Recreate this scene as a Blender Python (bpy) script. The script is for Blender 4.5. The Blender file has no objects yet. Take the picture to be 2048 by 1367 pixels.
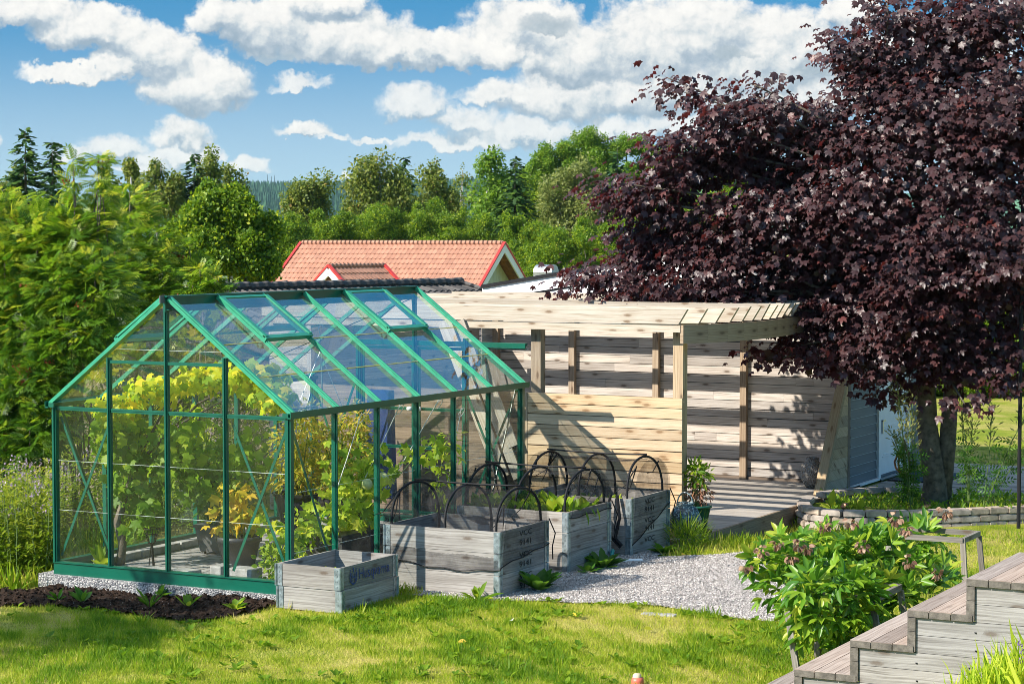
import bpy, math, random
import numpy as np
from mathutils import Vector, Matrix
PI = math.pi
SC = bpy.context.scene
COL = SC.collection
random.seed(11)

# ------------------------------------------------------------------ camera
FPX, PITCH, YAW, EYE = 4300.0, 0.04923223, 0.487067, 3.2
cy_, sy_ = math.cos(YAW), math.sin(YAW)
RV = np.array([cy_, sy_, 0.0]); FV = np.array([-sy_, cy_, 0.0]); ZV = np.array([0, 0, 1.0])
CF = FV * math.cos(PITCH) - ZV * math.sin(PITCH)
CU = FV * math.sin(PITCH) + ZV * math.cos(PITCH)
OC = np.array([0, 0, EYE])
cam = bpy.data.cameras.new('camera'); cam.sensor_width = 36.0; cam.lens = FPX / 2048 * 36
cam.clip_start = 0.5; cam.clip_end = 20000
camo = bpy.data.objects.new('camera', cam); COL.objects.link(camo)
camo.location = (0, 0, EYE); camo.rotation_euler = (PI / 2 - PITCH, 0, YAW)
SC.camera = camo

def at(px, py, z=None, D=None, X=None, Y=None):
    d = CF + RV * (px - 1024) / FPX + CU * (683.5 - py) / FPX
    if z is not None: t = (z - EYE) / d[2]
    elif D is not None: t = D
    elif X is not None: t = X / d[0]
    else: t = Y / d[1]
    return Vector(OC + d * t)
def lD(l, D, z=0.0):
    return Vector(RV * l + FV * D + ZV * z)
def to_lD(x, y):
    return x * RV[0] + y * RV[1], x * FV[0] + y * FV[1]

SC.view_settings.view_transform = 'Standard'
SC.view_settings.look = 'None'
SC.view_settings.exposure = 1.15
SC.view_settings.gamma = 1.0
SC.render.engine = 'CYCLES'
SC.cycles.max_bounces = 8; SC.cycles.diffuse_bounces = 3; SC.cycles.glossy_bounces = 3
SC.cycles.transmission_bounces = 6; SC.cycles.transparent_max_bounces = 28
SC.cycles.use_denoising = True; SC.cycles.filter_width = 0.85
SC.cycles.sample_clamp_indirect = 6.0

# ------------------------------------------------------------------ sun
SUN_AZ = math.radians(34.0); SUN_EL = math.radians(37.0)
TOSUN = Vector((-math.sin(SUN_AZ) * math.cos(SUN_EL), -math.cos(SUN_AZ) * math.cos(SUN_EL), math.sin(SUN_EL)))
sl = bpy.data.lights.new('sun', 'SUN'); sl.energy = 4.1; sl.angle = math.radians(0.5); sl.color = (1.0, 0.93, 0.82)
so = bpy.data.objects.new('sun', sl); COL.objects.link(so)
so.rotation_euler = (-TOSUN).to_track_quat('-Z', 'Y').to_euler(); so.location = (-20, -20, 30)

# ------------------------------------------------------------------ node helpers
def nd(nt, typ, ins=None, **props):
    n = nt.nodes.new(typ)
    for k, v in props.items(): setattr(n, k, v)
    for k, v in (ins or {}).items():
        if isinstance(v, bpy.types.NodeSocket): nt.links.new(v, n.inputs[k])
        else: n.inputs[k].default_value = v
    return n
def mathn(nt, op, a, b=None, c=None, clamp=False):
    ins = {0: a}
    if b is not None: ins[1] = b
    if c is not None: ins[2] = c
    return nd(nt, 'ShaderNodeMath', ins, operation=op, use_clamp=clamp).outputs[0]
def mixc(nt, f, a, b, blend='MIX'):
    n = nd(nt, 'ShaderNodeMix', None, data_type='RGBA', blend_type=blend)
    for k, v in ((0, f), (6, a), (7, b)):
        if isinstance(v, bpy.types.NodeSocket): nt.links.new(v, n.inputs[k])
        else: n.inputs[k].default_value = v if k == 0 else (tuple(v) + (1,) if len(v) == 3 else v)
    return n.outputs[2]
def ramp(nt, f, stops, interp='LINEAR'):
    n = nd(nt, 'ShaderNodeValToRGB', {0: f}); r = n.color_ramp; r.interpolation = interp
    while len(r.elements) < len(stops): r.elements.new(0.5)
    for e, (p, c) in zip(r.elements, stops):
        e.position = p; e.color = tuple(c) + (1,) if len(c) == 3 else c
    return n.outputs[0]
def gr(v): return (v, v, v)
def maprange(nt, v, a, b, c=0.0, d=1.0, smooth=True):
    return nd(nt, 'ShaderNodeMapRange', {0: v, 1: a, 2: b, 3: c, 4: d}, interpolation_type='SMOOTHSTEP' if smooth else 'LINEAR').outputs[0]
def new_mat(name):
    m = bpy.data.materials.new(name); m.use_nodes = True; nt = m.node_tree; nt.nodes.clear()
    out = nd(nt, 'ShaderNodeOutputMaterial')
    return m, nt, out
def noise(nt, vec, scale, detail=4, rough=0.55, dist=0.0):
    return nd(nt, 'ShaderNodeTexNoise', {'Vector': vec, 'Scale': scale, 'Detail': detail, 'Roughness': rough, 'Distortion': dist}).outputs[0]
def mapping(nt, vec, scale=(1, 1, 1), loc=(0, 0, 0)):
    return nd(nt, 'ShaderNodeMapping', {'Vector': vec, 'Scale': scale, 'Location': loc}).outputs[0]
def bump(nt, h, strength=0.3, dist=0.01):
    return nd(nt, 'ShaderNodeBump', {'Height': h, 'Strength': strength, 'Distance': dist}).outputs[0]
def prin(nt, out, color, rough=0.6, normal=None, metal=0.0, spec=0.5):
    b = nd(nt, 'ShaderNodeBsdfPrincipled', {'Roughness': rough, 'Metallic': metal, 'Specular IOR Level': spec})
    if isinstance(color, bpy.types.NodeSocket): nt.links.new(color, b.inputs['Base Color'])
    else: b.inputs['Base Color'].default_value = tuple(color) + (1,)
    if normal is not None: nt.links.new(normal, b.inputs['Normal'])
    nt.links.new(b.outputs[0], out.inputs[0])
    return b
def uvsock(nt, name): return nd(nt, 'ShaderNodeUVMap', None, uv_map=name).outputs[0]
def objsock(nt): return nd(nt, 'ShaderNodeTexCoord').outputs['Object']

def wood(name, light, mid, dark, knot=(0.09, 0.06, 0.04), stain=0.35, rough=0.75, knots=1.0):
    m, nt, out = new_mat(name)
    uv = uvsock(nt, 'UVMap'); rn = uvsock(nt, 'rnd')
    r1 = nd(nt, 'ShaderNodeSeparateXYZ', {0: rn}).outputs[0]
    warp = noise(nt, mapping(nt, uv, (3, 6, 1)), 1.0, 2)
    uvw = nd(nt, 'ShaderNodeVectorMath', {0: uv, 1: nd(nt, 'ShaderNodeCombineXYZ', {1: mathn(nt, 'MULTIPLY', mathn(nt, 'SUBTRACT', warp, 0.5), 0.03)}).outputs[0]}, operation='ADD').outputs[0]
    grain = noise(nt, mapping(nt, uvw, (1.6, 75, 1)), 1.0, 5, 0.65)
    broad = noise(nt, mapping(nt, uvw, (0.9, 9, 1)), 1.0, 3)
    c = ramp(nt, grain, [(0.32, dark), (0.44, mid), (0.58, light), (0.8, light)])
    c = mixc(nt, mathn(nt, 'MULTIPLY', maprange(nt, broad, 0.42, 0.72), stain), c, dark)
    c = mixc(nt, 1.0, c, ramp(nt, r1, [(0, gr(0.68)), (0.5, gr(0.98)), (1, (1.12, 1.09, 1.04))]), 'MULTIPLY')
    r2 = nd(nt, 'ShaderNodeSeparateXYZ', {0: rn}).outputs[1]
    c = mixc(nt, mathn(nt, 'MULTIPLY', r2, 0.45), c, nd(nt, 'ShaderNodeHueSaturation', {'Saturation': 0.45, 'Value': 0.86, 'Color': c}).outputs[0])      # some boards greyer than others
    # knots, one here and there along a board
    vo = nd(nt, 'ShaderNodeTexVoronoi', {'Vector': mapping(nt, uv, (3.0, 9.0, 1)), 'Scale': 1.0, 'Randomness': 0.9}, voronoi_dimensions='2D')
    kd = vo.outputs['Distance']; kc = nd(nt, 'ShaderNodeSeparateXYZ', {0: vo.outputs['Color']}).outputs[0]
    wob = mathn(nt, 'ADD', kd, mathn(nt, 'MULTIPLY', noise(nt, uv, 60, 2), 0.08))
    kf = mathn(nt, 'MULTIPLY', maprange(nt, wob, 0.23, 0.10), mathn(nt, 'LESS_THAN', kc, 0.45))
    halo = mathn(nt, 'MULTIPLY', maprange(nt, kd, 0.46, 0.12), mathn(nt, 'LESS_THAN', kc, 0.45))
    c = mixc(nt, mathn(nt, 'MULTIPLY', halo, 0.35 * knots), c, dark)
    c = mixc(nt, mathn(nt, 'MULTIPLY', kf, 0.8 * knots), c, knot)
    dirt = noise(nt, objsock(nt), 1.7, 5, 0.7)
    c = mixc(nt, mathn(nt, 'MULTIPLY', maprange(nt, dirt, 0.55, 0.8), 0.25), c, dark)
    prin(nt, out, c, rough, bump(nt, grain, 0.35, 0.004), spec=0.25)
    return m

def simple(name, col, rough=0.6, var=0.12, scale=6.0, metal=0.0, spec=0.5, bumps=0.0):
    m, nt, out = new_mat(name)
    o = objsock(nt); n = noise(nt, o, scale, 5, 0.6)
    c = mixc(nt, 1.0, tuple(col), ramp(nt, n, [(0.3, gr(1 - var * 2)), (0.7, gr(1 + var))]), 'MULTIPLY')
    nrm = bump(nt, noise(nt, o, scale * 8, 4), bumps, 0.01) if bumps else None
    prin(nt, out, c, rough, nrm, metal, spec)
    return m

def leafmat(name, stops, trans=0.38, rough=0.5, spec=0.35, tcol=None):
    m, nt, out = new_mat(name)
    r = nd(nt, 'ShaderNodeSeparateXYZ', {0: uvsock(nt, 'rnd')})
    c = ramp(nt, r.outputs[0], stops)
    b = nd(nt, 'ShaderNodeBsdfPrincipled', {'Base Color': c, 'Roughness': rough, 'Specular IOR Level': spec})
    tc = mixc(nt, 0.6, c, tcol, 'MIX') if tcol else c
    tc = mixc(nt, 1.0, tc, gr(1.6), 'MULTIPLY')
    t = nd(nt, 'ShaderNodeBsdfTranslucent', {'Color': tc})
    mx = nd(nt, 'ShaderNodeMixShader', {0: trans, 1: b.outputs[0], 2: t.outputs[0]})
    nt.links.new(mx.outputs[0], out.inputs[0])
    return m

def glass(name, tint, refl=1.0, dirt=0.05, ior=1.5):
    m, nt, out = new_mat(name)
    ge = nd(nt, 'ShaderNodeNewGeometry')
    cs = mathn(nt, 'ABSOLUTE', nd(nt, 'ShaderNodeVectorMath', {0: ge.outputs['Normal'], 1: ge.outputs['Incoming']}, operation='DOT_PRODUCT').outputs['Value'])
    fr = mathn(nt, 'MULTIPLY_ADD', mathn(nt, 'POWER', mathn(nt, 'SUBTRACT', 1.0, cs), 5.0), 0.96, 0.04)   # reflection grows towards grazing view
    gl = nd(nt, 'ShaderNodeBsdfGlossy', {'Roughness': 0.015, 'Color': (1, 1, 1, 1)})
    tr = nd(nt, 'ShaderNodeBsdfTransparent', {'Color': tuple(tint) + (1,)})
    mx = nd(nt, 'ShaderNodeMixShader', {0: mathn(nt, 'MULTIPLY', fr, refl, clamp=True), 1: tr.outputs[0], 2: gl.outputs[0]})
    df = nd(nt, 'ShaderNodeBsdfDiffuse', {'Color': (0.6, 0.64, 0.6, 1)})
    o = objsock(nt)
    dn = maprange(nt, noise(nt, o, 2.3, 6, 0.7), 0.42, 0.78)
    m2 = nd(nt, 'ShaderNodeMixShader', {0: mathn(nt, 'MULTIPLY_ADD', dn, dirt, dirt * 0.35), 1: mx.outputs[0], 2: df.outputs[0]})
    nt.links.new(m2.outputs[0], out.inputs[0])
    return m

# ------------------------------------------------------------------ mesh helpers
class MB:
    def __init__(s): s.v = []; s.f = []; s.uv = []; s.rn = []; s.mi = []
    def face(s, idx, uvs, rnd, mi=0):
        s.f.append(idx); s.uv.extend(uvs); s.rn.extend([rnd] * len(idx)); s.mi.append(mi)
    def hexa(s, c8, mi=0, rnd=None):
        """8 corners: bottom 0-3 counter-clockwise, top 4-7; edge 0-1 is the long (grain) axis by measure"""
        b = len(s.v); c8 = [Vector(c) for c in c8]; s.v.extend(c8)
        rnd = rnd or (random.random(), random.random())
        e = [(c8[1] - c8[0]), (c8[3] - c8[0]), (c8[4] - c8[0])]
        L = [x.length for x in e]; la = L.index(max(L)); ax = [x.normalized() if x.length > 0 else Vector((1, 0, 0)) for x in e]
        ou, ov = rnd[0] * 37, rnd[1] * 23
        for q, n in (((0, 3, 2, 1), 2), ((4, 5, 6, 7), 2), ((0, 1, 5, 4), 1), ((2, 3, 7, 6), 1), ((1, 2, 6, 5), 0), ((3, 0, 4, 7), 0)):
            oth = [i for i in range(3) if i != n]
            ua = la if la in oth else oth[0]; va = [i for i in oth if i != ua][0]
            uvs = [((c8[i] - c8[0]).dot(ax[ua]) + ou, (c8[i] - c8[0]).dot(ax[va]) + ov + n * 0.37) for i in q]
            s.face([b + i for i in q], uvs, rnd, mi)
    def box(s, x0, x1, y0, y1, z0, z1, mi=0, rnd=None):
        s.hexa([(x0, y0, z0), (x1, y0, z0), (x1, y1, z0), (x0, y1, z0), (x0, y0, z1), (x1, y0, z1), (x1, y1, z1), (x0, y1, z1)], mi, rnd)
    def beam(s, p0, p1, w, h, up=(0, 0, 1), mi=0, rnd=None, off=(0, 0)):
        p0 = Vector(p0); p1 = Vector(p1); d = (p1 - p0).normalized(); up = Vector(up)
        sd = d.cross(up)
        if sd.length < 1e-5: sd = d.cross(Vector((1, 0, 0)))
        sd.normalize(); u = sd.cross(d).normalized()
        o = sd * off[0] + u * off[1]
        a, b = sd * w / 2, u * h / 2
        s.hexa([p0 + a - b + o, p1 + a - b + o, p1 - a - b + o, p0 - a - b + o, p0 + a + b + o, p1 + a + b + o, p1 - a + b + o, p0 - a + b + o], mi, rnd)
    def tube(s, pts, rad, n=8, mi=0, closed=False, caps=True):
        pts = [Vector(p) for p in pts]
        if not hasattr(rad, '__len__'): rad = [rad] * len(pts)
        base = len(s.v); rnd = (random.random(), random.random()); N = len(pts); dist = 0.0
        ref = None; ds = []
        for i, p in enumerate(pts):
            if closed: d = (pts[(i + 1) % N] - pts[i - 1])
            else: d = pts[min(i + 1, N - 1)] - pts[max(i - 1, 0)]
            d = d.normalized() if d.length > 1e-9 else Vector((0, 0, 1))
            if ref is None:
                ref = d.orthogonal().normalized()
            ref = (ref - d * ref.dot(d)); ref = ref.normalized() if ref.length > 1e-6 else d.orthogonal().normalized()
            bi = d.cross(ref)
            if i: dist += (p - pts[i - 1]).length
            ds.append(dist)
            for k in range(n):
                a = 2 * PI * k / n
                s.v.append(p + (ref * math.cos(a) + bi * math.sin(a)) * rad[i])
        for i in range(N if closed else N - 1):
            j = (i + 1) % N
            for k in range(n):
                k2 = (k + 1) % n
                uu = [(ds[i], k / n), (ds[i], (k + 1) / n), (ds[j] if j else dist + 0.1, (k + 1) / n), (ds[j] if j else dist + 0.1, k / n)]
                s.face([base + i * n + k, base + i * n + k2, base + j * n + k2, base + j * n + k], uu, rnd, mi)
        if caps and not closed:
            s.face([base + k for k in reversed(range(n))], [(0.1 * k, 0) for k in range(n)], rnd, mi)
            s.face([base + (N - 1) * n + k for k in range(n)], [(0.1 * k, 0) for k in range(n)], rnd, mi)
    def lathe(s, c, prof, n=24, mi=0, flute=0.0, nf=12):
        c = Vector(c); base = len(s.v); rnd = (random.random(), random.random())
        for r, z in prof:
            for k in range(n):
                a = 2 * PI * k / n; rr = r * (1 + flute * math.cos(nf * a))
                s.v.append(c + Vector((rr * math.cos(a), rr * math.sin(a), z)))
        for i in range(len(prof) - 1):
            for k in range(n):
                k2 = (k + 1) % n
                s.face([base + i * n + k, base + i * n + k2, base + (i + 1) * n + k2, base + (i + 1) * n + k],
                       [(k / n, prof[i][1]), ((k + 1) / n, prof[i][1]), ((k + 1) / n, prof[i + 1][1]), (k / n, prof[i + 1][1])], rnd, mi)
    def prism(s, poly, vec, mi=0):
        """closed polygon (3-D points) extruded along vec"""
        poly = [Vector(p) for p in poly]; vec = Vector(vec); b = len(s.v); n = len(poly); rnd = (random.random(), random.random())
        s.v.extend(poly); s.v.extend([p + vec for p in poly])
        def uvp(p): return (p.x + p.y + rnd[0] * 9, p.z + rnd[1] * 9)
        s.face([b + i for i in range(n)][::-1], [uvp(p) for p in poly[::-1]], rnd, mi)
        s.face([b + n + i for i in range(n)], [uvp(p) for p in poly], rnd, mi)
        for i in range(n):
            j = (i + 1) % n
            s.face([b + i, b + j, b + n + j, b + n + i], [(0, 0), ((poly[j] - poly[i]).length, 0), ((poly[j] - poly[i]).length, vec.length), (0, vec.length)], rnd, mi)
    def build(s, name, mats, parent=None, smooth=False, fixn=True):
        me = bpy.data.meshes.new(name)
        me.from_pydata([tuple(v) for v in s.v], [], s.f)
        uvl = me.uv_layers.new(name='UVMap'); uvl.data.foreach_set('uv', [c for u in s.uv for c in u])
        rl = me.uv_layers.new(name='rnd'); rl.data.foreach_set('uv', [c for u in s.rn for c in u])
        if not isinstance(mats, (list, tuple)): mats = [mats]
        for m in mats: me.materials.append(m)
        if len(mats) > 1: me.polygons.foreach_set('material_index', s.mi)
        if smooth: me.polygons.foreach_set('use_smooth', [True] * len(s.f))
        me.update()
        if fixn:
            import bmesh
            bm = bmesh.new(); bm.from_mesh(me); bmesh.ops.recalc_face_normals(bm, faces=bm.faces); bm.to_mesh(me); bm.free()
        o = bpy.data.objects.new(name, me); COL.objects.link(o)
        if parent is not None: attach(o, parent)
        return o
def attach(o, parent):
    o.parent = parent
    o.matrix_parent_inverse = Matrix.Translation(parent.location).inverted()
def thing(name, label, cat, loc=(0, 0, 0), group=None):
    o = bpy.data.objects.new(name, None); o.empty_display_size = 0.2; COL.objects.link(o); o.location = loc
    return tag(o, label, cat, group)
def tag(o, label=None, cat=None, group=None, kind=None):
    if label: o['label'] = label
    if cat: o['category'] = cat
    if group: o['group'] = group
    if kind: o['kind'] = kind
    return o

# leaf templates: (verts[k,3], faces)   x across, y towards tip, z along normal
def t_oval(w=0.32, fold=0.08):
    v = [(0, 0, 0), (w, 0.35, fold), (w * 0.8, 0.7, fold), (0, 1, -0.06), (-w * 0.8, 0.7, fold), (-w, 0.35, fold)]
    return np.array(v), [(0, 1, 2, 3), (0, 3, 4, 5)]
def t_palm(notch=0.45, lobes=5, sharp=1.0, cup=0.10):
    """palmate leaf: lobed outline, fan about the centre"""
    v = [(0, 0.38, 0.0)]; n = lobes; out = []
    out.append((0.0, 0.06, 0.0))
    for i in range(n):
        a = math.radians(-125 + 250 * i / (n - 1))
        L = (0.62 - 0.10 * abs(i - (n - 1) / 2) / ((n - 1) / 2) * 1.1) * sharp
        for da, r in ((-0.16, L * 0.80), (0.0, L), (0.16, L * 0.80)):
            out.append((math.sin(a + da) * r, 0.38 + math.cos(a + da) * r, -cup * r * 1.6))
        if i < n - 1:
            a2 = math.radians(-125 + 250 * (i + 0.5) / (n - 1))
            out.append((math.sin(a2) * notch * 0.6, 0.38 + math.cos(a2) * notch * 0.6, 0.03))
    v += out; m = len(out)
    return np.array(v), [(0, 1 + (i + 1) % m, 1 + i) for i in range(m)]
def t_pinnate(pairs=6, w=0.055, L=0.30):
    v = []; f = []
    def leaflet(bx, by, dx, dy, l, w):
        n = len(v); px, py = -dy, dx
        v.extend([(bx, by, 0), (bx + dx * l * .5 + px * w, by + dy * l * .5 + py * w, 0.02), (bx + dx * l, by + dy * l, -0.02), (bx + dx * l * .5 - px * w, by + dy * l * .5 - py * w, 0.02)])
        f.append((n, n + 1, n + 2, n + 3))
    for i in range(pairs):
        y = 0.18 + 0.72 * i / pairs; l = L * (0.75 + 0.5 * math.sin(PI * (i + 1) / (pairs + 1)))
        for s in (-1, 1): leaflet(0, y, s * 0.83, 0.55, l, w)
    leaflet(0, 0.78, 0, 1, L * 0.9, w)
    n = len(v); v.extend([(-0.008, 0, 0), (0.008, 0, 0), (0.004, 0.9, 0), (-0.004, 0.9, 0)]); f.append((n, n + 1, n + 2, n + 3))
    a = np.array(v); a[:, 2] -= 0.18 * a[:, 1] ** 2
    return a, f
def t_trio(w=0.15):
    v = []; f = []
    for ang, l in ((0, 1.0), (0.75, 0.85), (-0.75, 0.85)):
        d = np.array([math.sin(ang), math.cos(ang), 0]); p = np.array([d[1], -d[0], 0]); n = len(v)
        for t, ww, z in ((0, 0, 0), (0.4, w, 0.05), (0.72, w * 0.75, 0.02), (1.0, 0, -0.12), (0.72, -w * 0.75, 0.02), (0.4, -w, 0.05)):
            q = d * t * l + p * ww; v.append((q[0], q[1], z))
        f += [(n, n + 1, n + 2, n + 3), (n, n + 3, n + 4, n + 5)]
    return np.array(v), f
def t_needles():
    v = [(-0.05, 0, 0), (0.05, 0, 0), (0.30, 0.45, -0.05), (0.16, 0.5, 0), (0.24, 0.75, -0.06), (0, 1.0, -0.1), (-0.24, 0.75, -0.06), (-0.16, 0.5, 0), (-0.30, 0.45, -0.05)]
    return np.array(v), [(0, 1, 2, 3), (0, 3, 7, 8), (3, 4, 5, 6), (3, 6, 7)]
def t_clump(n=5, seed=1):
    r = np.random.default_rng(seed); v = []; f = []
    for i in range(n):
        c = r.normal(0, 0.34, 3); d = r.normal(0, 1, 3); d /= np.linalg.norm(d); e = np.cross(d, r.normal(0, 1, 3)); e /= np.linalg.norm(e); k = len(v)
        for a, b in ((-.28, 0), (0, .2), (.28, 0), (0, -.2)): v.append(c + d * a + e * b)
        f.append((k, k + 1, k + 2, k + 3))
    return np.array(v), f

def norm(a): return a / np.maximum(np.linalg.norm(a, axis=-1, keepdims=True), 1e-9)
def scatter(name, tpl, pos, tip, nrm, size, mat, parent=None, rnd=None, seed=0, smooth=False, groups=None):
    tv, tf = tpl; n = len(pos); k = len(tv); r = np.random.default_rng(seed)
    tip = norm(np.asarray(tip, float)); nrm = np.asarray(nrm, float)
    x = norm(np.cross(tip, nrm)); z = np.cross(x, tip)
    size = np.broadcast_to(np.asarray(size, float), (n,))
    M = np.stack([x, tip, z], axis=2)                          # n,3,3 columns
    V = np.einsum('nij,kj->nki', M, tv) * size[:, None, None] + np.asarray(pos)[:, None, :]
    if rnd is None: rnd = r.random(n)
    lens = np.array([len(q) for q in tf]); flat = np.concatenate([np.array(q) for q in tf]); nl = len(flat)
    loops = (np.arange(n)[:, None] * k + flat[None, :]).ravel()
    tot = np.tile(lens, n); starts = np.concatenate([[0], np.cumsum(tot)[:-1]])
    me = bpy.data.meshes.new(name)
    me.vertices.add(n * k); me.vertices.foreach_set('co', V.astype(np.float32).ravel())
    me.loops.add(n * nl); me.loops.foreach_set('vertex_index', loops.astype(np.int32))
    me.polygons.add(len(tot)); me.polygons.foreach_set('loop_start', starts.astype(np.int32))
    me.update(calc_edges=True)
    rl = me.uv_layers.new(name='rnd'); rr = np.repeat(rnd, nl)
    rl.data.foreach_set('uv', np.stack([rr, np.repeat(r.random(n), nl)], 1).astype(np.float32).ravel())
    me.materials.append(mat)
    if smooth: me.polygons.foreach_set('use_smooth', np.ones(len(tot), bool))
    o = bpy.data.objects.new(name, me); COL.objects.link(o)
    if parent is not None: attach(o, parent)
    return o
def randdir(r, n, up=0.0):
    d = r.normal(0, 1, (n, 3)); d[:, 2] += up
    return norm(d)

# ------------------------------------------------------------------ terrain height
def sst(a, b, x):
    t = np.clip((x - a) / (b - a), 0, 1); return t * t * (3 - 2 * t)
def ground_h(x, y):
    l, D = to_lD(np.asarray(x, float), np.asarray(y, float))
    h = -3.2 * sst(27, 50, D) * (1 - sst(3.2, 5.2, l) * (1 - sst(60, 90, D)))
    h = h - 0.9 * sst(20.5, 27, D) * (1 - sst(-5.2, -3.6, l))
    h = h - 0.26 * np.exp(-((l - 2.7) / 1.1) ** 2 - ((D - 24.2) / 1.3) ** 2)
    h = h + 0.30 * sst(1.7, 4.2, l) * (1 - sst(15, 19, D)) + 1.1 * sst(2.6, 4.6, l) * (1 - sst(11.5, 14.5, D))
    h = h - 0.09 * sst(3.0, 4.4, l) * sst(18, 20, D) * (1 - sst(25.5, 27, D))
    h = h - 0.075 * (1 - sst(-3.4, -2.2, l)) * 1.0 * sst(16.9, 17.7, D) * (1 - sst(20.5, 22, D))
    h = h + 0.012 * np.sin(l * 3.1 + 1) * np.sin(D * 2.3)
    return h + 0.25 * sst(90, 400, D) * 0
def gpos(px, py):
    p = at(px, py, z=0.0)
    for _ in range(8): p = at(px, py, z=float(ground_h(p.x, p.y)))
    return p
# ------------------------------------------------------------------ world: blue sky with cumulus
W = bpy.data.worlds.new('World'); SC.world = W; W.use_nodes = True
nt = W.node_tree; nt.nodes.clear()
SKY_S = 0.15
gen = nd(nt, 'ShaderNodeTexCoord').outputs['Generated']
rot = nd(nt, 'ShaderNodeVectorRotate', {'Vector': gen, 'Angle': -YAW}, rotation_type='Z_AXIS').outputs[0]
sep = nd(nt, 'ShaderNodeSeparateXYZ', {0: rot})
az = mathn(nt, 'ARCTAN2', sep.outputs[0], sep.outputs[1])
el = mathn(nt, 'ARCSINE', sep.outputs[2])
U = mathn(nt, 'MULTIPLY', az, 43.0); Vv = mathn(nt, 'MULTIPLY', el, 43.0)      # hundredths of the photograph's pixels
cvec = nd(nt, 'ShaderNodeCombineXYZ', {0: U, 1: Vv}).outputs[0]
# clear sky: look up the physical sky a little higher than the true elevation (very clean northern air)
el2 = mathn(nt, 'MULTIPLY_ADD', mathn(nt, 'MAXIMUM', el, 0.0), 2.1, 0.16)
el2 = mathn(nt, 'MINIMUM', el2, mathn(nt, 'MAXIMUM', el, 0.62))
ce, se = mathn(nt, 'COSINE', el2), mathn(nt, 'SINE', el2)
gs = nd(nt, 'ShaderNodeSeparateXYZ', {0: gen})
az0 = mathn(nt, 'ARCTAN2', gs.outputs[0], gs.outputs[1])
sv = nd(nt, 'ShaderNodeCombineXYZ', {0: mathn(nt, 'MULTIPLY', mathn(nt, 'SINE', az0), ce), 1: mathn(nt, 'MULTIPLY', mathn(nt, 'COSINE', az0), ce), 2: se}).outputs[0]
sky = nd(nt, 'ShaderNodeTexSky', {'Vector': sv}, sky_type='NISHITA', sun_disc=False, sun_elevation=SUN_EL,
         sun_rotation=math.atan2(TOSUN.x, TOSUN.y), altitude=100, air_density=1.0, dust_density=0.25, ozone_density=2.2)
sat = mathn(nt, 'MULTIPLY', maprange(nt, el, 0.03, 0.13, 1.08, 1.40), maprange(nt, el, 0.50, 0.95, 1.0, 0.22))
skyc = nd(nt, 'ShaderNodeHueSaturation', {'Hue': 0.484, 'Saturation': sat, 'Value': maprange(nt, el, 0.10, 0.5, 0.50, 1.0), 'Color': sky.outputs[0]}).outputs[0]
skyc = mixc(nt, maprange(nt, el, 0.10, -0.01, 0.0, 0.62), skyc, tuple(v * 0.40 / SKY_S for v in (0.72, 0.86, 0.94)))
LAYERS = [   # (px, py, rx, ry) in the photograph, far to near
 [(830,215,75,40),(935,245,80,34),(1050,272,180,36),(910,285,130,24),(1230,268,150,36),(1420,262,170,30),(665,272,34,10),(745,277,60,9),(160,308,40,12),(350,322,90,30),(495,338,60,22),(420,308,40,20),(240,300,70,34),(300,340,80,14),(690,358,14,14),(600,176,60,22),(-10,290,34,50)],
 [(1160,205,200,70),(1000,195,90,34),(1300,195,170,85),(1480,200,150,85),(1640,200,140,70),(372,278,66,46),(610,262,55,22)],
 [(1050,75,140,75),(1150,130,130,85),(1290,110,130,105),(1410,85,120,100),(1540,130,150,110),(1690,45,62,56),(1850,120,160,70),(2050,60,120,60)],
 [(910,118,150,46),(700,95,150,70),(800,112,140,50),(640,15,110,45),(560,70,130,75),(455,50,75,55),(60,40,100,55),(190,80,120,62),(160,160,100,24),(240,150,50,45),(325,125,90,70),(405,185,120,80)],
 [(1462,122,46,16),(1095,62,62,26),(1640,148,60,20),(560,120,40,14)]]
def shifted(v, dx, dy): return nd(nt, 'ShaderNodeVectorMath', {0: v, 1: (dx, dy, 0)}, operation='ADD').outputs[0]
def blob_field(vec, CL):
    s = nd(nt, 'ShaderNodeSeparateXYZ', {0: vec}); x, y = s.outputs[0], s.outputs[1]
    acc = None
    for cx, cy, rx, ry in CL:
        u = (cx - 1024) / 100.0; v = (471.6 - cy) / 100.0
        dx = mathn(nt, 'MULTIPLY_ADD', x, 100.0 / rx, -u * 100.0 / rx); dy = mathn(nt, 'MULTIPLY_ADD', y, 100.0 / ry, -v * 100.0 / ry); dy = mathn(nt, 'MAXIMUM', dy, mathn(nt, 'MULTIPLY', dy, -1.75))      # flat undersides
        q = mathn(nt, 'MULTIPLY_ADD', dx, dx, mathn(nt, 'MULTIPLY', dy, dy))
        acc = q if acc is None else mathn(nt, 'SMOOTH_MIN', acc, q, 0.30)
    return mathn(nt, 'MAXIMUM', mathn(nt, 'SUBTRACT', 1.0, acc), -2.5)
wn = nd(nt, 'ShaderNodeTexNoise', {'Vector': cvec, 'Scale': 1.7, 'Detail': 5, 'Roughness': 0.6}).outputs['Color']
wv = nd(nt, 'ShaderNodeVectorMath', {0: nd(nt, 'ShaderNodeVectorMath', {0: wn, 1: (0.5, 0.5, 0.5)}, operation='SUBTRACT').outputs[0], 'Scale': 0.9}, operation='SCALE').outputs[0]
pw = nd(nt, 'ShaderNodeVectorMath', {0: cvec, 1: wv}, operation='ADD').outputs[0]      # ragged outlines
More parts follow.
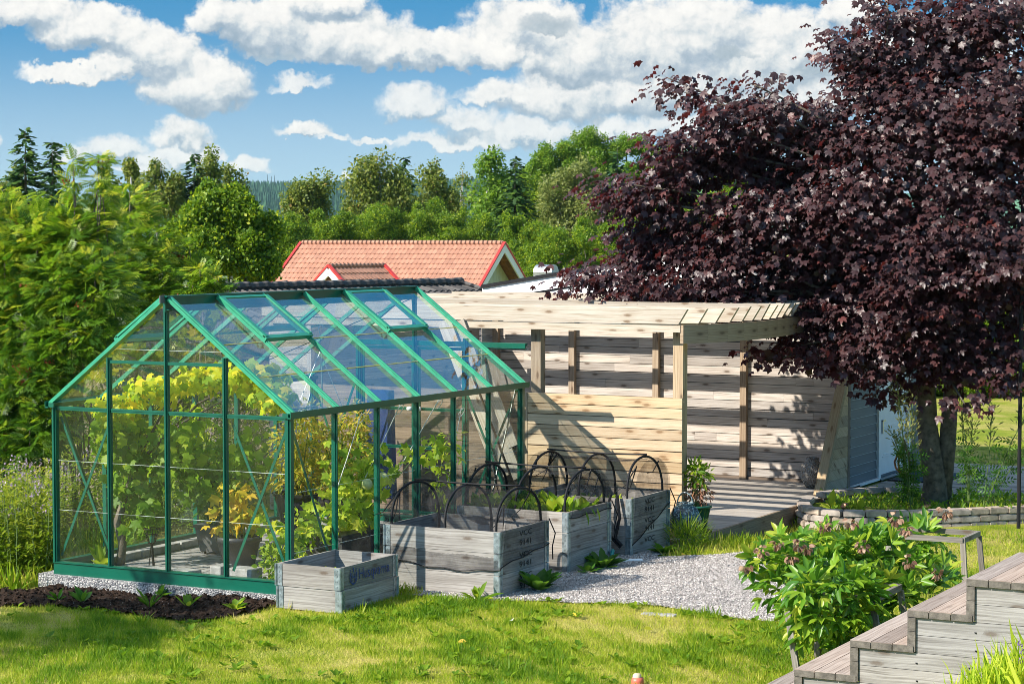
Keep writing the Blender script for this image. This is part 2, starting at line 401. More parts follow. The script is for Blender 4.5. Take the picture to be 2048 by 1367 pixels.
def puffs(vec):
    """cauliflower relief: rounded cells at several sizes"""
    v1 = nd(nt, 'ShaderNodeTexVoronoi', {'Vector': vec, 'Scale': 1.7, 'Detail': 3.0, 'Roughness': 0.55, 'Lacunarity': 2.2, 'Randomness': 1.0}, feature='F1', normalize=True).outputs['Distance']
    n1 = noise(nt, vec, 2.6, 8, 0.6)
    return mathn(nt, 'MULTIPLY_ADD', v1, -1.15, mathn(nt, 'MULTIPLY', n1, 0.55))
w2 = nd(nt, 'ShaderNodeVectorMath', {0: cvec, 1: nd(nt, 'ShaderNodeVectorMath', {0: wv, 'Scale': 0.35}, operation='SCALE').outputs[0]}, operation='ADD').outputs[0]
Q0 = puffs(w2); Q1 = puffs(shifted(w2, -0.06, 0.09)); Q2 = puffs(shifted(w2, -0.16, 0.22))
relief = mathn(nt, 'MULTIPLY_ADD', mathn(nt, 'SUBTRACT', Q0, Q1), 1.0, mathn(nt, 'MULTIPLY', mathn(nt, 'SUBTRACT', Q0, Q2), 0.75))
big = maprange(nt, noise(nt, cvec, 0.8, 4), 0.42, 0.66)
pl = shifted(pw, -0.07, 0.26)
final = skyc
for li, CL in enumerate(LAYERS):
    B0 = blob_field(pw, CL); BL = blob_field(pl, CL)
    F0 = mathn(nt, 'MULTIPLY_ADD', Q0, 1.15, mathn(nt, 'ADD', B0, 0.34))
    alpha = maprange(nt, F0, -0.04, (0.95, 0.80, 0.58, 0.60, 0.9)[li])
    base = maprange(nt, mathn(nt, 'SUBTRACT', B0, BL), -0.62, 0.55, 0, 1)
    sh = mathn(nt, 'MULTIPLY_ADD', relief, 0.78, mathn(nt, 'MULTIPLY_ADD', base, 0.74, 0.13))
    sh = mathn(nt, 'SUBTRACT', sh, mathn(nt, 'MULTIPLY', big, (0.10, 0.24, 0.16, 0.16, 0.0)[li]), clamp=True)
    cc = ramp(nt, sh, [(0.0, (0.36, 0.46, 0.56)), (0.25, (0.50, 0.58, 0.66)), (0.5, (0.74, 0.78, 0.80)), (0.74, (0.97, 0.95, 0.92)), (1.0, (1.06, 1.03, 0.98))])
    if li == 4: cc = ramp(nt, sh, [(0.0, (0.24, 0.34, 0.42)), (1.0, (0.50, 0.58, 0.64))])
    ccs = nd(nt, 'ShaderNodeVectorMath', {0: cc, 'Scale': 0.445 / SKY_S}, operation='SCALE').outputs[0]
    final = mixc(nt, mathn(nt, 'MULTIPLY', alpha, (0.86, 0.95, 0.98, 0.98, 0.75)[li]), final, ccs)
bg = nd(nt, 'ShaderNodeBackground', {'Color': final, 'Strength': SKY_S})
nt.links.new(bg.outputs[0], nd(nt, 'ShaderNodeOutputWorld').inputs[0])
W.cycles.sampling_method = 'MANUAL'; W.cycles.sample_map_resolution = 512

# ------------------------------------------------------------------ shared materials
M = {}
M['grey_wood'] = wood('weathered grey wood', (0.46, 0.43, 0.40), (0.33, 0.30, 0.27), (0.20, 0.175, 0.15), knots=0.8)
M['crate_wood'] = wood('silver grey crate wood', (0.40, 0.375, 0.345), (0.28, 0.255, 0.23), (0.17, 0.148, 0.128), stain=0.5, knots=0.9)
M['slat_wood'] = wood('bleached slat wood', (0.56, 0.505, 0.455), (0.42, 0.365, 0.32), (0.26, 0.215, 0.18), knots=1.0)
M['new_wood'] = wood('fresh pine', (0.58, 0.425, 0.25), (0.48, 0.33, 0.175), (0.34, 0.21, 0.11), (0.16, 0.08, 0.03), stain=0.25, knots=0.9)
M['pine'] = wood('sun bleached pine', (0.56, 0.49, 0.40), (0.46, 0.385, 0.295), (0.33, 0.25, 0.175), (0.15, 0.09, 0.05), stain=0.25)
M['post_wood'] = wood('brown post wood', (0.40, 0.30, 0.20), (0.30, 0.21, 0.13), (0.20, 0.13, 0.08))
M['brown_wood'] = wood('dark brown boards', (0.24, 0.175, 0.125), (0.17, 0.12, 0.085), (0.11, 0.075, 0.05))
M['deck_wood'] = wood('grey deck boards', (0.46, 0.42, 0.37), (0.34, 0.30, 0.26), (0.22, 0.19, 0.16), knots=0.3)
M['stair_wood'] = wood('stair boards', (0.42, 0.34, 0.285), (0.31, 0.235, 0.19), (0.21, 0.16, 0.13), knots=0.35)
M['clad_wood'] = wood('stair cladding', (0.33, 0.315, 0.305), (0.23, 0.215, 0.205), (0.14, 0.128, 0.118), stain=.5, knots=0.8)
M['end_grain'] = simple('weathered end grain', (0.135, 0.118, 0.10), 0.85, 0.3, 18, bumps=0.3)
M['green'] = simple('green powder coat', (0.002, 0.090, 0.055), 0.3, 0.08, 5, spec=0.55)
M['green_pale'] = simple('paler green coat', (0.028, 0.27, 0.15), 0.36, 0.12, 9, spec=0.6)  # paler green for the roof bars and vents
M['white'] = simple('white paint', (0.80, 0.80, 0.79), 0.5, 0.03)
M['red'] = simple('red paint', (0.50, 0.035, 0.03), 0.45, 0.08)
M['black'] = simple('black plastic', (0.012, 0.012, 0.014), 0.6, 0.1, spec=0.2)
M['darkgrey'] = simple('dark grey plastic', (0.035, 0.035, 0.038), 0.45, 0.15)
M['greyplastic'] = simple('grey plastic', (0.11, 0.11, 0.11), 0.5, 0.12)
M['galv'] = simple('galvanised steel', (0.33, 0.39, 0.41), 0.45, 0.28, 22, metal=0.7)
M['rack_wood'] = wood('dark weathered rack wood', (0.25, 0.225, 0.195), (0.18, 0.16, 0.135), (0.11, 0.095, 0.08))
M['new_post'] = wood('pale brown post', (0.45, 0.345, 0.23), (0.35, 0.26, 0.165), (0.23, 0.16, 0.10))
M['galv2'] = simple('sheet steel', (0.55, 0.56, 0.57), 0.35, 0.15, 8, metal=0.85)
M['soil'] = simple('potting soil', (0.035, 0.022, 0.015), 0.95, 0.35, 30, bumps=0.8)
M['ink'] = simple('black stencil ink', (0.03, 0.028, 0.026), 0.8, 0.4, 60)
M['blueink'] = simple('dark blue print', (0.02, 0.05, 0.19), 0.7, 0.25, 60)
M['concrete'] = simple('grey concrete', (0.33, 0.32, 0.30), 0.9, 0.2, 12, bumps=0.35)
M['string'] = simple('pale string', (0.62, 0.60, 0.55), 0.8, 0.05)
M['stem'] = simple('green stem', (0.11, 0.17, 0.04), 0.7, 0.15)
M['bark'] = simple('grey brown bark', (0.155, 0.125, 0.095), 0.9, 0.35, 14, bumps=0.8)
M['birchbark'] = simple('white birch bark', (0.50, 0.48, 0.44), 0.8, 0.35, 9, bumps=0.3)
M['tarp'] = simple('dark blue tarpaulin', (0.012, 0.035, 0.16), 0.5, 0.15, 5)
M['glass_side'] = glass('side glass', (0.975, 0.985, 0.978), 0.45, 0.008)
M['glass_roof'] = glass('roof glass', (0.94, 0.96, 0.96), 1.15, 0.03)

# ------------------------------------------------------------------ ground
def grid_sheet(name, mat, ls, Ds, zfun, keep=None, kind='structure'):
    nl, nD = len(ls), len(Ds)
    L, DD = np.meshgrid(ls, Ds)
    X = L * RV[0] + DD * FV[0]; Y = L * RV[1] + DD * FV[1]; Z = zfun(X, Y)
    V = np.stack([X, Y, Z], -1).reshape(-1, 3)
    i = np.arange(nD - 1)[:, None] * nl + np.arange(nl - 1)[None, :]
    Fq = np.stack([i, i + 1, i + nl + 1, i + nl], -1).reshape(-1, 4)
    if keep is not None:
        c = V[Fq].mean(1); Fq = Fq[keep(c[:, 0], c[:, 1])]
        used, inv = np.unique(Fq, return_inverse=True); V = V[used]; Fq = inv.reshape(-1, 4)
    me = bpy.data.meshes.new(name)
    me.from_pydata(V.tolist(), [], Fq.tolist()); me.materials.append(mat)
    me.polygons.foreach_set('use_smooth', [True] * len(Fq)); me.update()
    o = bpy.data.objects.new(name, me); COL.objects.link(o); o['kind'] = kind
    return o
def inpoly(poly):
    P = np.array([(p.x, p.y) for p in poly])
    def f(x, y):
        ins = np.zeros(x.shape, bool); j = len(P) - 1
        for i in range(len(P)):
            xi, yi = P[i]; xj, yj = P[j]
            c = ((yi > y) != (yj > y)) & (x < (xj - xi) * (y - yi) / (yj - yi + 1e-12) + xi)
            ins ^= c; j = i
        return ins
    return f
def wob(x, y, s=1.0):
    return s * (np.sin(x * 5.1 + y * 2.3) + np.sin(y * 6.7 - x * 3.1 + 1.3) + np.sin(x * 13 + y * 11)) / 3

m, nt_, out = new_mat('lawn ground'); o_ = objsock(nt_)
nz = noise(nt_, o_, 0.9, 5, 0.6); nf = noise(nt_, o_, 45, 3)
c = ramp(nt_, nz, [(0.3, (0.14, 0.20, 0.014)), (0.45, (0.22, 0.26, 0.02)), (0.58, (0.38, 0.33, 0.09)), (0.75, (0.15, 0.21, 0.016))])
c = mixc(nt_, 1.0, c, ramp(nt_, nf, [(0.3, gr(0.5)), (0.7, gr(1.25))]), 'MULTIPLY')
prin(nt_, out, c, 0.9, bump(nt_, nf, 0.8, 0.03), spec=0.15); M['lawn'] = m
ls = np.concatenate([np.linspace(-900, -20, 26), np.linspace(-18, 18, 190), np.linspace(20, 900, 26)])
Ds = np.concatenate([np.linspace(2, 10, 9), np.linspace(10.3, 34, 150), np.linspace(36, 120, 30), np.linspace(140, 3200, 24)])
grid_sheet('ground', M['lawn'], ls, Ds, ground_h)

GRAVEL = [gpos(*p) for p in ((960, 1200), (1088, 1204), (1264, 1210), (1381, 1221), (1475, 1239), (1557, 1243), (1640, 1225), (1600, 1150), (1555, 1120), (1483, 1104), (1322, 1116), (1345, 1085))] + \
         [Vector((-9.2, 20.8, 0)), Vector((-10.42, 20.8, 0)), Vector((-10.42, 16.5, 0)), Vector((-9.8, 16.3, 0))]
in_gravel = inpoly(GRAVEL)
def in_gravel_w(x, y): return in_gravel(x + wob(x, y, 0.05), y + wob(y, x, 0.05))
m, nt_, out = new_mat('pale gravel'); o_ = objsock(nt_)
vo = nd(nt_, 'ShaderNodeTexVoronoi', {'Vector': o_, 'Scale': 85.0})
cv = nd(nt_, 'ShaderNodeSeparateXYZ', {0: vo.outputs['Color']}).outputs[0]
c = ramp(nt_, cv, [(0.0, (0.17, 0.15, 0.14)), (0.35, (0.37, 0.335, 0.315)), (0.7, (0.50, 0.46, 0.43)), (1, (0.64, 0.60, 0.57))])
c = mixc(nt_, 1.0, c, ramp(nt_, noise(nt_, o_, 2.2, 4), [(0.35, gr(0.82)), (0.65, gr(1.05))]), 'MULTIPLY')
prin(nt_, out, c, 0.9, bump(nt_, vo.outputs['Distance'], 1.0, -0.02), spec=0.2); M['gravel'] = m
grid_sheet('gravel', M['gravel'], np.arange(-2.5, 3.6, 0.05), np.arange(15, 25, 0.05), lambda x, y: ground_h(x, y) + 0.012, in_gravel_w)
# loose stones lying on the sheet
r = np.random.default_rng(5)
gx = r.uniform(-10.4, -5.8, 90000); gy = r.uniform(15.5, 21, 90000); k = in_gravel_w(gx, gy); gx, gy = gx[k], gy[k]
oct_ = (np.array([(1, 0, 0), (-1, 0, 0), (0, 1, 0), (0, -1, 0), (0, 0, .7), (0, 0, -.7)], float), [(0, 2, 4), (2, 1, 4), (1, 3, 4), (3, 0, 4)])
m, nt_, out = new_mat('gravel stone')
rr = nd(nt_, 'ShaderNodeSeparateXYZ', {0: uvsock(nt_, 'rnd')}).outputs[0]
prin(nt_, out, ramp(nt_, rr, [(0, (0.17, 0.15, 0.14)), (0.4, (0.40, 0.365, 0.34)), (0.8, (0.54, 0.50, 0.465)), (1, (0.68, 0.645, 0.61))]), 0.85, spec=0.2); M['stone'] = m
n = len(gx)
tag(scatter('gravel_stones', oct_, np.stack([gx, gy, ground_h(gx, gy) + 0.014], 1), randdir(r, n), randdir(r, n, 2), r.uniform(0.004, 0.0095, n), M['stone'], seed=3), 'loose pale gravel stones between the raised beds and the lawn', 'gravel', kind='stuff')

SOIL = [gpos(*p) for p in ((-60, 1180), (60, 1183), (330, 1160), (545, 1190), (552, 1214), (482, 1232), (400, 1247), (320, 1241), (205, 1223), (100, 1214), (-60, 1213))]
in_soil = inpoly(SOIL)
def in_soil_w(x, y): return in_soil(x + wob(x, y, 0.06), y + wob(y, x, 0.06))
def soil_h(x, y): return ground_h(x, y) + 0.03 + 0.02 * wob(x * 3, y * 3) + 0.012 * np.sin(x * 41) * np.sin(y * 37)
m, nt_, out = new_mat('dark bed soil'); o_ = objsock(nt_)
nf = noise(nt_, o_, 38, 6, 0.7)
c = ramp(nt_, nf, [(0.3, (0.018, 0.011, 0.008)), (0.55, (0.05, 0.03, 0.02)), (0.75, (0.085, 0.052, 0.034))])
c = mixc(nt_, mathn(nt_, 'GREATER_THAN', noise(nt_, o_, 60, 2), 0.70), c, (0.35, 0.32, 0.29))
prin(nt_, out, c, 0.95, bump(nt_, nf, 1.0, 0.05), spec=0.15); M['bed_soil'] = m
grid_sheet('soil_bed', M['bed_soil'], np.arange(-5.5, -1.8, 0.03), np.arange(16.5, 20.5, 0.03), soil_h, in_soil_w)
nc = 2600; gx = r.uniform(-14.5, -10.2, nc * 4); gy = r.uniform(14.0, 16, nc * 4); k = in_soil_w(gx, gy); gx, gy = gx[k][:nc], gy[k][:nc]; n = len(gx)
tag(scatter('soil_clods', oct_, np.stack([gx, gy, soil_h(gx, gy) + 0.004], 1), randdir(r, n), randdir(r, n, 1), r.uniform(0.006, 0.022, n), M['bed_soil'], seed=4), 'crumbly dark soil clods on the bare bed before the greenhouse', 'soil', kind='stuff')

# ------------------------------------------------------------------ grass blades
M['grass'] = leafmat('grass blade', [(0.0, (0.075, 0.17, 0.006)), (0.3, (0.17, 0.27, 0.010)), (0.55, (0.31, 0.36, 0.022)), (0.78, (0.49, 0.45, 0.09)), (1.0, (0.60, 0.50, 0.19))], 0.42, 0.55, 0.25)
blade = (np.array([(-0.06, 0, 0), (0.06, 0, 0), (0.035, 0.55, 0.06), (-0.035, 0.55, 0.06), (0, 1, 0.22)]), [(0, 1, 2, 3), (3, 2, 4)])
def patch(x, y):
    x = x + .25 * np.sin(y * 1.3); y = y + .3 * np.sin(x * 1.1)
    return 0.5 + 0.75 * (np.sin(x * 1.9 + 0.6 * np.sin(y * 2.3)) * np.sin(y * 1.5 + 0.8 * np.sin(x * 1.7)) * 0.55 + 0.3 * np.sin(x * 5.3 + y * 3.7) * np.sin(y * 4.9 - x * 2.2) + 0.45 * wob(x * 1.7, y * 1.7))
BLOCKS = []   # filled: axis-aligned footprints where no grass grows
def grass(name, n, l0, l1, D0, D1, hmin, hmax, label, seed, keep=None, dens=None, hfun=None, mat=None):
    r = np.random.default_rng(seed)
    l = r.uniform(l0, l1, n); D = np.sqrt(r.uniform(D0 ** 2, D1 ** 2, n)); x = l * RV[0] + D * FV[0]; y = l * RV[1] + D * FV[1]
    k = np.ones(n, bool)
    if keep is not None: k &= keep(x, y)
    for (x0, x1, y0, y1) in BLOCKS: k &= ~((x > x0) & (x < x1) & (y > y0) & (y < y1))
    x, y = x[k], y[k]; n = len(x); p = patch(x, y)
    h = r.uniform(hmin, hmax, n) * (0.6 + 0.7 * np.clip(1 - p, 0, 1)) * r.uniform(0.7, 1.2, n)
    if hfun is not None: h = h * hfun(x, y)
    tip = np.stack([r.normal(0, 0.42, n), r.normal(0, 0.42, n), np.ones(n)], 1)
    nr = np.stack([r.normal(0, 1, n), r.normal(0, 1, n), 0.2 * np.ones(n)], 1)
    rnd = np.clip(0.12 + 0.70 * p + r.normal(0, 0.13, n), 0, 1)
    return tag(scatter(name, blade, np.stack([x, y, ground_h(x, y) - 0.004], 1), tip, nr, h, mat or M['grass'], rnd=rnd, seed=seed), label, 'grass', kind='stuff')
BLOCKS += [(-13.25, -10.45, 15.5, 20.2), (-10.42, -9.75, 15.32, 16.25), (-10.2, -8.95, 16.66, 20.3), (-14.2, -8.75, 20.4, 26)]
def lawn_keep(x, y): return ~(in_gravel_w(x, y) | in_soil_w(x, y))
T_W = t_oval(.30, .06)
def lawn_weeds():
    r = np.random.default_rng(29); P_ = []; T_ = []; N_ = []
    for _ in range(520):
        l, D = r.uniform(-4.4, 3.2), r.uniform(14.9, 19.2); x = l * RV[0] + D * FV[0]; y = l * RV[1] + D * FV[1]
        if not lawn_keep(np.array([x]), np.array([y]))[0] or any(x0 < x < x1 and y0 < y < y1 for x0, x1, y0, y1 in BLOCKS): continue
        if math.sin(x * 2.1 + 1) * math.sin(y * 1.7) < -.2: continue
        n = r.integers(5, 11); a = r.uniform(0, 2 * PI, n); e = r.uniform(.15, .8, n); t = np.stack([np.cos(a) * np.cos(e), np.sin(a) * np.cos(e), np.sin(e)], 1)
        P_.append(np.array([x, y, float(ground_h(x, y)) + .015]) + t * .012); T_.append(t); N_.append(np.stack([-np.cos(a) * np.sin(e), -np.sin(a) * np.sin(e), np.cos(e)], 1))
    P_ = np.concatenate(P_); n = len(P_)
    tag(scatter('lawn_weeds', T_W, P_, np.concatenate(T_), np.concatenate(N_), r.uniform(.03, .075, n), M['grass'], rnd=r.uniform(0, .42, n), seed=30), 'small broad leaved weeds and clover scattered in the lawn', 'weeds', kind='stuff')
lawn_weeds()
grass('lawn_grass', 210000, -4.6, 3.4, 14.8, 19.4, 0.028, 0.06, 'short sunlit lawn grass with dry yellowish patches', 21, lawn_keep)

def tuft_h(x, y): return np.clip(np.sin(x * 7.3 + 2 * np.sin(y * 3.1)) * np.sin(y * 6.1 + 1.5 * np.sin(x * 2.7)), 0, 1) ** 2 * 1.4 + .05
grass('lawn_tufts', 26000, -4.6, 3.4, 14.8, 19.2, 0.05, 0.10, 'longer green tufts standing up here and there in the lawn', 22, lawn_keep, hfun=tuft_h)
# ------------------------------------------------------------------ greenhouse
m, nt_, out = new_mat('glass lap edge'); _t = nd(nt_, 'ShaderNodeBsdfTransparent'); _d = nd(nt_, 'ShaderNodeBsdfDiffuse', {'Color': (.6, .66, .62, 1)})
nt_.links.new(nd(nt_, 'ShaderNodeMixShader', {0: maprange(nt_, noise(nt_, objsock(nt_), 4, 3), .35, .7, .1, .6), 1: _t.outputs[0], 2: _d.outputs[0]}).outputs[0], out.inputs[0]); M['lap'] = m
GX0, GX1, GY0, GY1 = -13.065, -10.465, 15.607, 19.962
ZB, ZS, ZE, ZR = 0.06, 0.167, 1.645, 2.62
GXM = (GX0 + GX1) / 2; BAY = (GY1 - GY0) / 6
G = M['green']
# footing of cast aggregate blocks
m, nt_, out = new_mat('washed aggregate concrete'); o_ = objsock(nt_)
vo = nd(nt_, 'ShaderNodeTexVoronoi', {'Vector': o_, 'Scale': 75.0}); cv = nd(nt_, 'ShaderNodeSeparateXYZ', {0: vo.outputs['Color']}).outputs[0]
prin(nt_, out, ramp(nt_, cv, [(0, (0.10, 0.10, 0.11)), (0.5, (0.30, 0.30, 0.30)), (1, (0.55, 0.53, 0.50))]), 0.9, bump(nt_, vo.outputs['Distance'], 1.0, -0.02)); M['aggregate'] = m
ft = thing('concrete_footing', 'low kerb of rough washed aggregate concrete blocks under the glasshouse sill', 'footing', (GXM, GY0, 0))
def seg_blocks(p0, p1, w, z0, z1, L, gap=0.008):
    p0 = Vector(p0); p1 = Vector(p1); d = p1 - p0; n = max(1, round(d.length / L))
    for i in range(n):
        mb = MB(); a = p0 + d * (i / n) + d.normalized() * gap / 2; b = p0 + d * ((i + 1) / n) - d.normalized() * gap / 2
        mb.beam((a.x, a.y, (z0 + z1) / 2), (b.x, b.y, (z0 + z1) / 2), w, z1 - z0); mb.build('kerb_block', M['aggregate'], ft)
seg_blocks((GX0 - 0.17, GY0 + 0.05, 0), (GX1 + 0.02, GY0 + 0.05, 0), 0.24, -0.14, ZB, 0.66)
seg_blocks((GX0 - 0.02, GY0 + 0.18, 0), (GX0 - 0.02, GY1 + 0.1, 0), 0.2, -0.3, ZB, 0.9)
seg_blocks((GX1 + 0.0, GY0 + 0.18, 0), (GX1 + 0.0, GY1 + 0.1, 0), 0.06, -0.14, ZB, 1.1)

gh = thing('greenhouse', 'green framed glass greenhouse with pitched roof standing left of the raised beds', 'greenhouse', (GXM, (GY0 + GY1) / 2, ZB))
def part(name, mb, mat, parent=None, **k): return mb.build(name, mat, parent or gh, **k)
def bar(name, p0, p1, w, h, up=(0, 0, 1), mat=None, lip=True, off=(0, 0)):
    mb = MB(); mb.beam(p0, p1, w, h, up, off=off)
    if lip: mb.beam(p0, p1, w * 0.42, h * 0.55, up, off=(off[0], off[1] + h * 0.62))
    return part(name, mb, mat or G)
mb = MB()                                                        # sill all round, with a top flange
for a, b in (((GX0, GY0), (GX1, GY0)), ((GX0, GY1), (GX1, GY1))):
    mb.box(a[0] - 0.02, b[0] + 0.02, a[1] - 0.02, a[1] + 0.01, ZB, ZS); mb.box(a[0] - 0.02, b[0] + 0.02, a[1] - 0.032, a[1] + 0.045, ZS + 0.001, ZS + 0.012)
for x in (GX0, GX1):
    mb.box(x - 0.015, x + 0.015, GY0 + 0.011, GY1 - 0.021, ZB, ZS - 0.001); mb.box(x - 0.04, x + 0.03, GY0 + 0.046, GY1 - 0.033, ZS + 0.001, ZS + 0.012)
part('sill_frame', mb, G)
def vpost(name, x, y, z1, w, d, z0=ZS + 0.013):
    mb = MB(); mb.box(x - w / 2, x + w / 2, y - d / 2, y + d / 2, z0, z1); mb.box(x - w * 0.2, x + w * 0.2, y - d / 2 - 0.014, y - d / 2 - 0.001, z0, z1)
    return part(name, mb, G)
for x in (GX0, GX1):
    for y in (GY0, GY1): vpost('corner_post', x, y, ZE - 0.005, 0.062 if x == GX1 else 0.045, 0.05)
slope = (ZR - ZE) / (GX1 - GXM)
def roofz(x): return ZR - abs(x - GXM) * slope
FP = [-12.43, -11.78, -11.14]; RP = [-12.47, -11.76, -11.13]
for x in FP: vpost('gable_post', x, GY0, roofz(x) - 0.03, 0.036, 0.04)
for x in RP: vpost('gable_post', x, GY1, roofz(x) - 0.03, 0.05 if x != -11.76 else 0.036, 0.04)
for i in range(1, 6):
    for x in (GX0, GX1):
        mb = MB(); y = GY0 + BAY * i; mb.box(x - 0.02, x + 0.02, y - 0.017, y + 0.017, ZS + 0.013, ZE - 0.03)
        sgn = 1 if x == GX1 else -1; mb.box(x + sgn * 0.021, x + sgn * 0.033, y - 0.007, y + 0.007, ZS + 0.013, ZE - 0.03); part('side_post', mb, G)
for x, s in ((GX0, -1), (GX1, 1)):                               # eaves gutters
    mb = MB(); mb.box(x - 0.03, x + 0.03, GY0 - 0.06, GY1 + 0.06, ZE - 0.028, ZE + 0.012); mb.box(x + s * 0.0301, x + s * 0.062, GY0 - 0.07, GY1 + 0.07, ZE - 0.035, ZE - 0.022)
    mb.box(x + s * 0.058, x + s * 0.066, GY0 - 0.07, GY1 + 0.07, ZE - 0.0215, ZE + 0.026); part('eaves_gutter', mb, G)
mb = MB(); mb.box(GXM - 0.035, GXM + 0.035, GY0 - 0.06, GY1 + 0.06, ZR + 0.03, ZR + 0.045); mb.box(GXM - 0.012, GXM + 0.012, GY0 - 0.05, GY1 + 0.05, ZR - 0.10, ZR + 0.029)
mb.box(GXM + 0.0125, GXM + 0.05, GY0 - 0.04, GY1 + 0.04, ZR - 0.085, ZR - 0.075); part('ridge_beam', mb, M['green'])
mb = MB(); mb.beam((GXM, GY0 - 0.065, ZR + 0.047), (GXM, GY0 - 0.065, ZR - 0.02), 0.10, 0.012); part('ridge_end_cap', mb, M['greyplastic'])
for x, s in ((GX0, -1), (GX1, 1)):
    n_up = Vector((s * slope, 0, 1)).normalized()
    for i in range(7):
        y = GY0 + BAY * i; end = i in (0, 6)
        w, h = (0.075, 0.03) if end else (0.034, 0.03)
        p0 = Vector((GXM + s * 0.013, y, ZR)); p1 = Vector((x + s * 0.03, y, ZE - slope * 0.03 + 0.012))
        bar('roof_bar', p0 + n_up * 0.018, p1 + n_up * 0.018, w if i != 6 else 0.05, h, n_up, M['green_pale'])
zr_ = 1.607                                                      # rails across the front gable
for xa, xb in zip([GX0] + FP, FP + [GX1]):
    mb = MB(); mb.beam((xa + 0.024, GY0 + 0.002, zr_), (xb - 0.024, GY0 + 0.002, zr_), 0.022, 0.035); mb.beam((xa + 0.024, GY0 - 0.012, zr_ + 0.008), (xb - 0.024, GY0 - 0.012, zr_ + 0.008), 0.005, 0.012); part('gable_rail', mb, G)
for xa, xb in ((FP[0], FP[1]), (FP[1], FP[2])): bar('gable_rail', (xa + 0.02, GY0, 2.055), (xb - 0.02, GY0, 2.055), 0.03, 0.028, lip=False)
def brace(p0, p1, up): bar('brace', p0, p1, 0.006, 0.026, up, lip=False)
yb = GY0 + 0.034
for xa, xb in ((GX0 + 0.03, FP[0] - 0.01), (FP[2] + 0.05, GX1 - 0.04)):
    brace((xa, yb, ZS + 0.06), (xb, yb, zr_ - 0.08), (1, 0, 1)); brace((xa, yb + 0.009, zr_ - 0.08), (xb, yb + 0.009, ZS + 0.06), (1, 0, 1))
yb = GY1 - 0.034
brace((RP[2] + 0.03, yb, ZS + 0.05), (GX1 - 0.03, yb, ZE - 0.05), (1, 0, 1)); brace((RP[2] + 0.03, yb - 0.009, ZE - 0.1), (GX1 - 0.03, yb - 0.009, ZS + 0.05), (1, 0, 1))
brace((GX0 + 0.03, yb, ZS + 0.05), (RP[0] - 0.03, yb, ZE - 0.05), (1, 0, 1)); brace((GX0 + 0.03, yb - 0.009, ZE - 0.05), (RP[0] - 0.03, yb - 0.009, ZS + 0.05), (1, 0, 1))
for x, s in ((GX1, -1), (GX0, 1)):
    xb = x + s * 0.03
    brace((xb, GY0 + 0.06, ZE - 0.06), (xb, GY0 + BAY * 1.0, ZS + 0.05), (0, 1, 1)); brace((xb + s * .009, GY0 + BAY * 5, ZS + 0.05), (xb + s * .009, GY1 - 0.05, ZE - 0.06), (0, 1, 1))
    brace((xb, GY0 + BAY * 5, ZE - 0.4), (xb, GY1 - 0.05, ZS + 0.05), (0, 1, 1))
for s in (-1, 1):                                                # thin tie rods under the roof
    a = Vector((GXM, GY1 - 0.05, ZR - 0.09)); b = Vector((GXM + s * 0.9, GY1 - BAY * 2, roofz(GXM + 0.9) - 0.03))
    mb = MB(); mb.tube([a, b], 0.005, 5); part('tie_rod', mb, M['darkgrey'])
# door rail and sliding doors in the far gable
mb = MB(); mb.box(-12.58, -10.42, GY1 + 0.02, GY1 + 0.06, 2.045, 2.075); mb.box(-12.58, -10.42, GY1 + 0.005, GY1 + 0.0195, 2.02, 2.07); mb.box(-11.0, -10.42, GY1 + 0.03, GY1 + 0.045, 2.005, 2.018); part('door_track', mb, G)
for xa, xb in ((RP[0] + 0.03, RP[1] - 0.025), (RP[1] + 0.025, RP[2] - 0.03)):
    d = MB(); y = GY1 + 0.03
    for z in (ZS + 0.03, 0.905, 1.32, 1.98): d.box(xa, xb, y - 0.012, y + 0.012, z, z + 0.032); d.box(xa, xb, y - 0.02, y - 0.0125, z + 0.018, z + 0.03)
    d.box(xa, xa + 0.025, y - 0.014, y + 0.014, ZS + 0.02, 2.01); d.box(xb - 0.025, xb, y - 0.014, y + 0.014, ZS + 0.02, 2.01)
    do = part('sliding_door', d, G)
    g = MB(); g.box(xa + 0.026, xb - 0.026, y - 0.002, y + 0.002, ZS + 0.07, 1.97); g.build('door_glass', M['glass_side'], do)
    kn = MB(); kx = xb - 0.03 if xa < RP[1] - 0.3 and xb < RP[1] else xa + 0.03; kn.lathe((kx, y - 0.05, 1.34), [(0.0, -0.025), (0.028, -0.02), (0.033, 0), (0.028, 0.02), (0.0, 0.025)], 12); kn.build('door_knob', M['white'], do, smooth=True)
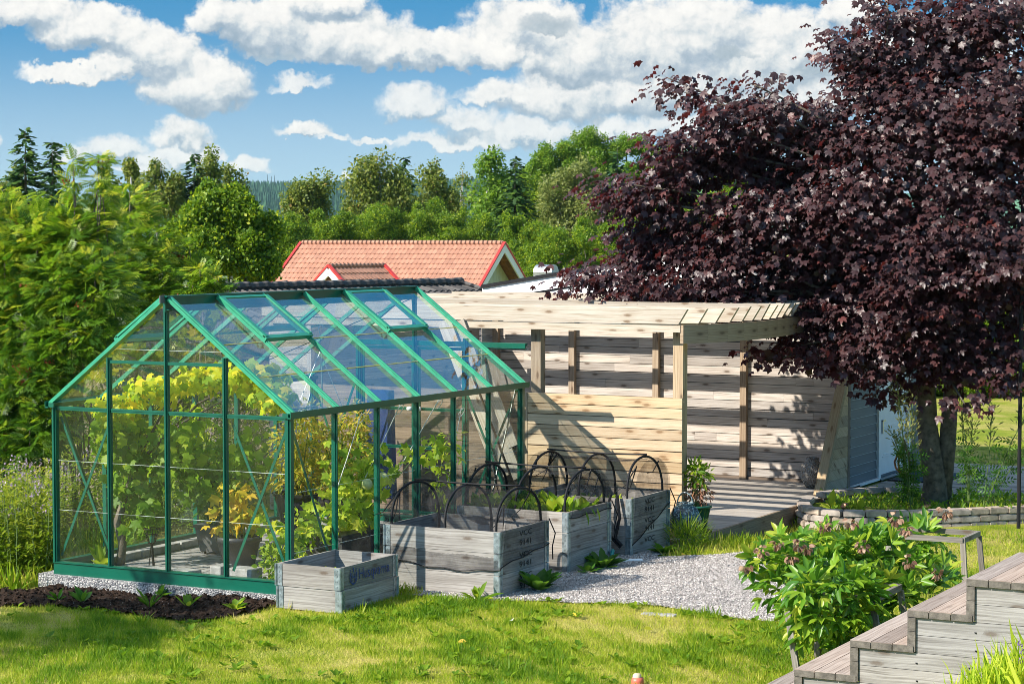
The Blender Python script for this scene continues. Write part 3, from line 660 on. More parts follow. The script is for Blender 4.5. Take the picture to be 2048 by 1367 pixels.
# panes
def quadpane(name, c, mat, th=0.003):
    mb = MB(); c = [Vector(p) for p in c]; nn = (c[1] - c[0]).cross(c[-1] - c[0]).normalized() * th
    mb.prism(c, nn); return part(name, mb, mat)
for x, s in ((GX0, -1), (GX1, 1)):
    for i in range(6):
        y0, y1 = GY0 + BAY * i + 0.018, GY0 + BAY * (i + 1) - 0.018
        quadpane('side_pane', [(x, y0, ZS + 0.014), (x, y1, ZS + 0.014), (x, y1, ZE - 0.03), (x, y0, ZE - 0.03)], M['glass_side'])
        n_up = Vector((s * slope, 0, 1)).normalized()
        def rp(t, y, h=0.004): return Vector((GXM + (x - GXM) * t, y, ZR + (ZE - ZR) * t + 0.006)) + n_up * h
        vent = (s > 0 and i in (1, 4)) or (s < 0 and i in (0, 3))
        t0 = 0.42 if vent else 0.05
        quadpane('roof_pane', [rp(t0, y0), rp(1.0, y0), rp(1.0, y1), rp(t0, y1)], M['glass_roof'])
        if vent:
            vt = MB(); H = 0.035
            for ya in (y0 - 0.02, y1 + 0.02): vt.beam(rp(0.03, ya, H + 0.015), rp(0.41, ya, H + 0.03), 0.05, 0.02, n_up)
            vt.beam(rp(0.41, y0 - 0.045, H + 0.01), rp(0.41, y1 + 0.045, H + 0.01), 0.045, 0.045, n_up); vt.beam(rp(0.03, y0, H), rp(0.03, y1, H), 0.03, 0.03, n_up)
            vo_ = part('roof_vent', vt, M['green_pale'])
            q = MB(); q.prism([rp(0.05, y0 + .006, H + 0.012), rp(0.395, y0 + .006, H + 0.027), rp(0.395, y1 - .006, H + 0.027), rp(0.05, y1 - .006, H + 0.012)], n_up * 0.003); q.build('vent_pane', M['glass_roof'], vo_)
m, nt_, out = new_mat('algae stained glass edge'); prin(nt_, out, ramp(nt_, noise(nt_, objsock(nt_), 7, 4), [(0.4, (0.33, 0.34, 0.20)), (0.6, (0.42, 0.38, 0.06))]), 0.7); M['algae'] = m
for x, s in ((GX0, -1), (GX1, 1)):
    n_up = Vector((s * slope, 0, 1)).normalized()
    for t in (0.415, 0.70):
        for i in range(6):
            if t < 0.5 and ((s > 0 and i in (1, 4)) or (s < 0 and i in (0, 3))): continue
            y0, y1 = GY0 + BAY * i + 0.02, GY0 + BAY * (i + 1) - 0.02
            mb = MB(); p = lambda y: Vector((GXM + (x - GXM) * t, y, ZR + (ZE - ZR) * t + 0.016))
            mb.beam(p(y0), p(y1), 0.010, 0.004, n_up); part('pane_overlap', mb, M['algae'])
def gable_panes(y, posts, skip=()):
    xs = [GX0] + posts + [GX1]
    for i in range(4):
        if i in skip: continue
        a, b = xs[i] + 0.024, xs[i + 1] - 0.024
        quadpane('gable_pane', [(a, y, ZS + 0.014), (b, y, ZS + 0.014), (b, y, 1.585), (a, y, 1.585)], M['glass_side'])
        quadpane('gable_pane', [(a, y, 1.628), (b, y, 1.628), (b, y, roofz(b) - 0.03), (a, y, roofz(a) - 0.03)], M['glass_side'])
gable_panes(GY0, FP); gable_panes(GY1, RP, (1, 2))
for z, dz in ((1.12, -0.05), (0.66, -0.04), (2.17, 0.0)):        # slightly milky lap joints between gable panes
    for xa, xb in zip([GX0] + FP, FP + [GX1]):
        if z > 1.7 and (xa < FP[0] - 0.1 or xb > FP[2] + 0.1): continue
        mb = MB(); mb.box(xa + 0.03, xb - 0.03, GY0 - 0.004, GY0 - 0.001, z, z + 0.004); part('pane_overlap', mb, M['lap'])
for z in (0.95, 0.42):
    for i in range(6):
        mb = MB(); y0 = GY0 + BAY * i; mb.box(GX1 + 0.004, GX1 + 0.007, y0 + 0.03, y0 + BAY - 0.03, z, z + 0.004); part('pane_overlap', mb, M['lap'])

# ------------------------------------------------------------------ inside the greenhouse
m, nt_, out = new_mat('paving slabs'); o_ = objsock(nt_)
br = nd(nt_, 'ShaderNodeTexBrick', {'Vector': o_, 'Color1': (0.36, 0.34, 0.32, 1), 'Color2': (0.27, 0.255, 0.24, 1), 'Mortar': (0.10, 0.09, 0.08, 1), 'Scale': 1.0, 'Mortar Size': 0.008, 'Brick Width': 0.21, 'Row Height': 0.14})
c = mixc(nt_, 1.0, br.outputs[0], ramp(nt_, noise(nt_, o_, 9, 5), [(0.3, gr(0.7)), (0.7, gr(1.1))]), 'MULTIPLY')
prin(nt_, out, c, 0.9, bump(nt_, br.outputs['Fac'], 0.5, -0.01)); M['paving'] = m
mb = MB(); mb.box(GX0 + 0.03, GX1 - 0.045, GY0 + 0.19, GY1 + 0.6, 0.0, 0.10); o = mb.build('paving', M['paving']); tag(o, kind='structure')
FZ = 0.10
def stone_block(loc, size, rz, label, group=None, name='kerb_stone'):
    mb = MB(); a, b, c = size
    mb.box(-a / 2, a / 2, -b / 2, b / 2, 0, c); o = mb.build(name, M['concrete']); o.location = loc; o.rotation_euler = (0, 0, rz)
    bv = o.modifiers.new('bevel', 'BEVEL'); bv.width = 0.012; bv.segments = 2
    return tag(o, label, 'stone', group)
for i in range(5):
    stone_block((GX0 + 0.22, GY0 + 0.62 + i * 0.62, FZ), (0.11, 0.60, 0.075), 0.0, 'grey kerb stone laid in the row along the left glass wall inside the greenhouse', 'kerb stones in a row inside the greenhouse')
p = at(440, 1148, z=FZ + 0.02)
stone_block((-11.38, 15.86, FZ), (0.12, 0.2, 0.13), 0.05, 'dark sided grey block standing behind the front sill by the right bay')
stone_block((-11.13, 15.88, FZ), (0.26, 0.18, 0.12), 0.0, 'pair width grey block lying behind the crossed braces of the front gable')
stone_block((-12.1, 15.87, FZ), (0.36, 0.16, 0.05), 0.04, 'flat pale slab lying behind the front sill beside the vine trunk')
stone_block((-11.76, 15.86, FZ), (0.22, 0.16, 0.06), -0.05, 'flat pale slab lying behind the middle gable post')

LEAF = {}
LEAF['vine'] = leafmat('vine leaf', [(0, (0.09, 0.20, 0.010)), (0.45, (0.20, 0.32, 0.014)), (0.75, (0.42, 0.48, 0.02)), (1, (0.62, 0.55, 0.03))], 0.52)
LEAF['vine_y'] = leafmat('yellowing vine leaf', [(0, (0.20, 0.33, 0.012)), (0.45, (0.44, 0.52, 0.02)), (0.8, (0.72, 0.64, 0.025)), (1, (0.76, 0.58, 0.04))], 0.52)
LEAF['yellow'] = leafmat('yellow leaf', [(0, (0.25, 0.30, 0.02)), (0.4, (0.58, 0.46, 0.03)), (1, (0.66, 0.44, 0.06))], 0.45)
LEAF['basil'] = leafmat('deep green leaf', [(0, (0.025, 0.09, 0.008)), (0.6, (0.06, 0.17, 0.012)), (1, (0.14, 0.26, 0.02))], 0.4)
LEAF['melon'] = leafmat('melon leaf', [(0, (0.18, 0.30, 0.014)), (0.5, (0.36, 0.47, 0.03)), (1, (0.60, 0.60, 0.07))], 0.5)
LEAF['tomato'] = leafmat('tired tomato leaf', [(0, (0.20, 0.28, 0.02)), (0.45, (0.46, 0.44, 0.05)), (0.8, (0.64, 0.50, 0.06)), (1, (0.56, 0.34, 0.06))], 0.45)
LEAF['weed'] = leafmat('weed leaf', [(0, (0.07, 0.16, 0.008)), (0.5, (0.17, 0.28, 0.014)), (1, (0.36, 0.42, 0.03))], 0.45)
T_GRAPE = t_palm(0.55, 5, 0.98, 0.14); T_OVAL = t_oval(); T_SLIM = t_oval(0.16, 0.05)
def ball_pts(r, n, c, rad, shell=0.45):
    d = randdir(r, n); rr = r.uniform(0, 1, n) ** shell
    return np.array(c) + d * rr[:, None] * np.array(rad), d
# grapevine: trunk against the left wall, canopy under the roof
r = np.random.default_rng(31)
vine = thing('grapevine', 'tall grapevine filling the left half of the greenhouse, yellow at the top', 'vine', (-12.72, 16.1, FZ))
mb = MB(); mb.tube([(-12.72, 16.1, FZ - 0.02), (-12.70, 16.12, 0.3), (-12.78, 16.15, 0.5), (-12.72, 16.2, 0.75), (-12.76, 16.5, 1.2), (-12.5, 16.9, 1.7)], [0.045, 0.04, 0.042, 0.03, 0.022, 0.012], 8)
for q in ((-12.75, 16.9, 1.5), (-12.6, 17.6, 1.55), (-12.2, 16.4, 1.75), (-12.7, 15.9, 1.45), (-12.0, 17.3, 1.85)):
    mb.tube([(-12.74, 16.35, 1.0), ((-12.74 + q[0]) / 2 + .05, (16.35 + q[1]) / 2, 1.0 + (q[2] - 1) * .7), q], [0.018, 0.012, 0.006], 5)
mb.build('vine_trunk', M['bark'], vine, smooth=True)
blobs = [((-12.75, 16.1, 1.35), (0.26, 0.35, 0.30), 150), ((-12.68, 16.3, 0.95), (0.28, 0.4, 0.35), 150), ((-12.35, 16.5, 1.15), (0.35, 0.4, 0.4), 190), ((-12.1, 16.9, 0.95), (0.3, 0.5, 0.35), 130), ((-12.75, 17.2, 1.1), (0.2, 0.7, 0.5), 150), ((-12.5, 16.2, 0.62), (0.25, 0.3, 0.22), 70), ((-11.75, 16.9, 1.2), (0.2, 0.3, 0.3), 40)]
P_ = []; N_ = []
for c, rad, n in blobs:
    p, d = ball_pts(r, int(n * 1.2), c, rad, 0.5); P_.append(p); N_.append(d)
P_ = np.concatenate(P_); N_ = np.concatenate(N_)
P_[:, 0] = np.clip(P_[:, 0], GX0 + 0.08, GX1 - 0.2); P_[:, 1] = np.maximum(P_[:, 1], GY0 + 0.1)
n = len(P_); hrel = np.clip((P_[:, 2] - 0.6) / 1.0, 0, 1)
scatter('foliage', T_GRAPE, P_, np.stack([r.normal(0, .5, n), r.normal(-.2, .5, n), -np.ones(n) * 0.8], 1), norm(N_ + r.normal(0, .6, (n, 3)) + np.array([0.2, -0.5, 0.5])), r.uniform(0.07, 0.135, n), LEAF['vine'], vine, rnd=np.clip(hrel * 0.5 + r.normal(0.15, 0.15, n), 0, 1), seed=2)
blobs = [((-12.45, 16.3, 1.78), (0.35, 0.35, 0.16), 110), ((-12.0, 16.5, 1.88), (0.35, 0.4, 0.16), 120), ((-11.75, 16.9, 1.86), (0.32, 0.5, 0.18), 110), ((-11.45, 16.8, 1.72), (0.22, 0.3, 0.12), 55), ((-12.75, 16.1, 1.62), (0.2, 0.35, 0.14), 60), ((-11.3, 16.6, 1.66), (0.14, 0.2, 0.08), 22), ((-12.2, 17.4, 1.8), (0.5, 0.5, 0.2), 70)]
P_ = []; N_ = []
for c, rad, n in blobs:
    p, d = ball_pts(r, int(n * 1.2), c, rad, 0.5); P_.append(p); N_.append(d)
P_ = np.concatenate(P_); N_ = np.concatenate(N_); n = len(P_)
P_[:, 0] = np.maximum(P_[:, 0], GX0 + 0.08); P_[:, 2] = np.minimum(P_[:, 2], roofz(0) + 99)
P_[:, 2] = np.minimum(P_[:, 2], np.array([roofz(x) for x in P_[:, 0]]) - 0.10)
scatter('top_foliage', T_GRAPE, P_, np.stack([r.normal(0, .5, n), r.normal(-.3, .5, n), -np.ones(n) * 0.6], 1), norm(N_ + r.normal(0, .6, (n, 3)) + np.array([0, -0.3, 0.6])), r.uniform(0.08, 0.145, n), LEAF['vine_y'], vine, seed=3)['label'] = 'yellow leaves spreading under the roof'

def pot_lathe(name, c, r0, r1, h, mat, parent, rim=0.02, flute=0, n=28):
    mb = MB(); prof = [(0.0, 0.0), (r0, 0.0), (r0 * 1.02, 0.02), (r1 * 0.98, h - rim * 1.6), (r1 * 1.06, h - rim * 1.5), (r1 * 1.08, h), (r1 * 0.98, h), (r1 * 0.94, h - 0.05), (0, h - 0.05)]
    mb.lathe(c, prof, n, flute=flute, nf=9); return mb.build(name, mat, parent, smooth=not flute)
def soil_disc(c, rad, parent):
    mb = MB(); mb.lathe(c, [(0.0, 0.012), (rad * 0.6, 0.008), (rad, 0.0), (rad, -0.01), (0, -0.012)], 18); return mb.build('soil', M['soil'], parent)
def leafball(name, parent, seed, groups, tpl, mat, smin, smax, droop=0.3, up=0.4, rnd=None):
    r = np.random.default_rng(seed); P_ = []; N_ = []
    for c, rad, n in groups:
        p, d = ball_pts(r, n, c, rad, 0.5); P_.append(p); N_.append(d)
    P_ = np.concatenate(P_); N_ = np.concatenate(N_); n = len(P_)
    tip = norm(N_ * 0.8 + r.normal(0, .5, (n, 3)) + np.array([0, 0, -droop]))
    return scatter(name, tpl, P_, tip, norm(N_ * 0.4 + r.normal(0, .55, (n, 3)) + np.array([0, -0.2, up])), r.uniform(smin, smax, n), mat, parent, rnd=rnd, seed=seed)
def stems(name, parent, base, tops, rad, mat=None, seed=0, bend=0.06):
    r = np.random.default_rng(seed); mb = MB()
    for t in tops:
        b = Vector(base) + Vector((r.normal(0, .02), r.normal(0, .02), 0)); t = Vector(t); mid = (b + t) / 2 + Vector((r.normal(0, bend), r.normal(0, bend), 0))
        mb.tube([b, mid, t], [rad, rad * 0.8, rad * 0.4], 5)
    return mb.build(name, mat or M['stem'], parent)
# square planter with basil-like plant
c0 = Vector((-12.35, 17.15, FZ))
pl = thing('potted_pepper', 'dark leafy pepper plant in a square grey footed planter inside the greenhouse', 'potted plant', c0)
mb = MB(); a, b, h = 0.12, 0.155, 0.26
mb.hexa([c0 + Vector(v) for v in ((-a, -a, .03), (a, -a, .03), (a, a, .03), (-a, a, .03), (-b, -b, h), (b, -b, h), (b, b, h), (-b, b, h))])
for sx in (-1, 1):
    for sy in (-1, 1): mb.box(c0.x + sx * .095 - .02, c0.x + sx * .095 + .02, c0.y + sy * .095 - .02, c0.y + sy * .095 + .02, FZ, FZ + .031)
mb.box(c0.x - b - .012, c0.x + b + .012, c0.y - b - .012, c0.y + b + .012, FZ + h + 0.001, FZ + h + .03); mb.build('planter', M['greyplastic'], pl)
stems('stems', pl, c0 + Vector((0, 0, h)), [c0 + Vector((dx, dy, 0.85)) for dx, dy in ((-.1, 0), (.08, .05), (0, -.1), (.05, .1))], 0.008, seed=1)
leafball('foliage', pl, 41, [(c0 + Vector((0, 0, .75)), (.22, .2, .28), 260), (c0 + Vector((0, 0, .45)), (.2, .2, .15), 120)], T_OVAL, LEAF['basil'], 0.06, 0.11, 0.5)
c0 = Vector((-11.72, 16.62, FZ))
pl = thing('potted_cucumber', 'yellowing cucumber plant in a round dark ribbed pot behind the gable', 'potted plant', c0)
pot_lathe('pot', c0, 0.15, 0.205, 0.28, M['darkgrey'], pl, 0.035); soil_disc(c0 + Vector((0, 0, .235)), 0.19, pl)
stems('stems', pl, c0 + Vector((0, 0, .24)), [c0 + Vector(v) for v in ((-.1, 0, .75), (.05, .05, .7), (-.18, -.05, .5), (.1, -.08, .55))], 0.007, seed=2)
leafball('foliage', pl, 42, [(c0 + Vector((-.08, 0, .62)), (.16, .14, .2), 50), (c0 + Vector((.06, .05, .5)), (.18, .15, .16), 40), (c0 + Vector((-.17, -.1, .38)), (.1, .08, .16), 14)], T_GRAPE, LEAF['yellow'], 0.09, 0.15, 0.9, 0.2)
for i, (c0, lab) in enumerate(((Vector((-12.1, 18.2, FZ)), 'straggly yellow tomato plant in a tall black pot, left of the corner post'), (Vector((-11.62, 18.35, FZ)), 'straggly yellow tomato plant in a tall black pot seen right of the corner post'))):
    pl = thing('potted_tomato', lab, 'potted plant', c0, 'tomato plants in tall black pots')
    pot_lathe('pot', c0, 0.14, 0.24, 0.50, M['darkgrey'], pl, 0.02, flute=0.03, n=54); soil_disc(c0 + Vector((0, 0, .455)), 0.2, pl)
    stems('stems', pl, c0 + Vector((0, 0, .46)), [c0 + Vector((random.uniform(-.2, .2), random.uniform(-.2, .2), random.uniform(.9, 1.3))) for _ in range(7)], 0.009, seed=3 + i)
    leafball('foliage', pl, 43 + i, [(c0 + Vector((0, 0, .95)), (.34, .3, .34), 900), (c0 + Vector((0, 0, .65)), (.36, .34, .18), 500), (c0 + Vector((.1, 0, 1.25)), (.16, .16, .22), 170)], T_SLIM, LEAF['tomato'], 0.05, 0.09, 0.5)
# melon plants trained up strings along the right wall
c0 = Vector((-10.95, 17.35, FZ))
pl = thing('melon_plant', 'sprawling pale green melon plant in a black tub by the right glass wall', 'potted plant', c0)
mb = MB(); mb.box(c0.x - .22, c0.x + .2, c0.y - .45, c0.y + .5, FZ, FZ + .3); mb.build('tub', M['darkgrey'], pl)
leafball('foliage', pl, 45, [(c0 + Vector((0, -.1, .5)), (.3, .5, .2), 130), (c0 + Vector((.05, .1, .72)), (.3, .4, .22), 110), (c0 + Vector((-.1, -.55, .38)), (.25, .35, .16), 60), (c0 + Vector((.05, -.35, .9)), (.1, .12, .15), 14), (c0 + Vector((.1, .2, 1.0)), (.16, .3, .16), 40), (c0 + Vector((-.2, -.75, .2)), (.2, .25, .12), 30)], T_GRAPE, LEAF['melon'], 0.08, 0.14, 0.4)
stems('stems', pl, c0 + Vector((0, 0, .28)), [c0 + Vector(v) for v in ((.1, -.4, 1.25), (.15, .3, 1.15), (.2, .9, 1.05), (.15, 1.4, 1.1), (0, -.8, .5))], 0.006, seed=6, bend=.1)
mel = leafball('climbing_foliage', pl, 46, [(c0 + Vector((.12, -.4, 1.18)), (.08, .12, .1), 8), (c0 + Vector((.2, .9, .98)), (.12, .2, .12), 16), (c0 + Vector((.2, 1.35, .95)), (.12, .15, .2), 30), (c0 + Vector((.15, .35, .85)), (.14, .3, .14), 22)], T_GRAPE, LEAF['melon'], 0.08, 0.12, 0.6)
M['melonskin'] = simple('melon skin', (0.50, 0.52, 0.22), 0.5, 0.1, 20)
for q, rad in (((-10.7, 17.55, 0.88), 0.062), ((-10.72, 17.3, 0.85), 0.055)):
    mb = MB(); mb.lathe(q, [(0, -rad)] + [(rad * math.cos(a), rad * math.sin(a)) for a in np.linspace(-1.3, 1.3, 9)] + [(0, rad)], 16); mb.build('melon', M['melonskin'], pl, smooth=True)
for i, (a, b) in enumerate((((-10.62, 17.05, 1.55), (-10.75, 16.75, 0.75)), ((-10.62, 17.75, 1.58), (-10.8, 17.4, 0.9)), ((-10.62, 18.5, 1.58), (-10.85, 17.9, 0.75)), ((-10.7, 19.1, 1.45), (-10.75, 18.9, 0.7)))):
    a = Vector(a); b = Vector(b); mb = MB(); mb.tube([a, (a + b) / 2 + Vector((0, 0, -.01)), b], 0.0045, 5); mb.tube([a + Vector((0.03 * math.cos(t), 0.05 * math.sin(t), -0.05 + 0.05 * math.cos(t))) for t in np.linspace(0, 6, 9)], 0.004, 5)
    tag(mb.build('training_string', M['string']), 'white training string with a looped knot hanging from the right eaves gutter', 'string', 'plant strings tied to the right eaves')
c0 = Vector((-10.8, 18.85, FZ))
pl = thing('potted_vine_seedling', 'thin yellow green climber in a black pot near the far right glass', 'potted plant', c0)
pot_lathe('pot', c0, 0.12, 0.16, 0.25, M['darkgrey'], pl); stems('stems', pl, c0 + Vector((0, 0, .2)), [c0 + Vector((0.05, .1, 1.1)), c0 + Vector((-.05, -.1, .9))], 0.007, seed=9)
leafball('foliage', pl, 47, [(c0 + Vector((0.05, .1, .95)), (.18, .25, .2), 60), (c0 + Vector((0, 0, .6)), (.12, .12, .25), 50)], T_SLIM, LEAF['melon'], 0.06, 0.11, 0.8)
# bushy low plant behind the right front bay, and a rosette by the left corner
c0 = Vector((-10.82, 15.95, FZ))
pl = thing('low_herb', 'bushy bright green herb growing behind the sill beside the corner post', 'plant', c0)
leafball('foliage', pl, 48, [(c0 + Vector((0, 0, .16)), (.24, .14, .16), 260), (c0 + Vector((.05, 0, .33)), (.2, .12, .14), 120)], T_OVAL, LEAF['weed'], 0.035, 0.065, 0.2)
stems('stems', pl, c0, [c0 + Vector((dx, dy, .35)) for dx, dy in ((-.1, 0), (.1, .03), (0, -.04), (.15, .05))], 0.005, seed=12)
leafball('broad_leaves', pl, 49, [(c0 + Vector((.12, 0, .4)), (.16, .1, .12), 24), (c0 + Vector((-.2, .1, .5)), (.1, .1, .08), 8)], T_GRAPE, LEAF['vine'], 0.09, 0.13, 0.6)
def rosette(name, label, c, n, L, seed, mat='weed', w=0.2, group=None, tilt=0.9, cat='plant'):
    r = np.random.default_rng(seed); a = r.uniform(0, 2 * PI, n); e = r.uniform(0.25, tilt, n)
    tip = np.stack([np.cos(a) * np.cos(e), np.sin(a) * np.cos(e), np.sin(e)], 1); nr = np.stack([-np.cos(a) * np.sin(e), -np.sin(a) * np.sin(e), np.cos(e)], 1)
    o = scatter(name, t_oval(w, 0.05), np.array(c) + tip * 0.02, tip, nr, L * r.uniform(.6, 1.1, n), LEAF[mat], seed=seed)
    return tag(o, label, cat, group)
rosette('rosette_plant', 'single rosette of long upright green leaves in the left front corner of the greenhouse', (-12.78, 15.9, FZ), 12, 0.26, 51, 'weed', 0.17, tilt=1.35)
# wire basket stand
c0 = Vector((-12.38, 16.15, FZ)); mb = MB()
for k in range(8):
    a = k * PI / 4; mb.tube([(c0.x + .03 * math.cos(a), c0.y + .03 * math.sin(a), c0.z + .22), (c0.x + .075 * math.cos(a), c0.y + .075 * math.sin(a), c0.z + .36)], 0.003, 4)
for rad, z in ((.075, .36), (.055, .30), (.03, .22)): mb.tube([(c0.x + rad * math.cos(t), c0.y + rad * math.sin(t), c0.z + z) for t in np.linspace(0, 2 * PI, 17)[:-1]], 0.004, 4, closed=True)
mb.tube([c0 + Vector((.02, 0, 0)), c0 + Vector((0, 0, .22))], 0.012, 6); mb.tube([c0 + Vector((-.05, .02, 0)), c0 + Vector((-.01, 0, .2))], 0.004, 4)
tag(mb.build('wire_basket_stand', M['black']), 'small black wire cup on a short leg beside the vine trunk', 'stand')
# hanging tealight holder chandelier
c0 = Vector((-11.5, 17.7, 1.52)); lam = thing('hanging_candle_rack', 'hanging rack of glass tealight holders on thin chains under the roof', 'candle holder', c0)
for k in range(5):
    a = 2 * PI * k / 5; p = c0 + Vector((.26 * math.cos(a), .26 * math.sin(a), 0)); mb = MB()
    mb.lathe(p, [(0, 0), (.028, 0), (.036, .07), (.033, .07), (.026, .008), (0, .006)], 12); mb.build('glass_cup', M['glass_side'], lam, smooth=True)
    mb = MB(); mb.lathe(p + Vector((0, 0, -.03)), [(0, 0), (.045, .0), (.05, .028), (.0, .028)], 12); mb.build('metal_saucer', M['galv'], lam)
mb = MB(); mb.tube([(c0.x + .26 * math.cos(t), c0.y + .26 * math.sin(t), c0.z - .02) for t in np.linspace(0, 2 * PI, 25)[:-1]], 0.006, 5, closed=True); mb.build('ring', M['galv'], lam)
mb = MB()
for k in range(3):
    a = 2 * PI * k / 3; mb.tube([(c0.x + .26 * math.cos(a), c0.y + .26 * math.sin(a), c0.z), (c0.x, c0.y, c0.z + .55)], 0.003, 4)
mb.tube([(c0.x, c0.y, c0.z + .55), (c0.x, c0.y, c0.z + .72), (c0.x - .02, c0.y, c0.z + .78), (c0.x + .02, c0.y, c0.z + .82), (c0.x + .04, c0.y, c0.z + .78)], 0.004, 5); mb.tube([(c0.x + .02, c0.y, c0.z + .5), (c0.x + .02, c0.y, c0.z - .1)], 0.006, 5)
mb.build('chain', M['galv'], lam)
mb = MB(); mb.hexa([(-12.6, 20.3, .3), (-12.22, 20.25, .3), (-12.2, 20.32, .3), (-12.58, 20.38, .3), (-12.58, 20.32, 1.5), (-12.25, 20.28, 1.5), (-12.24, 20.33, 1.5), (-12.57, 20.38, 1.5)])
tag(mb.build('folded_tarpaulin', M['tarp']), 'dark blue folded tarpaulin hung behind the far left of the greenhouse doors', 'tarpaulin')
mb = MB(); mb.box(-12.14, -11.98, 18.9, 19.0, FZ, FZ + .3); mb.prism([(-12.14, 18.9, FZ + .301), (-12.14, 19.0, FZ + .301), (-12.14, 18.95, FZ + .36)], (.16, 0, 0)); M['paleblue'] = simple('pale blue card', (0.5, 0.66, 0.78), 0.5, 0.1)
tag(mb.build('carton', M['paleblue']), 'pale blue and white carton standing on the greenhouse floor behind the pots', 'carton')
# ------------------------------------------------------------------ raised beds of stacked pallet collars
def text_mesh(name, txt, size, origin, xdir, ydir, mat, parent, depth=0.0012, align='CENTER', sx=1.0):
    cu = bpy.data.curves.new(name, 'FONT'); cu.body = txt; cu.size = size; cu.align_x = align; cu.extrude = depth / 2; cu.resolution_u = 3; cu.space_character = 1.0
    t = bpy.data.objects.new(name, cu); COL.objects.link(t); bpy.context.view_layer.update()
    me = bpy.data.meshes.new_from_object(t.evaluated_get(bpy.context.evaluated_depsgraph_get())); bpy.data.objects.remove(t)
    X = Vector(xdir).normalized(); Y = Vector(ydir).normalized(); Z = X.cross(Y)
    me.transform(Matrix(((X.x * sx, Y.x, Z.x, origin[0]), (X.y * sx, Y.y, Z.y, origin[1]), (X.z * sx, Y.z, Z.z, origin[2]), (0, 0, 0, 1))))
    me.materials.clear(); me.materials.append(mat); me.name = name
    o = bpy.data.objects.new(name, me); COL.objects.link(o); attach(o, parent); return o
CH = 0.195
def crate(label, x0, x1, y0, y1, z0, n, fill, jit=0.004, seed=1):
    r = random.Random(seed); th = 0.022
    c = thing('raised_bed', label, 'raised bed', ((x0 + x1) / 2, (y0 + y1) / 2, z0), 'raised beds built of stacked pallet collars')
    for k in range(n):
        a = z0 + k * CH + 0.0015; b = z0 + (k + 1) * CH - 0.0015; j = lambda: r.uniform(-jit, jit); dx, dy = j(), j()
        for (u0, u1, v0, v1) in ((x0, x1, y0, y0 + th), (x0, x1, y1 - th, y1), (x0, x0 + th, y0 + th + .001, y1 - th - .001), (x1 - th, x1, y0 + th + .001, y1 - th - .001)):
            mb = MB(); mb.box(u0 + dx, u1 + dx, v0 + dy, v1 + dy, a, b); mb.build('board', M['crate_wood'], c)
        for cx, sx in ((x0, -1), (x1, 1)):
            for cyy, sy in ((y0, -1), (y1, 1)):
                h = MB(); w = 0.055; cx2 = cx + dx; cy2 = cyy + dy
                fx0, fx1 = sorted((cx2 - sx * 0.004, cx2 - sx * w)); fy0, fy1 = sorted((cy2 - sy * 0.004, cy2 - sy * w))
                h.box(fx0, fx1, *sorted((cy2 + sy * 0.0005, cy2 + sy * 0.005)), a + .003, b - .003); h.box(*sorted((cx2 + sx * 0.0005, cx2 + sx * 0.005)), fy0, fy1, a + .003, b - .003)
                h.tube([(cx2 + sx * .006, cy2 + sy * .006, a + .002), (cx2 + sx * .006, cy2 + sy * .006, b - .002)], 0.012, 8)
                for q in range(4):
                    zz = a + 0.025 + q * 0.045; h.box(*sorted((cx2 - sx * .020, cx2 - sx * .03)), *sorted((cy2 + sy * .0051, cy2 + sy * .0075)), zz, zz + .012); h.box(*sorted((cx2 + sx * .0051, cx2 + sx * .0075)), *sorted((cy2 - sy * .024, cy2 - sy * .034)), zz, zz + .012)
                h.build('corner_hinge', M['galv'], c)
    mb = MB(); N = 10; zt = z0 + fill; pts = {}
    for i in range(N + 1):
        for jn in range(N + 1):
            pts[i, jn] = len(mb.v); mb.v.append(Vector((x0 + th + .006 + (x1 - x0 - 2 * th - .012) * i / N, y0 + th + .006 + (y1 - y0 - 2 * th - .012) * jn / N, zt + r.uniform(-.015, .015))))
    for i in range(N):
        for jn in range(N): mb.face([pts[i, jn], pts[i + 1, jn], pts[i + 1, jn + 1], pts[i, jn + 1]], [(0, 0)] * 4, (0, 0))
    mb.build('soil_fill', M['soil'], c); return c
cr1 = crate('small grey wooden raised bed with blue lettering, two collars high, nearest the lawn', -10.40, -9.76, 15.32, 16.24, 0.0, 2, 0.22, seed=2)
cr2 = crate('grey wooden raised bed three collars high with black stencil numbers, nearest netted one', -10.13, -8.95, 16.66, 17.59, 0.0, 3, 0.30, seed=3)
cr3 = crate('grey wooden raised bed full of green leaves, middle one of the three netted beds', -10.20, -9.02, 18.16, 19.09, 0.0, 3, 0.50, seed=4)
cr4 = crate('grey wooden raised bed with stencil numbers standing right in front of the pine screen', -10.13, -8.93, 19.38, 20.31, 0.0, 3, 0.40, seed=5)
def ctext(c, x, y, z, s, size): text_mesh('stencil_text', s, size, (x, y, z), (0, 1, 0), (0, 0, 1), M['ink'], c, sx=1.75)
xf = -8.95 + 0.0055
for k, s1, s2 in ((2, 'VCC', '9141'), (1, 'VCC', '9141'), (0, 'VCC', '9141')):
    ctext(cr2, xf, 17.16, k * CH + 0.112, s1, 0.072); ctext(cr2, xf, 17.16, k * CH + 0.028, s2, 0.072)
xf = -8.93 + 0.0055
for k, s1, s2 in ((2, 'VCC', '9141'), (1, 'VCC', '9141'), (0, 'VCC', None)):
    ctext(cr4, xf, 19.84, k * CH + 0.112, s1, 0.072)
    if s2: ctext(cr4, xf, 19.84, k * CH + 0.028, s2, 0.072)
xf = -9.76 + 0.0055
text_mesh('printed_lettering', 'Husqvarna', 0.135, (xf, 15.605, CH + 0.062), (0, 1, 0), (0, 0, 1), M['blueink'], cr1, align='LEFT', sx=0.88)
mb = MB(); ey, ez = 15.52, CH + 0.10                              # crowned letter H emblem
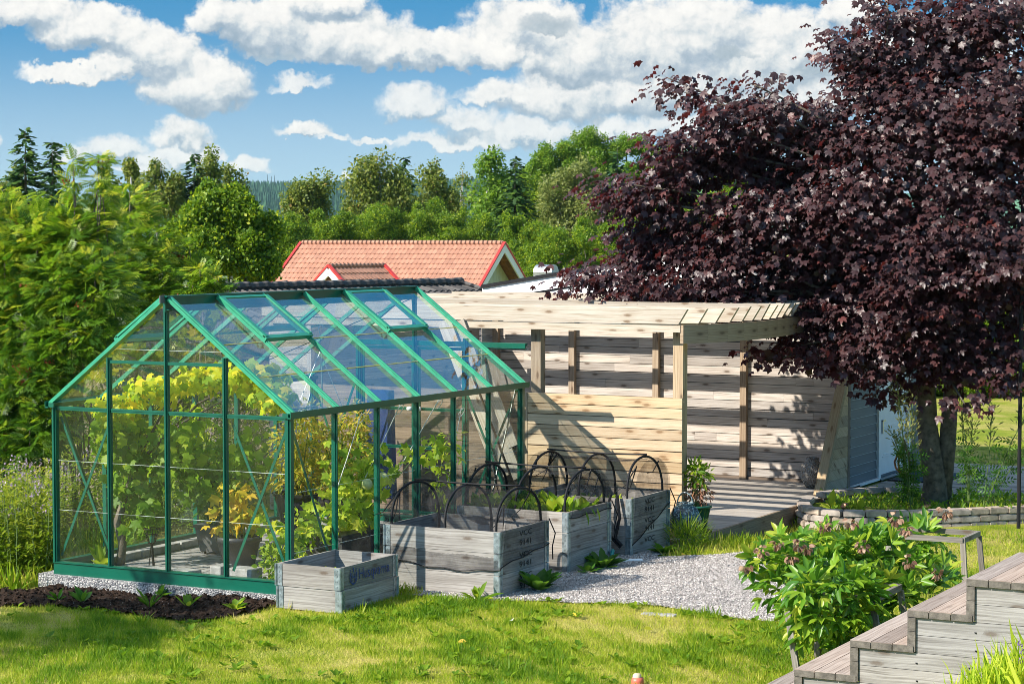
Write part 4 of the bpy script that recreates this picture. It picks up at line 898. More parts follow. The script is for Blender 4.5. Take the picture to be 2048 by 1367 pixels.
def eb(y0, y1, z0, z1): mb.box(xf - .0006, xf + .0006, ey + y0, ey + y1, ez + z0, ez + z1)
ring = [(ey + .055 * math.cos(a), ez - .005 + .06 * math.sin(a)) for a in np.linspace(math.radians(140), math.radians(400), 21)]
for (a0, b0), (a1, b1) in zip(ring[:-1], ring[1:]): mb.beam((xf, a0, b0), (xf, a1, b1), 0.0012, 0.013, (0, b1 - b0 + 1e-4, -(a1 - a0)))
eb(-.03, -.018, -.045, .03); eb(.018, .03, -.045, .03); eb(-.0179, .0179, -.014, -.002)
eb(-.0065, .0065, .035, .075); eb(-.048, -.036, .04, .062); eb(.036, .048, .04, .062)
mb.build('printed_emblem', M['blueink'], cr1)

# hoops, ridge rods and netting
m, nt_, out = new_mat('black insect netting'); o_ = objsock(nt_)
tr = nd(nt_, 'ShaderNodeBsdfTransparent'); df = nd(nt_, 'ShaderNodeBsdfDiffuse', {'Color': (0.035, 0.035, 0.038, 1)})
nf = maprange(nt_, noise(nt_, o_, 5, 4, 0.7), 0.35, 0.7, 0.22, 0.48)
mx = nd(nt_, 'ShaderNodeMixShader', {0: nf, 1: tr.outputs[0], 2: df.outputs[0]}); nt_.links.new(mx.outputs[0], out.inputs[0]); M['net'] = m
def hoop_cover(label, x0, x1, y0, y1, zt, hh, hoops, seed, skirt, front=True, slump=0.0):
    r = random.Random(seed)
    c = thing('hoop_cover', label, 'netting cover', ((x0 + x1) / 2, (y0 + y1) / 2, zt - 0.3), 'black hoop and netting covers over the raised beds')
    ym = (y0 + y1) / 2; ry = (y1 - y0) / 2 - 0.03
    def arch(x, a, k=1.0): return Vector((x, ym - ry * math.cos(a) * k, zt - 0.02 + hh * (max(math.sin(a), 0) ** 0.75)))
    for x in hoops:
        mb = MB(); lean = r.uniform(-.03, .03)
        mb.tube([Vector((x, ym - ry, zt - 0.32))] + [arch(x + lean * math.sin(a), a) for a in np.linspace(0, PI, 19)] + [Vector((x, ym + ry, zt - 0.32))], 0.0125, 8); mb.build('hoop', M['black'], c, smooth=True)
    mb = MB(); xs = np.linspace(min(hoops) - .02, max(hoops) + .02, 8)
    mb.tube([(x, ym + 0.01 * math.sin(3 * x), zt + hh + .004 - 0.012 * math.sin((x - xs[0]) / (xs[-1] - xs[0]) * PI)) for x in xs], 0.0095, 6); mb.build('ridge_rod', M['black'], c, smooth=True)
    # net: arch sheet plus hanging skirt, with folds
    mb = MB(); NA, NX = 22, 26; idx = {}
    for j in range(NX + 1):
        x = x0 - .02 + (x1 - x0 + .04) * j / NX
        prof = []
        for i in range(NA + 1):
            a = PI * i / NA
            if not front and a < PI * 0.42: a = PI * 0.42 + (a - PI * 0.42) * 0.02
            sag = 0.035 * abs(math.sin((x - x0) / (x1 - x0) * PI * (len(hoops) - 1)))
            p = arch(x, a, 1.0); p.z -= sag * math.sin(a); p += Vector((0, .008 * math.sin(9 * x + i), .006 * math.sin(13 * x + i * .7))); prof.append(p)
        prof.append(Vector((x, y1 + .02 + .01 * math.sin(8 * x), zt - skirt)))
        if front: prof.insert(0, Vector((x, y0 - .014 - .004 * (1 + math.sin(7 * x)), zt - skirt - .05 + .05 * math.sin(2.6 * x + seed))))
        for i, p in enumerate(prof): idx[j, i] = len(mb.v); mb.v.append(p)
        npf = len(prof)
    for j in range(NX):
        for i in range(npf - 1): mb.face([idx[j, i], idx[j + 1, i], idx[j + 1, i + 1], idx[j, i + 1]], [(0, 0)] * 4, (0, 0))
    # end falls over the right-hand boards
    for xe, s in ((x1, 1), (x0, -1)):
        rows = 7; e = {}
        for i in range(13):
            a = PI * i / 12
            for q in range(rows + 1):
                t = q / rows; top = arch(xe + s * .02, a); yy = top.y; zl = zt - skirt + slump * (yy - ym)
                p = Vector((xe + s * (.014 + .012 * math.sin(5 * yy + q) ** 2 + .02 * (1 - t)), yy, top.z + (zl - top.z) * t)); e[i, q] = len(mb.v); mb.v.append(p)
        for i in range(12):
            for q in range(rows): mb.face([e[i, q], e[i + 1, q], e[i + 1, q + 1], e[i, q + 1]], [(0, 0)] * 4, (0, 0))
    mb.build('net', M['net'], c, smooth=True, fixn=False)
    mb = MB(); hem = []
    if front: hem += [Vector((x, y0 - .02, zt - skirt - .05 + .05 * math.sin(2.6 * x + seed) + .008 * math.sin(17 * x))) for x in np.linspace(x0 - .02, x1 + .02, 22)]
    hem += [Vector((x1 + .022, y, zt - skirt + slump * (y - ym) + .008 * math.sin(15 * y))) for y in np.linspace(y0, y1, 10)]
    mb.tube(hem, 0.006, 5); hem2 = [Vector((x1 + .03, y1 - .02, zt + .02)), Vector((x1 + .07, y1 + .03, zt - .12)), Vector((x1 + .05, y1 + .01, zt - .24)), Vector((x1 + .06, y1, zt - .36))]
    mb.tube(hem2, 0.006, 5); mb.build('hem_cord', M['black'], c)
    mb = MB()                                                      # bunched gathers at the hoop ends
    for _ in range(7):
        x = r.choice([x0 + .02, x1 - .02]); a = r.uniform(.5, 2.4); p = arch(x, a); q = p + Vector((r.uniform(-.25, .1), r.uniform(-.15, .15), -r.uniform(.12, .35)))
        mb.tube([p, (p + q) / 2 + Vector((0, 0, -.05)), q], [0.008, 0.005, 0.003], 5)
    mb.build('net_gathers', M['black'], c); return c
zt = 3 * CH
hoop_cover('black netting on hoops over the nearest tall raised bed, hem drooping along its front', -10.13, -8.95, 16.66, 17.59, zt, 0.36, (-10.08, -9.52, -9.0), 4, 0.26, True, 0.1)
hoop_cover('black netting on hoops over the middle raised bed with leaves sticking out below', -10.20, -9.02, 18.16, 19.09, zt, 0.38, (-10.15, -9.6, -9.07), 6, 0.06, False, 0.0)
hoop_cover('black netting on hoops over the far raised bed, drawn diagonally across its right end', -10.13, -8.93, 19.38, 20.31, zt, 0.40, (-10.08, -9.52, -8.98), 9, 0.30, False, 0.36)
mb = MB(); mb.tube([(-9.12, 19.33, .63), (-9.16, 19.3, .45), (-9.1, 19.3, .2), (-9.02, 19.34, .1)], .014, 7); mb.tube([(-9.06, 19.34, .62), (-9.02, 19.32, .4), (-9.06, 19.3, .2), (-9.0, 19.33, .12)], .017, 7)
tag(mb.build('spare_hose', M['black']), 'loose black hose ends hanging at the front corner of the bed before the screen', 'hose')
# plants in the beds
pl = thing('leaf_vegetables', 'green chard leaves filling the middle netted raised bed', 'plant', (-9.6, 18.6, 0.5))
r = np.random.default_rng(61); P_ = []; T_ = []; N_ = []
for _ in range(42):
    c = np.array([r.uniform(-10.1, -9.1), r.uniform(18.24, 19.0), 0.5]); n = 6; a = r.uniform(0, 2 * PI, n); e = r.uniform(.5, 1.35, n)
    t = np.stack([np.cos(a) * np.cos(e), np.sin(a) * np.cos(e), np.sin(e)], 1); P_.append(c + t * .03); T_.append(t); N_.append(np.stack([-np.cos(a) * np.sin(e), -np.sin(a) * np.sin(e), np.cos(e)], 1))
P_ = np.concatenate(P_); scatter('leaves', t_oval(.30, .08), P_, np.concatenate(T_), np.concatenate(N_), r.uniform(.10, .19, len(P_)), LEAF['weed'], pl, seed=7)
P_ = np.array([[-9.0, 18.5, .57], [-9.0, 18.75, .57], [-9.0, 18.62, .58]]); T_ = np.array([[.3, 0, -1], [.25, .1, -1], [.5, .1, -.8]])
scatter('drooping_leaves', t_oval(.16, .03), P_, T_, np.array([[1, 0, .3]] * 3), [.15, .14, .1], LEAF['weed'], pl, seed=8)
pl = thing('crate_weeds', 'a few small yellowish weeds on the soil inside the small lettered bed', 'plant', (-10.1, 15.8, 0.22))
leafball('leaves', pl, 63, [((-10.1, 15.75, .25), (.14, .12, .06), 40)], T_OVAL, LEAF['melon'], .03, .06)
pl = thing('herb_seedlings', 'scattered seedlings in the far netted bed before the screen', 'plant', (-9.5, 19.85, 0.40))
leafball('leaves', pl, 64, [((-9.5, 19.85, .46), (.5, .36, .06), 160)], T_OVAL, LEAF['weed'], .04, .08)
# weeds at the feet of the beds
g = 'weeds growing at the feet of the raised beds'
rosette('weed', 'large dock-like weed with broad leaves at the right foot of the nearest netted bed', (-8.78, 17.1, .01), 22, .26, 71, 'basil', .24, g)
rosette('weed', 'ferny dark weed at the right foot of the middle netted bed', (-8.86, 18.62, .0), 26, .24, 72, 'basil', .16, g)
rosette('weed', 'small round leaved weed left of the ferny one by the middle netted bed', (-8.88, 18.3, .0), 12, .13, 73, 'basil', .34, g)
rosette('weed', 'round leaved weed at the right foot of the far netted bed', (-8.72, 19.75, .0), 14, .16, 74, 'basil', .34, g)
pl = thing('grass_tuft', 'feathery green tuft between the far bed and the foot of the pine screen', 'plant', (-8.7, 20.35, 0), )
leafball('blades', pl, 75, [((-8.72, 20.3, .12), (.22, .2, .14), 420)], (np.array([(-.03, 0, 0), (.03, 0, 0), (0, 1, .1)]), [(0, 1, 2)]), LEAF['weed'], .10, .2, -.9, .2)
rosette('weed', 'flat light green weed on the lawn edge left of the small lettered bed', (-10.62, 15.0, .01), 18, .13, 76, 'weed', .22, g)
rosette('weed', 'spiky dandelion leaves at the front foot of the nearest netted bed', (-9.05, 16.45, .0), 16, .2, 77, 'weed', .12, g)
for i, (px, py, L, mt) in enumerate(((115, 1208, .13, 'basil'), (165, 1212, .16, 'basil'), (320, 1200, .15, 'basil'), (375, 1222, .15, 'weed'), (300, 1222, .22, 'basil'))):
    p = gpos(px, py)
    rosette('seedling', ['leafy seedling in the dark soil, leftmost', 'leafy seedling in the dark soil, second from the left', 'dark rounded seedling in the soil under the middle gable post', 'bright seedling in the soil nearest the small lettered bed', 'tall thin bladed tuft in the middle of the bare soil'][i], (p.x, p.y, p.z + .03), 9, L, 80 + i, mt, .2 if i < 4 else .05, 'seedlings in the bare soil bed', 1.3)
# hand trowel and white tube on the gravel, edging slabs, fallen leaves
M['teal'] = simple('teal plastic', (0.0, 0.20, 0.19), 0.4, 0.1)
mb = MB(); mb.tube([(-9.0, 19.12, .10), (-8.97, 19.03, .06), (-8.9, 18.95, .02)], [.02, .016, .012], 8); mb.hexa([(-8.96, 18.99, .0), (-8.86, 18.93, .0), (-8.82, 19.0, .0), (-8.9, 19.06, .0), (-8.96, 18.99, .03), (-8.86, 18.93, .02), (-8.82, 19.0, .02), (-8.9, 19.06, .03)])
tag(mb.build('garden_trowel', M['teal']), 'teal handled garden trowel lying against the middle netted bed', 'trowel')
mb = MB(); mb.tube([(-8.86, 19.0, .022), (-8.68, 19.12, .022)], .022, 10); tag(mb.build('white_tube', M['white']), 'short white tube lying on the gravel by the trowel', 'tube')
for (px, py, a, lab) in ((905, 1195, .28, 'half buried pale slab at the lawn edge before the nearest netted bed'), (1318, 1229, .3, 'half buried pale slab where the lawn meets the gravel, right of the beds')):
    p = gpos(px, py); stone_block((p.x, p.y, p.z - .03), (a, .1, .045), .1, lab, 'slabs edging the lawn', 'edging_slab')
for i, (px, py, lab) in enumerate(((1022, 1246, 'white fallen leaf on the lawn, leftmost'), (1140, 1235, 'yellow fallen leaf on the lawn before the gravel edge'), (1075, 1175, 'bright yellow leaf on the gravel edge by the stencilled bed'), (1305, 1265, 'pale yellow fallen leaf on the lawn below the right slab'), (915, 1290, 'yellow fallen leaf low on the lawn under the nearest bed'), (1365, 1115, 'yellow leaf lying on the gravel near the screen foot'))):
    p = gpos(px, py); r = np.random.default_rng(200 + i)
    tag(scatter('fallen_leaf', T_OVAL, np.array([[p.x, p.y, p.z + .03]]), np.array([[r.normal(), r.normal(), .1]]), np.array([[r.normal(0, .3), -.5, 1]]), [0.075], LEAF['yellow'] if i else M['string'], seed=i), lab, 'leaf', 'fallen leaves on the grass and gravel')
# ------------------------------------------------------------------ pine screen, pergola, slat wall, deck
FY = 20.87
sc = thing('pine_screen', 'low screen of fresh yellowish pine boards between the beds and the deck', 'fence', (-9.95, FY, 0))
pit = 1.49 / 13; mb = MB()
for k in range(13): mb.box(-10.86, -9.02, FY, FY + 0.022, k * pit + .004, (k + 1) * pit - .004 - random.choice((0, 0, .004)))
mb.build('boards', M['new_wood'], sc)
mb = MB(); mb.box(-10.86, -9.11, FY + .0225, FY + .034, .01, 1.44); mb.build('gap_shade_backing', M['brown_wood'], sc)  # added sheet, dark so the gaps between boards read as shadow
mb = MB(); mb.box(-10.925, -10.862, FY - .004, FY + .06, 0, 1.488); mb.build('end_board', M['new_wood'], sc)
mb = MB(); mb.box(-9.10, -9.03, FY + .023, FY + .09, 0, 1.44); mb.build('batten', M['new_wood'], sc)
for x in (-10.3, -9.7):
    mb = MB(); mb.box(x, x + .07, FY + .035, FY + .07, 0, 1.42); mb.build('batten', M['new_wood'], sc)
bs = thing('shade_toned_screen', 'low screen of dark brown boards toned for shade behind the far end of the greenhouse', 'fence', (-12.3, FY, 0)); mb = MB()  # shade behind the glass is put into the board colour
for k in range(10): mb.box(-13.67, -10.93, FY + .03, FY + .052, k * .149 + .003, (k + 1) * .149 - .002)
mb.build('boards', M['brown_wood'], bs)
for x in (-13.4, -12.2, -11.1):
    mb = MB(); mb.box(x, x + .07, FY + .053, FY + .1, 0, 1.45); mb.build('batten', M['brown_wood'], bs)

pg = thing('pergola', 'large sun bleached timber pergola with open joists over the deck', 'pergola', (-11.5, 23.4, 0.05))
CY = np.linspace(20.7, 26.2, 40); CX = np.polyval(np.polyfit([20.8, 21.73, 23.2, 24.5, 26.0], [-9.0, -8.70, -8.72, -8.92, -9.35], 4), CY)
def endx(y): return float(np.interp(y, CY, CX))
mb = MB(); mb.box(-14.2, endx(FY) - .055, FY - .06, FY + .0, 2.185, 2.262); mb.build('header_beam', M['pine'], pg)
mb = MB(); mb.box(-14.2, -10.0, 25.88, 25.95, 2.185, 2.262); mb.build('header_beam', M['pine'], pg)
NJ = 11; JS = 0.50
for k in range(NJ):
    y = FY - .075 + k * JS; xe = endx(y); mb = MB(); dzj = 0 if k == 0 else random.uniform(-.002, .022); z0, z1 = 2.272 + dzj * .0, 2.43 + dzj
    xr = xe - 0.03; ov = 0.10
    mb.hexa([(-14.32, y, z0), (xr, y, z0), (xr, y + .048, z0), (-14.32, y + .048, z0), (-14.32, y, z1), (xr + ov, y, z1), (xr + ov, y + .048, z1), (-14.32, y + .048, z1)]); mb.build('joist', M['pine'], pg)
for k in range(NJ - 1):                                           # short outriggers halfway between the joists, over the curve
    y = FY - .075 + (k + .5) * JS; xr = endx(y) - .03; mb = MB(); z0, z1 = 2.272, 2.43
    mb.hexa([(-9.75, y, z0), (xr, y, z0), (xr, y + .048, z0), (-9.75, y + .048, z0), (-9.75, y, z1), (xr + .1, y, z1), (xr + .1, y + .048, z1), (-9.75, y + .048, z1)]); mb.build('outrigger', M['pine'], pg)
mb = MB(); N = 16                                                  # curved beam under the joist ends
for i in range(N):
    ya, yb_ = FY - .06 + 5.1 * i / N, FY - .06 + 5.1 * (i + 1) / N
    mb.beam((endx(ya) - .005, ya, 2.165), (endx(yb_) - .005, yb_, 2.165), .05, .195, rnd=(.42, .3))
mb.build('curved_beam', M['post_wood'], pg)
mb = MB(); mb.beam((-9.75, FY + .1, 2.22), (-9.75, 25.85, 2.22), .05, .09); mb.build('trimmer', M['pine'], pg)
mb = MB(); mb.beam((-14.2, FY, 2.16), (-14.2, 25.9, 2.16), .05, .045); mb.build('side_beam', M['pine'], pg)
for x in (-10.87, -9.17):
    mb = MB(); mb.box(x, x + .118, FY + .1, FY + .215, .05, 2.183); mb.build('post', M['new_post'], pg)
mb = MB(); mb.box(-14.25, -14.135, FY + .03, FY + .145, .05, 2.136); mb.build('post', M['pine'], pg)
mb = MB(); mb.beam((-11.86, FY - .09, 2.26), (-11.12, FY - .09, .55), .022, .17, (1, 0, .45)); mb.beam((-11.665, FY - .092, 2.26), (-10.925, FY - .092, .55), .022, .12, (1, 0, .45))
tag(mb.build('leaning_planks', M['pine']), 'pair of pale planks leaning against the pergola beam behind the greenhouse', 'planks')
mb = MB(); mb.beam((-11.34, FY - .16, 1.78), (-10.98, FY - .1, .9), .022, .12, (1, 0, .45))
tag(mb.build('leaning_planks', M['pine']), 'single short pale plank leaning behind the far right greenhouse corner', 'planks')
# left end wall of the deck
lw = thing('end_wall', 'pale boarded end wall closing the left side of the deck behind the greenhouse', 'wall', (-13.95, FY, 0.0)); mb = MB()
for k in range(16): mb.box(-14.24, -13.72, FY - .03, FY + .0, k * .14 + .002, (k + 1) * .14 - .002)
mb.build('front_boards', M['slat_wood'], lw)
mb = MB()
for k in range(16): mb.box(-14.28, -14.252, FY + .01, 25.95, k * .14 + .002, (k + 1) * .14 - .004)
mb.build('side_boards', M['slat_wood'], lw)
mb = MB(); mb.box(-13.715, -13.66, FY - .04, FY + .03, 0, 2.17); mb.build('corner_post', M['slat_wood'], lw)
# slat wall
WY = 26.0
sw = thing('slat_wall', 'tall wall of bleached horizontal slats striped with shade at the back of the deck', 'wall', (-11.7, WY, 0.05)); mb = MB()
for k in range(20):
    xs = [-14.25] + sorted(random.uniform(-13.8, -9.3) for _ in range(2)) + [-8.9]
    for a, b in zip(xs[:-1], xs[1:]):
        if b - a > .05: mb.box(a + .001, b - .001, WY, WY + .021, .09 + k * .109, .09 + (k + 1) * .109 - (.007 if random.random() < .75 else .012))
mb.build('slats', M['slat_wood'], sw)
for px in (985, 1137, 1305, 1480, 800):
    x = at(px, 700, Y=WY - .07).x; mb = MB(); mb.box(x, x + .085, WY - .072, WY - .001, .05, 2.16); mb.build('wall_post', M['post_wood'], sw)
mb = MB(); mb.box(-14.25, -8.9, WY - .03, WY - .002, .052, .085); mb.build('foot_rail', M['brown_wood'], sw)
# deck
dk = thing('wooden_deck', 'weathered grey wooden deck under the pergola crossed by stripes of shade', 'deck', (-11.5, 23.2, 0)); mb = MB()
y = 20.93
while y < WY - .02:
    mb.box(-14.2, -8.80, y, y + .117, .022, .05); y += .122
mb.build('deck_boards', M['deck_wood'], dk)
mb = MB(); mb.box(-9.0, -8.80, 20.40, 20.925, .022, .05); mb.build('front_corner', M['deck_wood'], dk)
mb = MB(); mb.box(-8.799, -8.765, 20.40, 24.9, -.34, .052); mb.build('edge_fascia', M['post_wood'], dk)
mb = MB(); mb.box(-9.0, -8.8, 20.37, 20.399, -.2, .05); mb.build('front_fascia', M['post_wood'], dk)
# wing wall with slanted post at the right end
HX = -8.85
ww = thing('wing_wall', 'narrow boarded wing wall with a slanted pale post at the right end of the slat wall', 'wall', (HX, 25.2, 0.05)); mb = MB()
def slant_y(z): return 24.72 + (z - .05) * .62
for k in range(16):
    z0, z1 = .06 + k * .128, .06 + (k + 1) * .128 - .003
    ya = slant_y((z0 + z1) / 2)
    if ya < 25.66: mb.hexa([(HX - .02, slant_y(z0), z0), (HX - .02, 25.70, z0), (HX, 25.70, z0), (HX, slant_y(z0), z0), (HX - .02, slant_y(z1), z1), (HX - .02, 25.70, z1), (HX, 25.70, z1), (HX, slant_y(z1), z1)])
mb.build('boards', M['new_wood'], ww)
mb = MB(); mb.beam((HX - .005, slant_y(.05) - .05, .052), (HX - .005, slant_y(1.75) - .05, 1.75), .12, .075, (0, -1, 0.3)); mb.build('slanted_post', M['new_wood'], ww)
mb = MB(); mb.box(HX - .05, HX + .004, 25.702, 25.79, .05, 2.3); mb.build('edge_trim', M['brown_wood'], ww)
# grey house at the right
m, nt_, out = new_mat('slate grey siding'); o_ = objsock(nt_)
prin(nt_, out, ramp(nt_, noise(nt_, mapping(nt_, o_, (1, 1, 18)), 2.0, 4), [(0.3, (0.075, 0.088, 0.10)), (0.7, (0.11, 0.125, 0.14))]), 0.55); M['siding'] = m
hs = thing('grey_house', 'slate grey clad house with white door and white roof edge behind the slat wall', 'house', (-11, 28, 0))
mb = MB()
def siding(y0, y1, z0, z1):
    z = z0
    while z < z1:
        mb.hexa([(HX - .03, y0, z), (HX - .03, y1, z), (HX + .005, y1, z), (HX + .005, y0, z), (HX - .03, y0, z + .118), (HX - .03, y1, z + .118), (HX - .008, y1, z + .118), (HX - .008, y0, z + .118)]); z += .12
siding(25.80, 26.84, .06, 2.2); siding(28.2, 28.72, .06, 2.2); siding(26.84, 28.2, 2.18, 2.29)
mb.build('siding', M['siding'], hs)
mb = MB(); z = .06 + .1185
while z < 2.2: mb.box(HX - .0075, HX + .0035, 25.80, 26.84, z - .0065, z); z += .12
M['sky_lit_edge'] = simple('sky lit board edge', (.42, .46, .48), .6, .1)  # added pale strips paint the sky light caught on the lap edges
mb.build('lit_edge_strips', M['sky_lit_edge'], hs)
mb = MB(); mb.box(-14.1, HX - .031, WY + .12, 28.7, 0, 2.2); mb.build('wall', M['siding'], hs)
RX = -11.45
mb = MB(); mb.prism([(-14.1, WY + .121, 2.201), (HX - .031, WY + .121, 2.201), (HX - .031, WY + .121, 2.22), (RX, WY + .121, 2.6), (-14.1, WY + .121, 2.22)], (0, 2.56, 0)); mb.build('upper_wall', M['siding'], hs)
mb = MB(); mb.box(HX - .02, HX + .03, 26.845, 26.93, .04, 2.17); mb.box(HX - .02, HX + .03, 28.11, 28.195, .04, 2.17); mb.box(HX - .02, HX + .03, 26.931, 28.109, 2.09, 2.17); mb.build('door_frame', M['white'], hs)
mb = MB(); mb.box(HX - .045, HX - .005, 26.94, 28.1, .08, 2.085)
for z0 in (.3, .95, 1.6):
    for q in (0, .05): mb.box(HX - .0049, HX + .001, 27.1 + q, 27.94 - q, z0 + q * .6, z0 + .012 + q * .6); mb.box(HX - .0049, HX + .001, 27.1 + q, 27.94 - q, z0 + .4 - q * .6, z0 + .412 - q * .6)
dr = mb.build('door', M['white'], hs)
mb = MB(); mb.box(HX - .004, HX + .035, 26.99, 27.02, .62, .80); mb.box(HX + .02, HX + .04, 26.99, 27.1, .78, .80); mb.build('door_handle', M['galv2'], dr)
mb = MB(); mb.box(HX - .02, HX + .06, 26.9, 28.15, .02, .039); mb.build('threshold', M['galv2'], hs)
mb = MB(); mb.box(HX + .0, HX + .05, 25.8, 26.84, .03, .058); mb.build('foot_trim', M['white'], hs)
def vx(x, o=0.0): return (2.19 + (x + 14.2) * .158 if x <= RX else 2.19 + (RX + 14.2) * .158 - (x - RX) * .158) + o
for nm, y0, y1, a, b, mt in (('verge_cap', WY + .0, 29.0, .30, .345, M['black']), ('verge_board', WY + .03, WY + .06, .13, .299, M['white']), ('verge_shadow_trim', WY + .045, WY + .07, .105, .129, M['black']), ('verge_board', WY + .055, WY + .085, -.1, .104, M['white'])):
    mb = MB()
    for xa, xb in ((-14.25, RX), (RX + .0005, -8.55)):
        mb.hexa([(xa, y0, vx(xa, a)), (xb, y0, vx(xb, a)), (xb, y1, vx(xb, a)), (xa, y1, vx(xa, a)), (xa, y0, vx(xa, b)), (xb, y0, vx(xb, b)), (xb, y1, vx(xb, b)), (xa, y1, vx(xa, b))])
    mb.build(nm, mt, hs)
vp = at(1092, 545, Y=28.2); vz = vx(vp.x, .345)
mb = MB(); mb.tube([(vp.x, 28.2, vz - .02), (vp.x, 28.2, vz + .12)], .09, 12); mb.tube([(vp.x - .15, 28.2, vz + .15), (vp.x + .15, 28.2, vz + .15)], .12, 14); mb.box(vp.x - .17, vp.x + .17, 28.05, 28.35, vz + .0, vz + .08); mb.build('roof_vent', M['galv2'], hs)
# side deck in front of the door, door mat
dz = .02
sd = thing('side_deck', 'grey deck beside the white door, running back to the far lawn behind the maple', 'deck', (-7.5, 27, 0)); mb = MB()
y = 25.05; k = 0
pl_r = at(2120, 985, z=.1)
while y < 29.4:
    xr = -8.74 + max(0.2, min(3.9, (y - 24.9) * 3.2)) if y < 27.2 else -4.84 - (y - 27.2) * .9
    mb.box(-8.74, xr, y, y + .118, dz - .03, dz + random.uniform(-.002, .003)); y += .13
mb.build('deck_boards', M['deck_wood'], sd)
mb = MB(); mb.beam((-7.9, 25.02, -.12), (-4.7, 26.3, -.12), .03, .26); mb.build('deck_fascia', M['grey_wood'], sd)
mb = MB(); mb.box(-8.72, -8.0, 26.9, 28.1, .022, .036); tag(mb.build('door_mat', M['black']), 'dark rubber mat lying before the white door', 'mat')
# pots at the screen end
c0 = Vector((-8.93, 20.78, .05)); M['glaze_green'] = simple('green glaze', (0.012, 0.10, 0.062), 0.25, 0.2, 9); 
m, nt_, out = new_mat('speckled blue glaze'); o_ = objsock(nt_)
c = mixc(nt_, maprange(nt_, noise(nt_, o_, 45, 3), .52, .62), (0.03, 0.05, 0.06), (0.22, 0.30, 0.32)); prin(nt_, out, c, 0.18); M['glaze_blue'] = m
pp = thing('potted_plant', 'reddish leafed plant in a deep green glazed pot by the screen end', 'potted plant', c0 + Vector((.03, .35, 0)))
c1 = c0 + Vector((.0, .30, 0)); mb = MB(); mb.lathe(c1, [(0, 0), (.16, 0), (.16, .02), (0, .02)], 20); mb.build('saucer', M['black'], pp)
mb = MB(); mb.lathe(c1 + Vector((0, 0, .021)), [(0, 0), (.09, 0), (.115, .10), (.145, .24), (.16, .245), (.16, .27), (.145, .27), (.135, .22), (0, .22)], 24); mb.build('pot', M['glaze_green'], pp, smooth=True)
stems('stems', pp, c1 + Vector((0, 0, .22)), [c1 + Vector((dx, dy, .66)) for dx, dy in ((-.12, 0), (.10, .08), (0, -.10), (.13, -.05), (-.08, .10), (.05, 0))], .006, seed=20)
leafball('leaves', pp, 91, [(c1 + Vector((0, 0, .62)), (.17, .15, .13), 190)], T_SLIM, LEAF['weed'], .06, .105, .4)
LEAF['redbrown'] = leafmat('red brown leaf', [(0, (0.20, 0.08, 0.05)), (1, (0.40, 0.22, 0.12))], .35)
leafball('lower_leaves', pp, 92, [(c1 + Vector((0, 0, .42)), (.15, .14, .13), 170)], T_SLIM, LEAF['redbrown'], .05, .085, .8)
mb = MB(); mb.lathe(c0 + Vector((.04, -.12, .0)), [(0, 0), (.10, 0), (.165, .1), (.175, .2), (.13, .3), (.09, .34), (.105, .36), (.085, .365), (.07, .3), (0, .28)], 24)
mb.tube([c0 + Vector((.04 + .09 * math.cos(t), -.12, .34 + .13 * math.sin(t))) for t in np.linspace(0, PI, 11)], .008, 6)
tag(mb.build('glazed_jar', M['glaze_blue'], smooth=True), 'round dark blue speckled glazed jar with a handle standing by the screen foot', 'jar')
m, nt_, out = new_mat('woven grey vase'); o_ = objsock(nt_)
wv = nd(nt_, 'ShaderNodeTexVoronoi', {'Vector': mapping(nt_, o_, (60, 60, 38)), 'Scale': 1.0})
prin(nt_, out, ramp(nt_, wv.outputs['Distance'], [(0.1, (0.42, 0.40, 0.37)), (0.6, (0.20, 0.185, 0.17))]), .8, bump(nt_, wv.outputs['Distance'], 1, -.02)); M['woven'] = m
vq = at(1624, 974, z=.055)
mb = MB(); mb.lathe((vq.x, vq.y, .051), [(0, 0), (.07, 0), (.14, .12), (.15, .2), (.11, .3), (.08, .34), (.09, .38), (.07, .38), (.06, .33), (0, .3)], 24); tag(mb.build('woven_vase', M['woven'], smooth=True), 'pale grey textured round vase on the deck beside the slanted post', 'vase')
# ------------------------------------------------------------------ stone planter bed
pb = thing('stone_planter', 'curved low planter wall of tumbled grey and tan stone blocks under the maple', 'planter', gpos(1750, 1062))
M['blocks'] = simple('tumbled concrete block', (0.36, 0.31, 0.27), 0.9, 0.25, 7, bumps=0.4)
M['blocks2'] = simple('tan concrete block', (0.40, 0.32, 0.25), 0.9, 0.25, 7, bumps=0.4)
path = [at(1618, 1020, D=25.6), at(1604, 1040, D=25.0), at(1622, 1050, D=24.55), at(1680, 1056, D=24.35), at(1760, 1058, D=24.3), at(1850, 1054, D=24.35), at(1940, 1046, D=24.5), at(2030, 1040, D=24.7), at(2120, 1034, D=24.9)]
path = [Vector((p.x, p.y, 0)) for p in path]
def walk(path, step, start=0.0):
    out = []; acc = start; seg = 0; pos = path[0]
    tot = sum((b - a).length for a, b in zip(path[:-1], path[1:]))
    t = start
    def pt(t):
        for a, b in zip(path[:-1], path[1:]):
            L = (b - a).length
            if t <= L: return a + (b - a) * (t / L)
            t -= L
        return path[-1]
    while t + step <= tot: out.append((pt(t), pt(t + step))); t += step
    return out
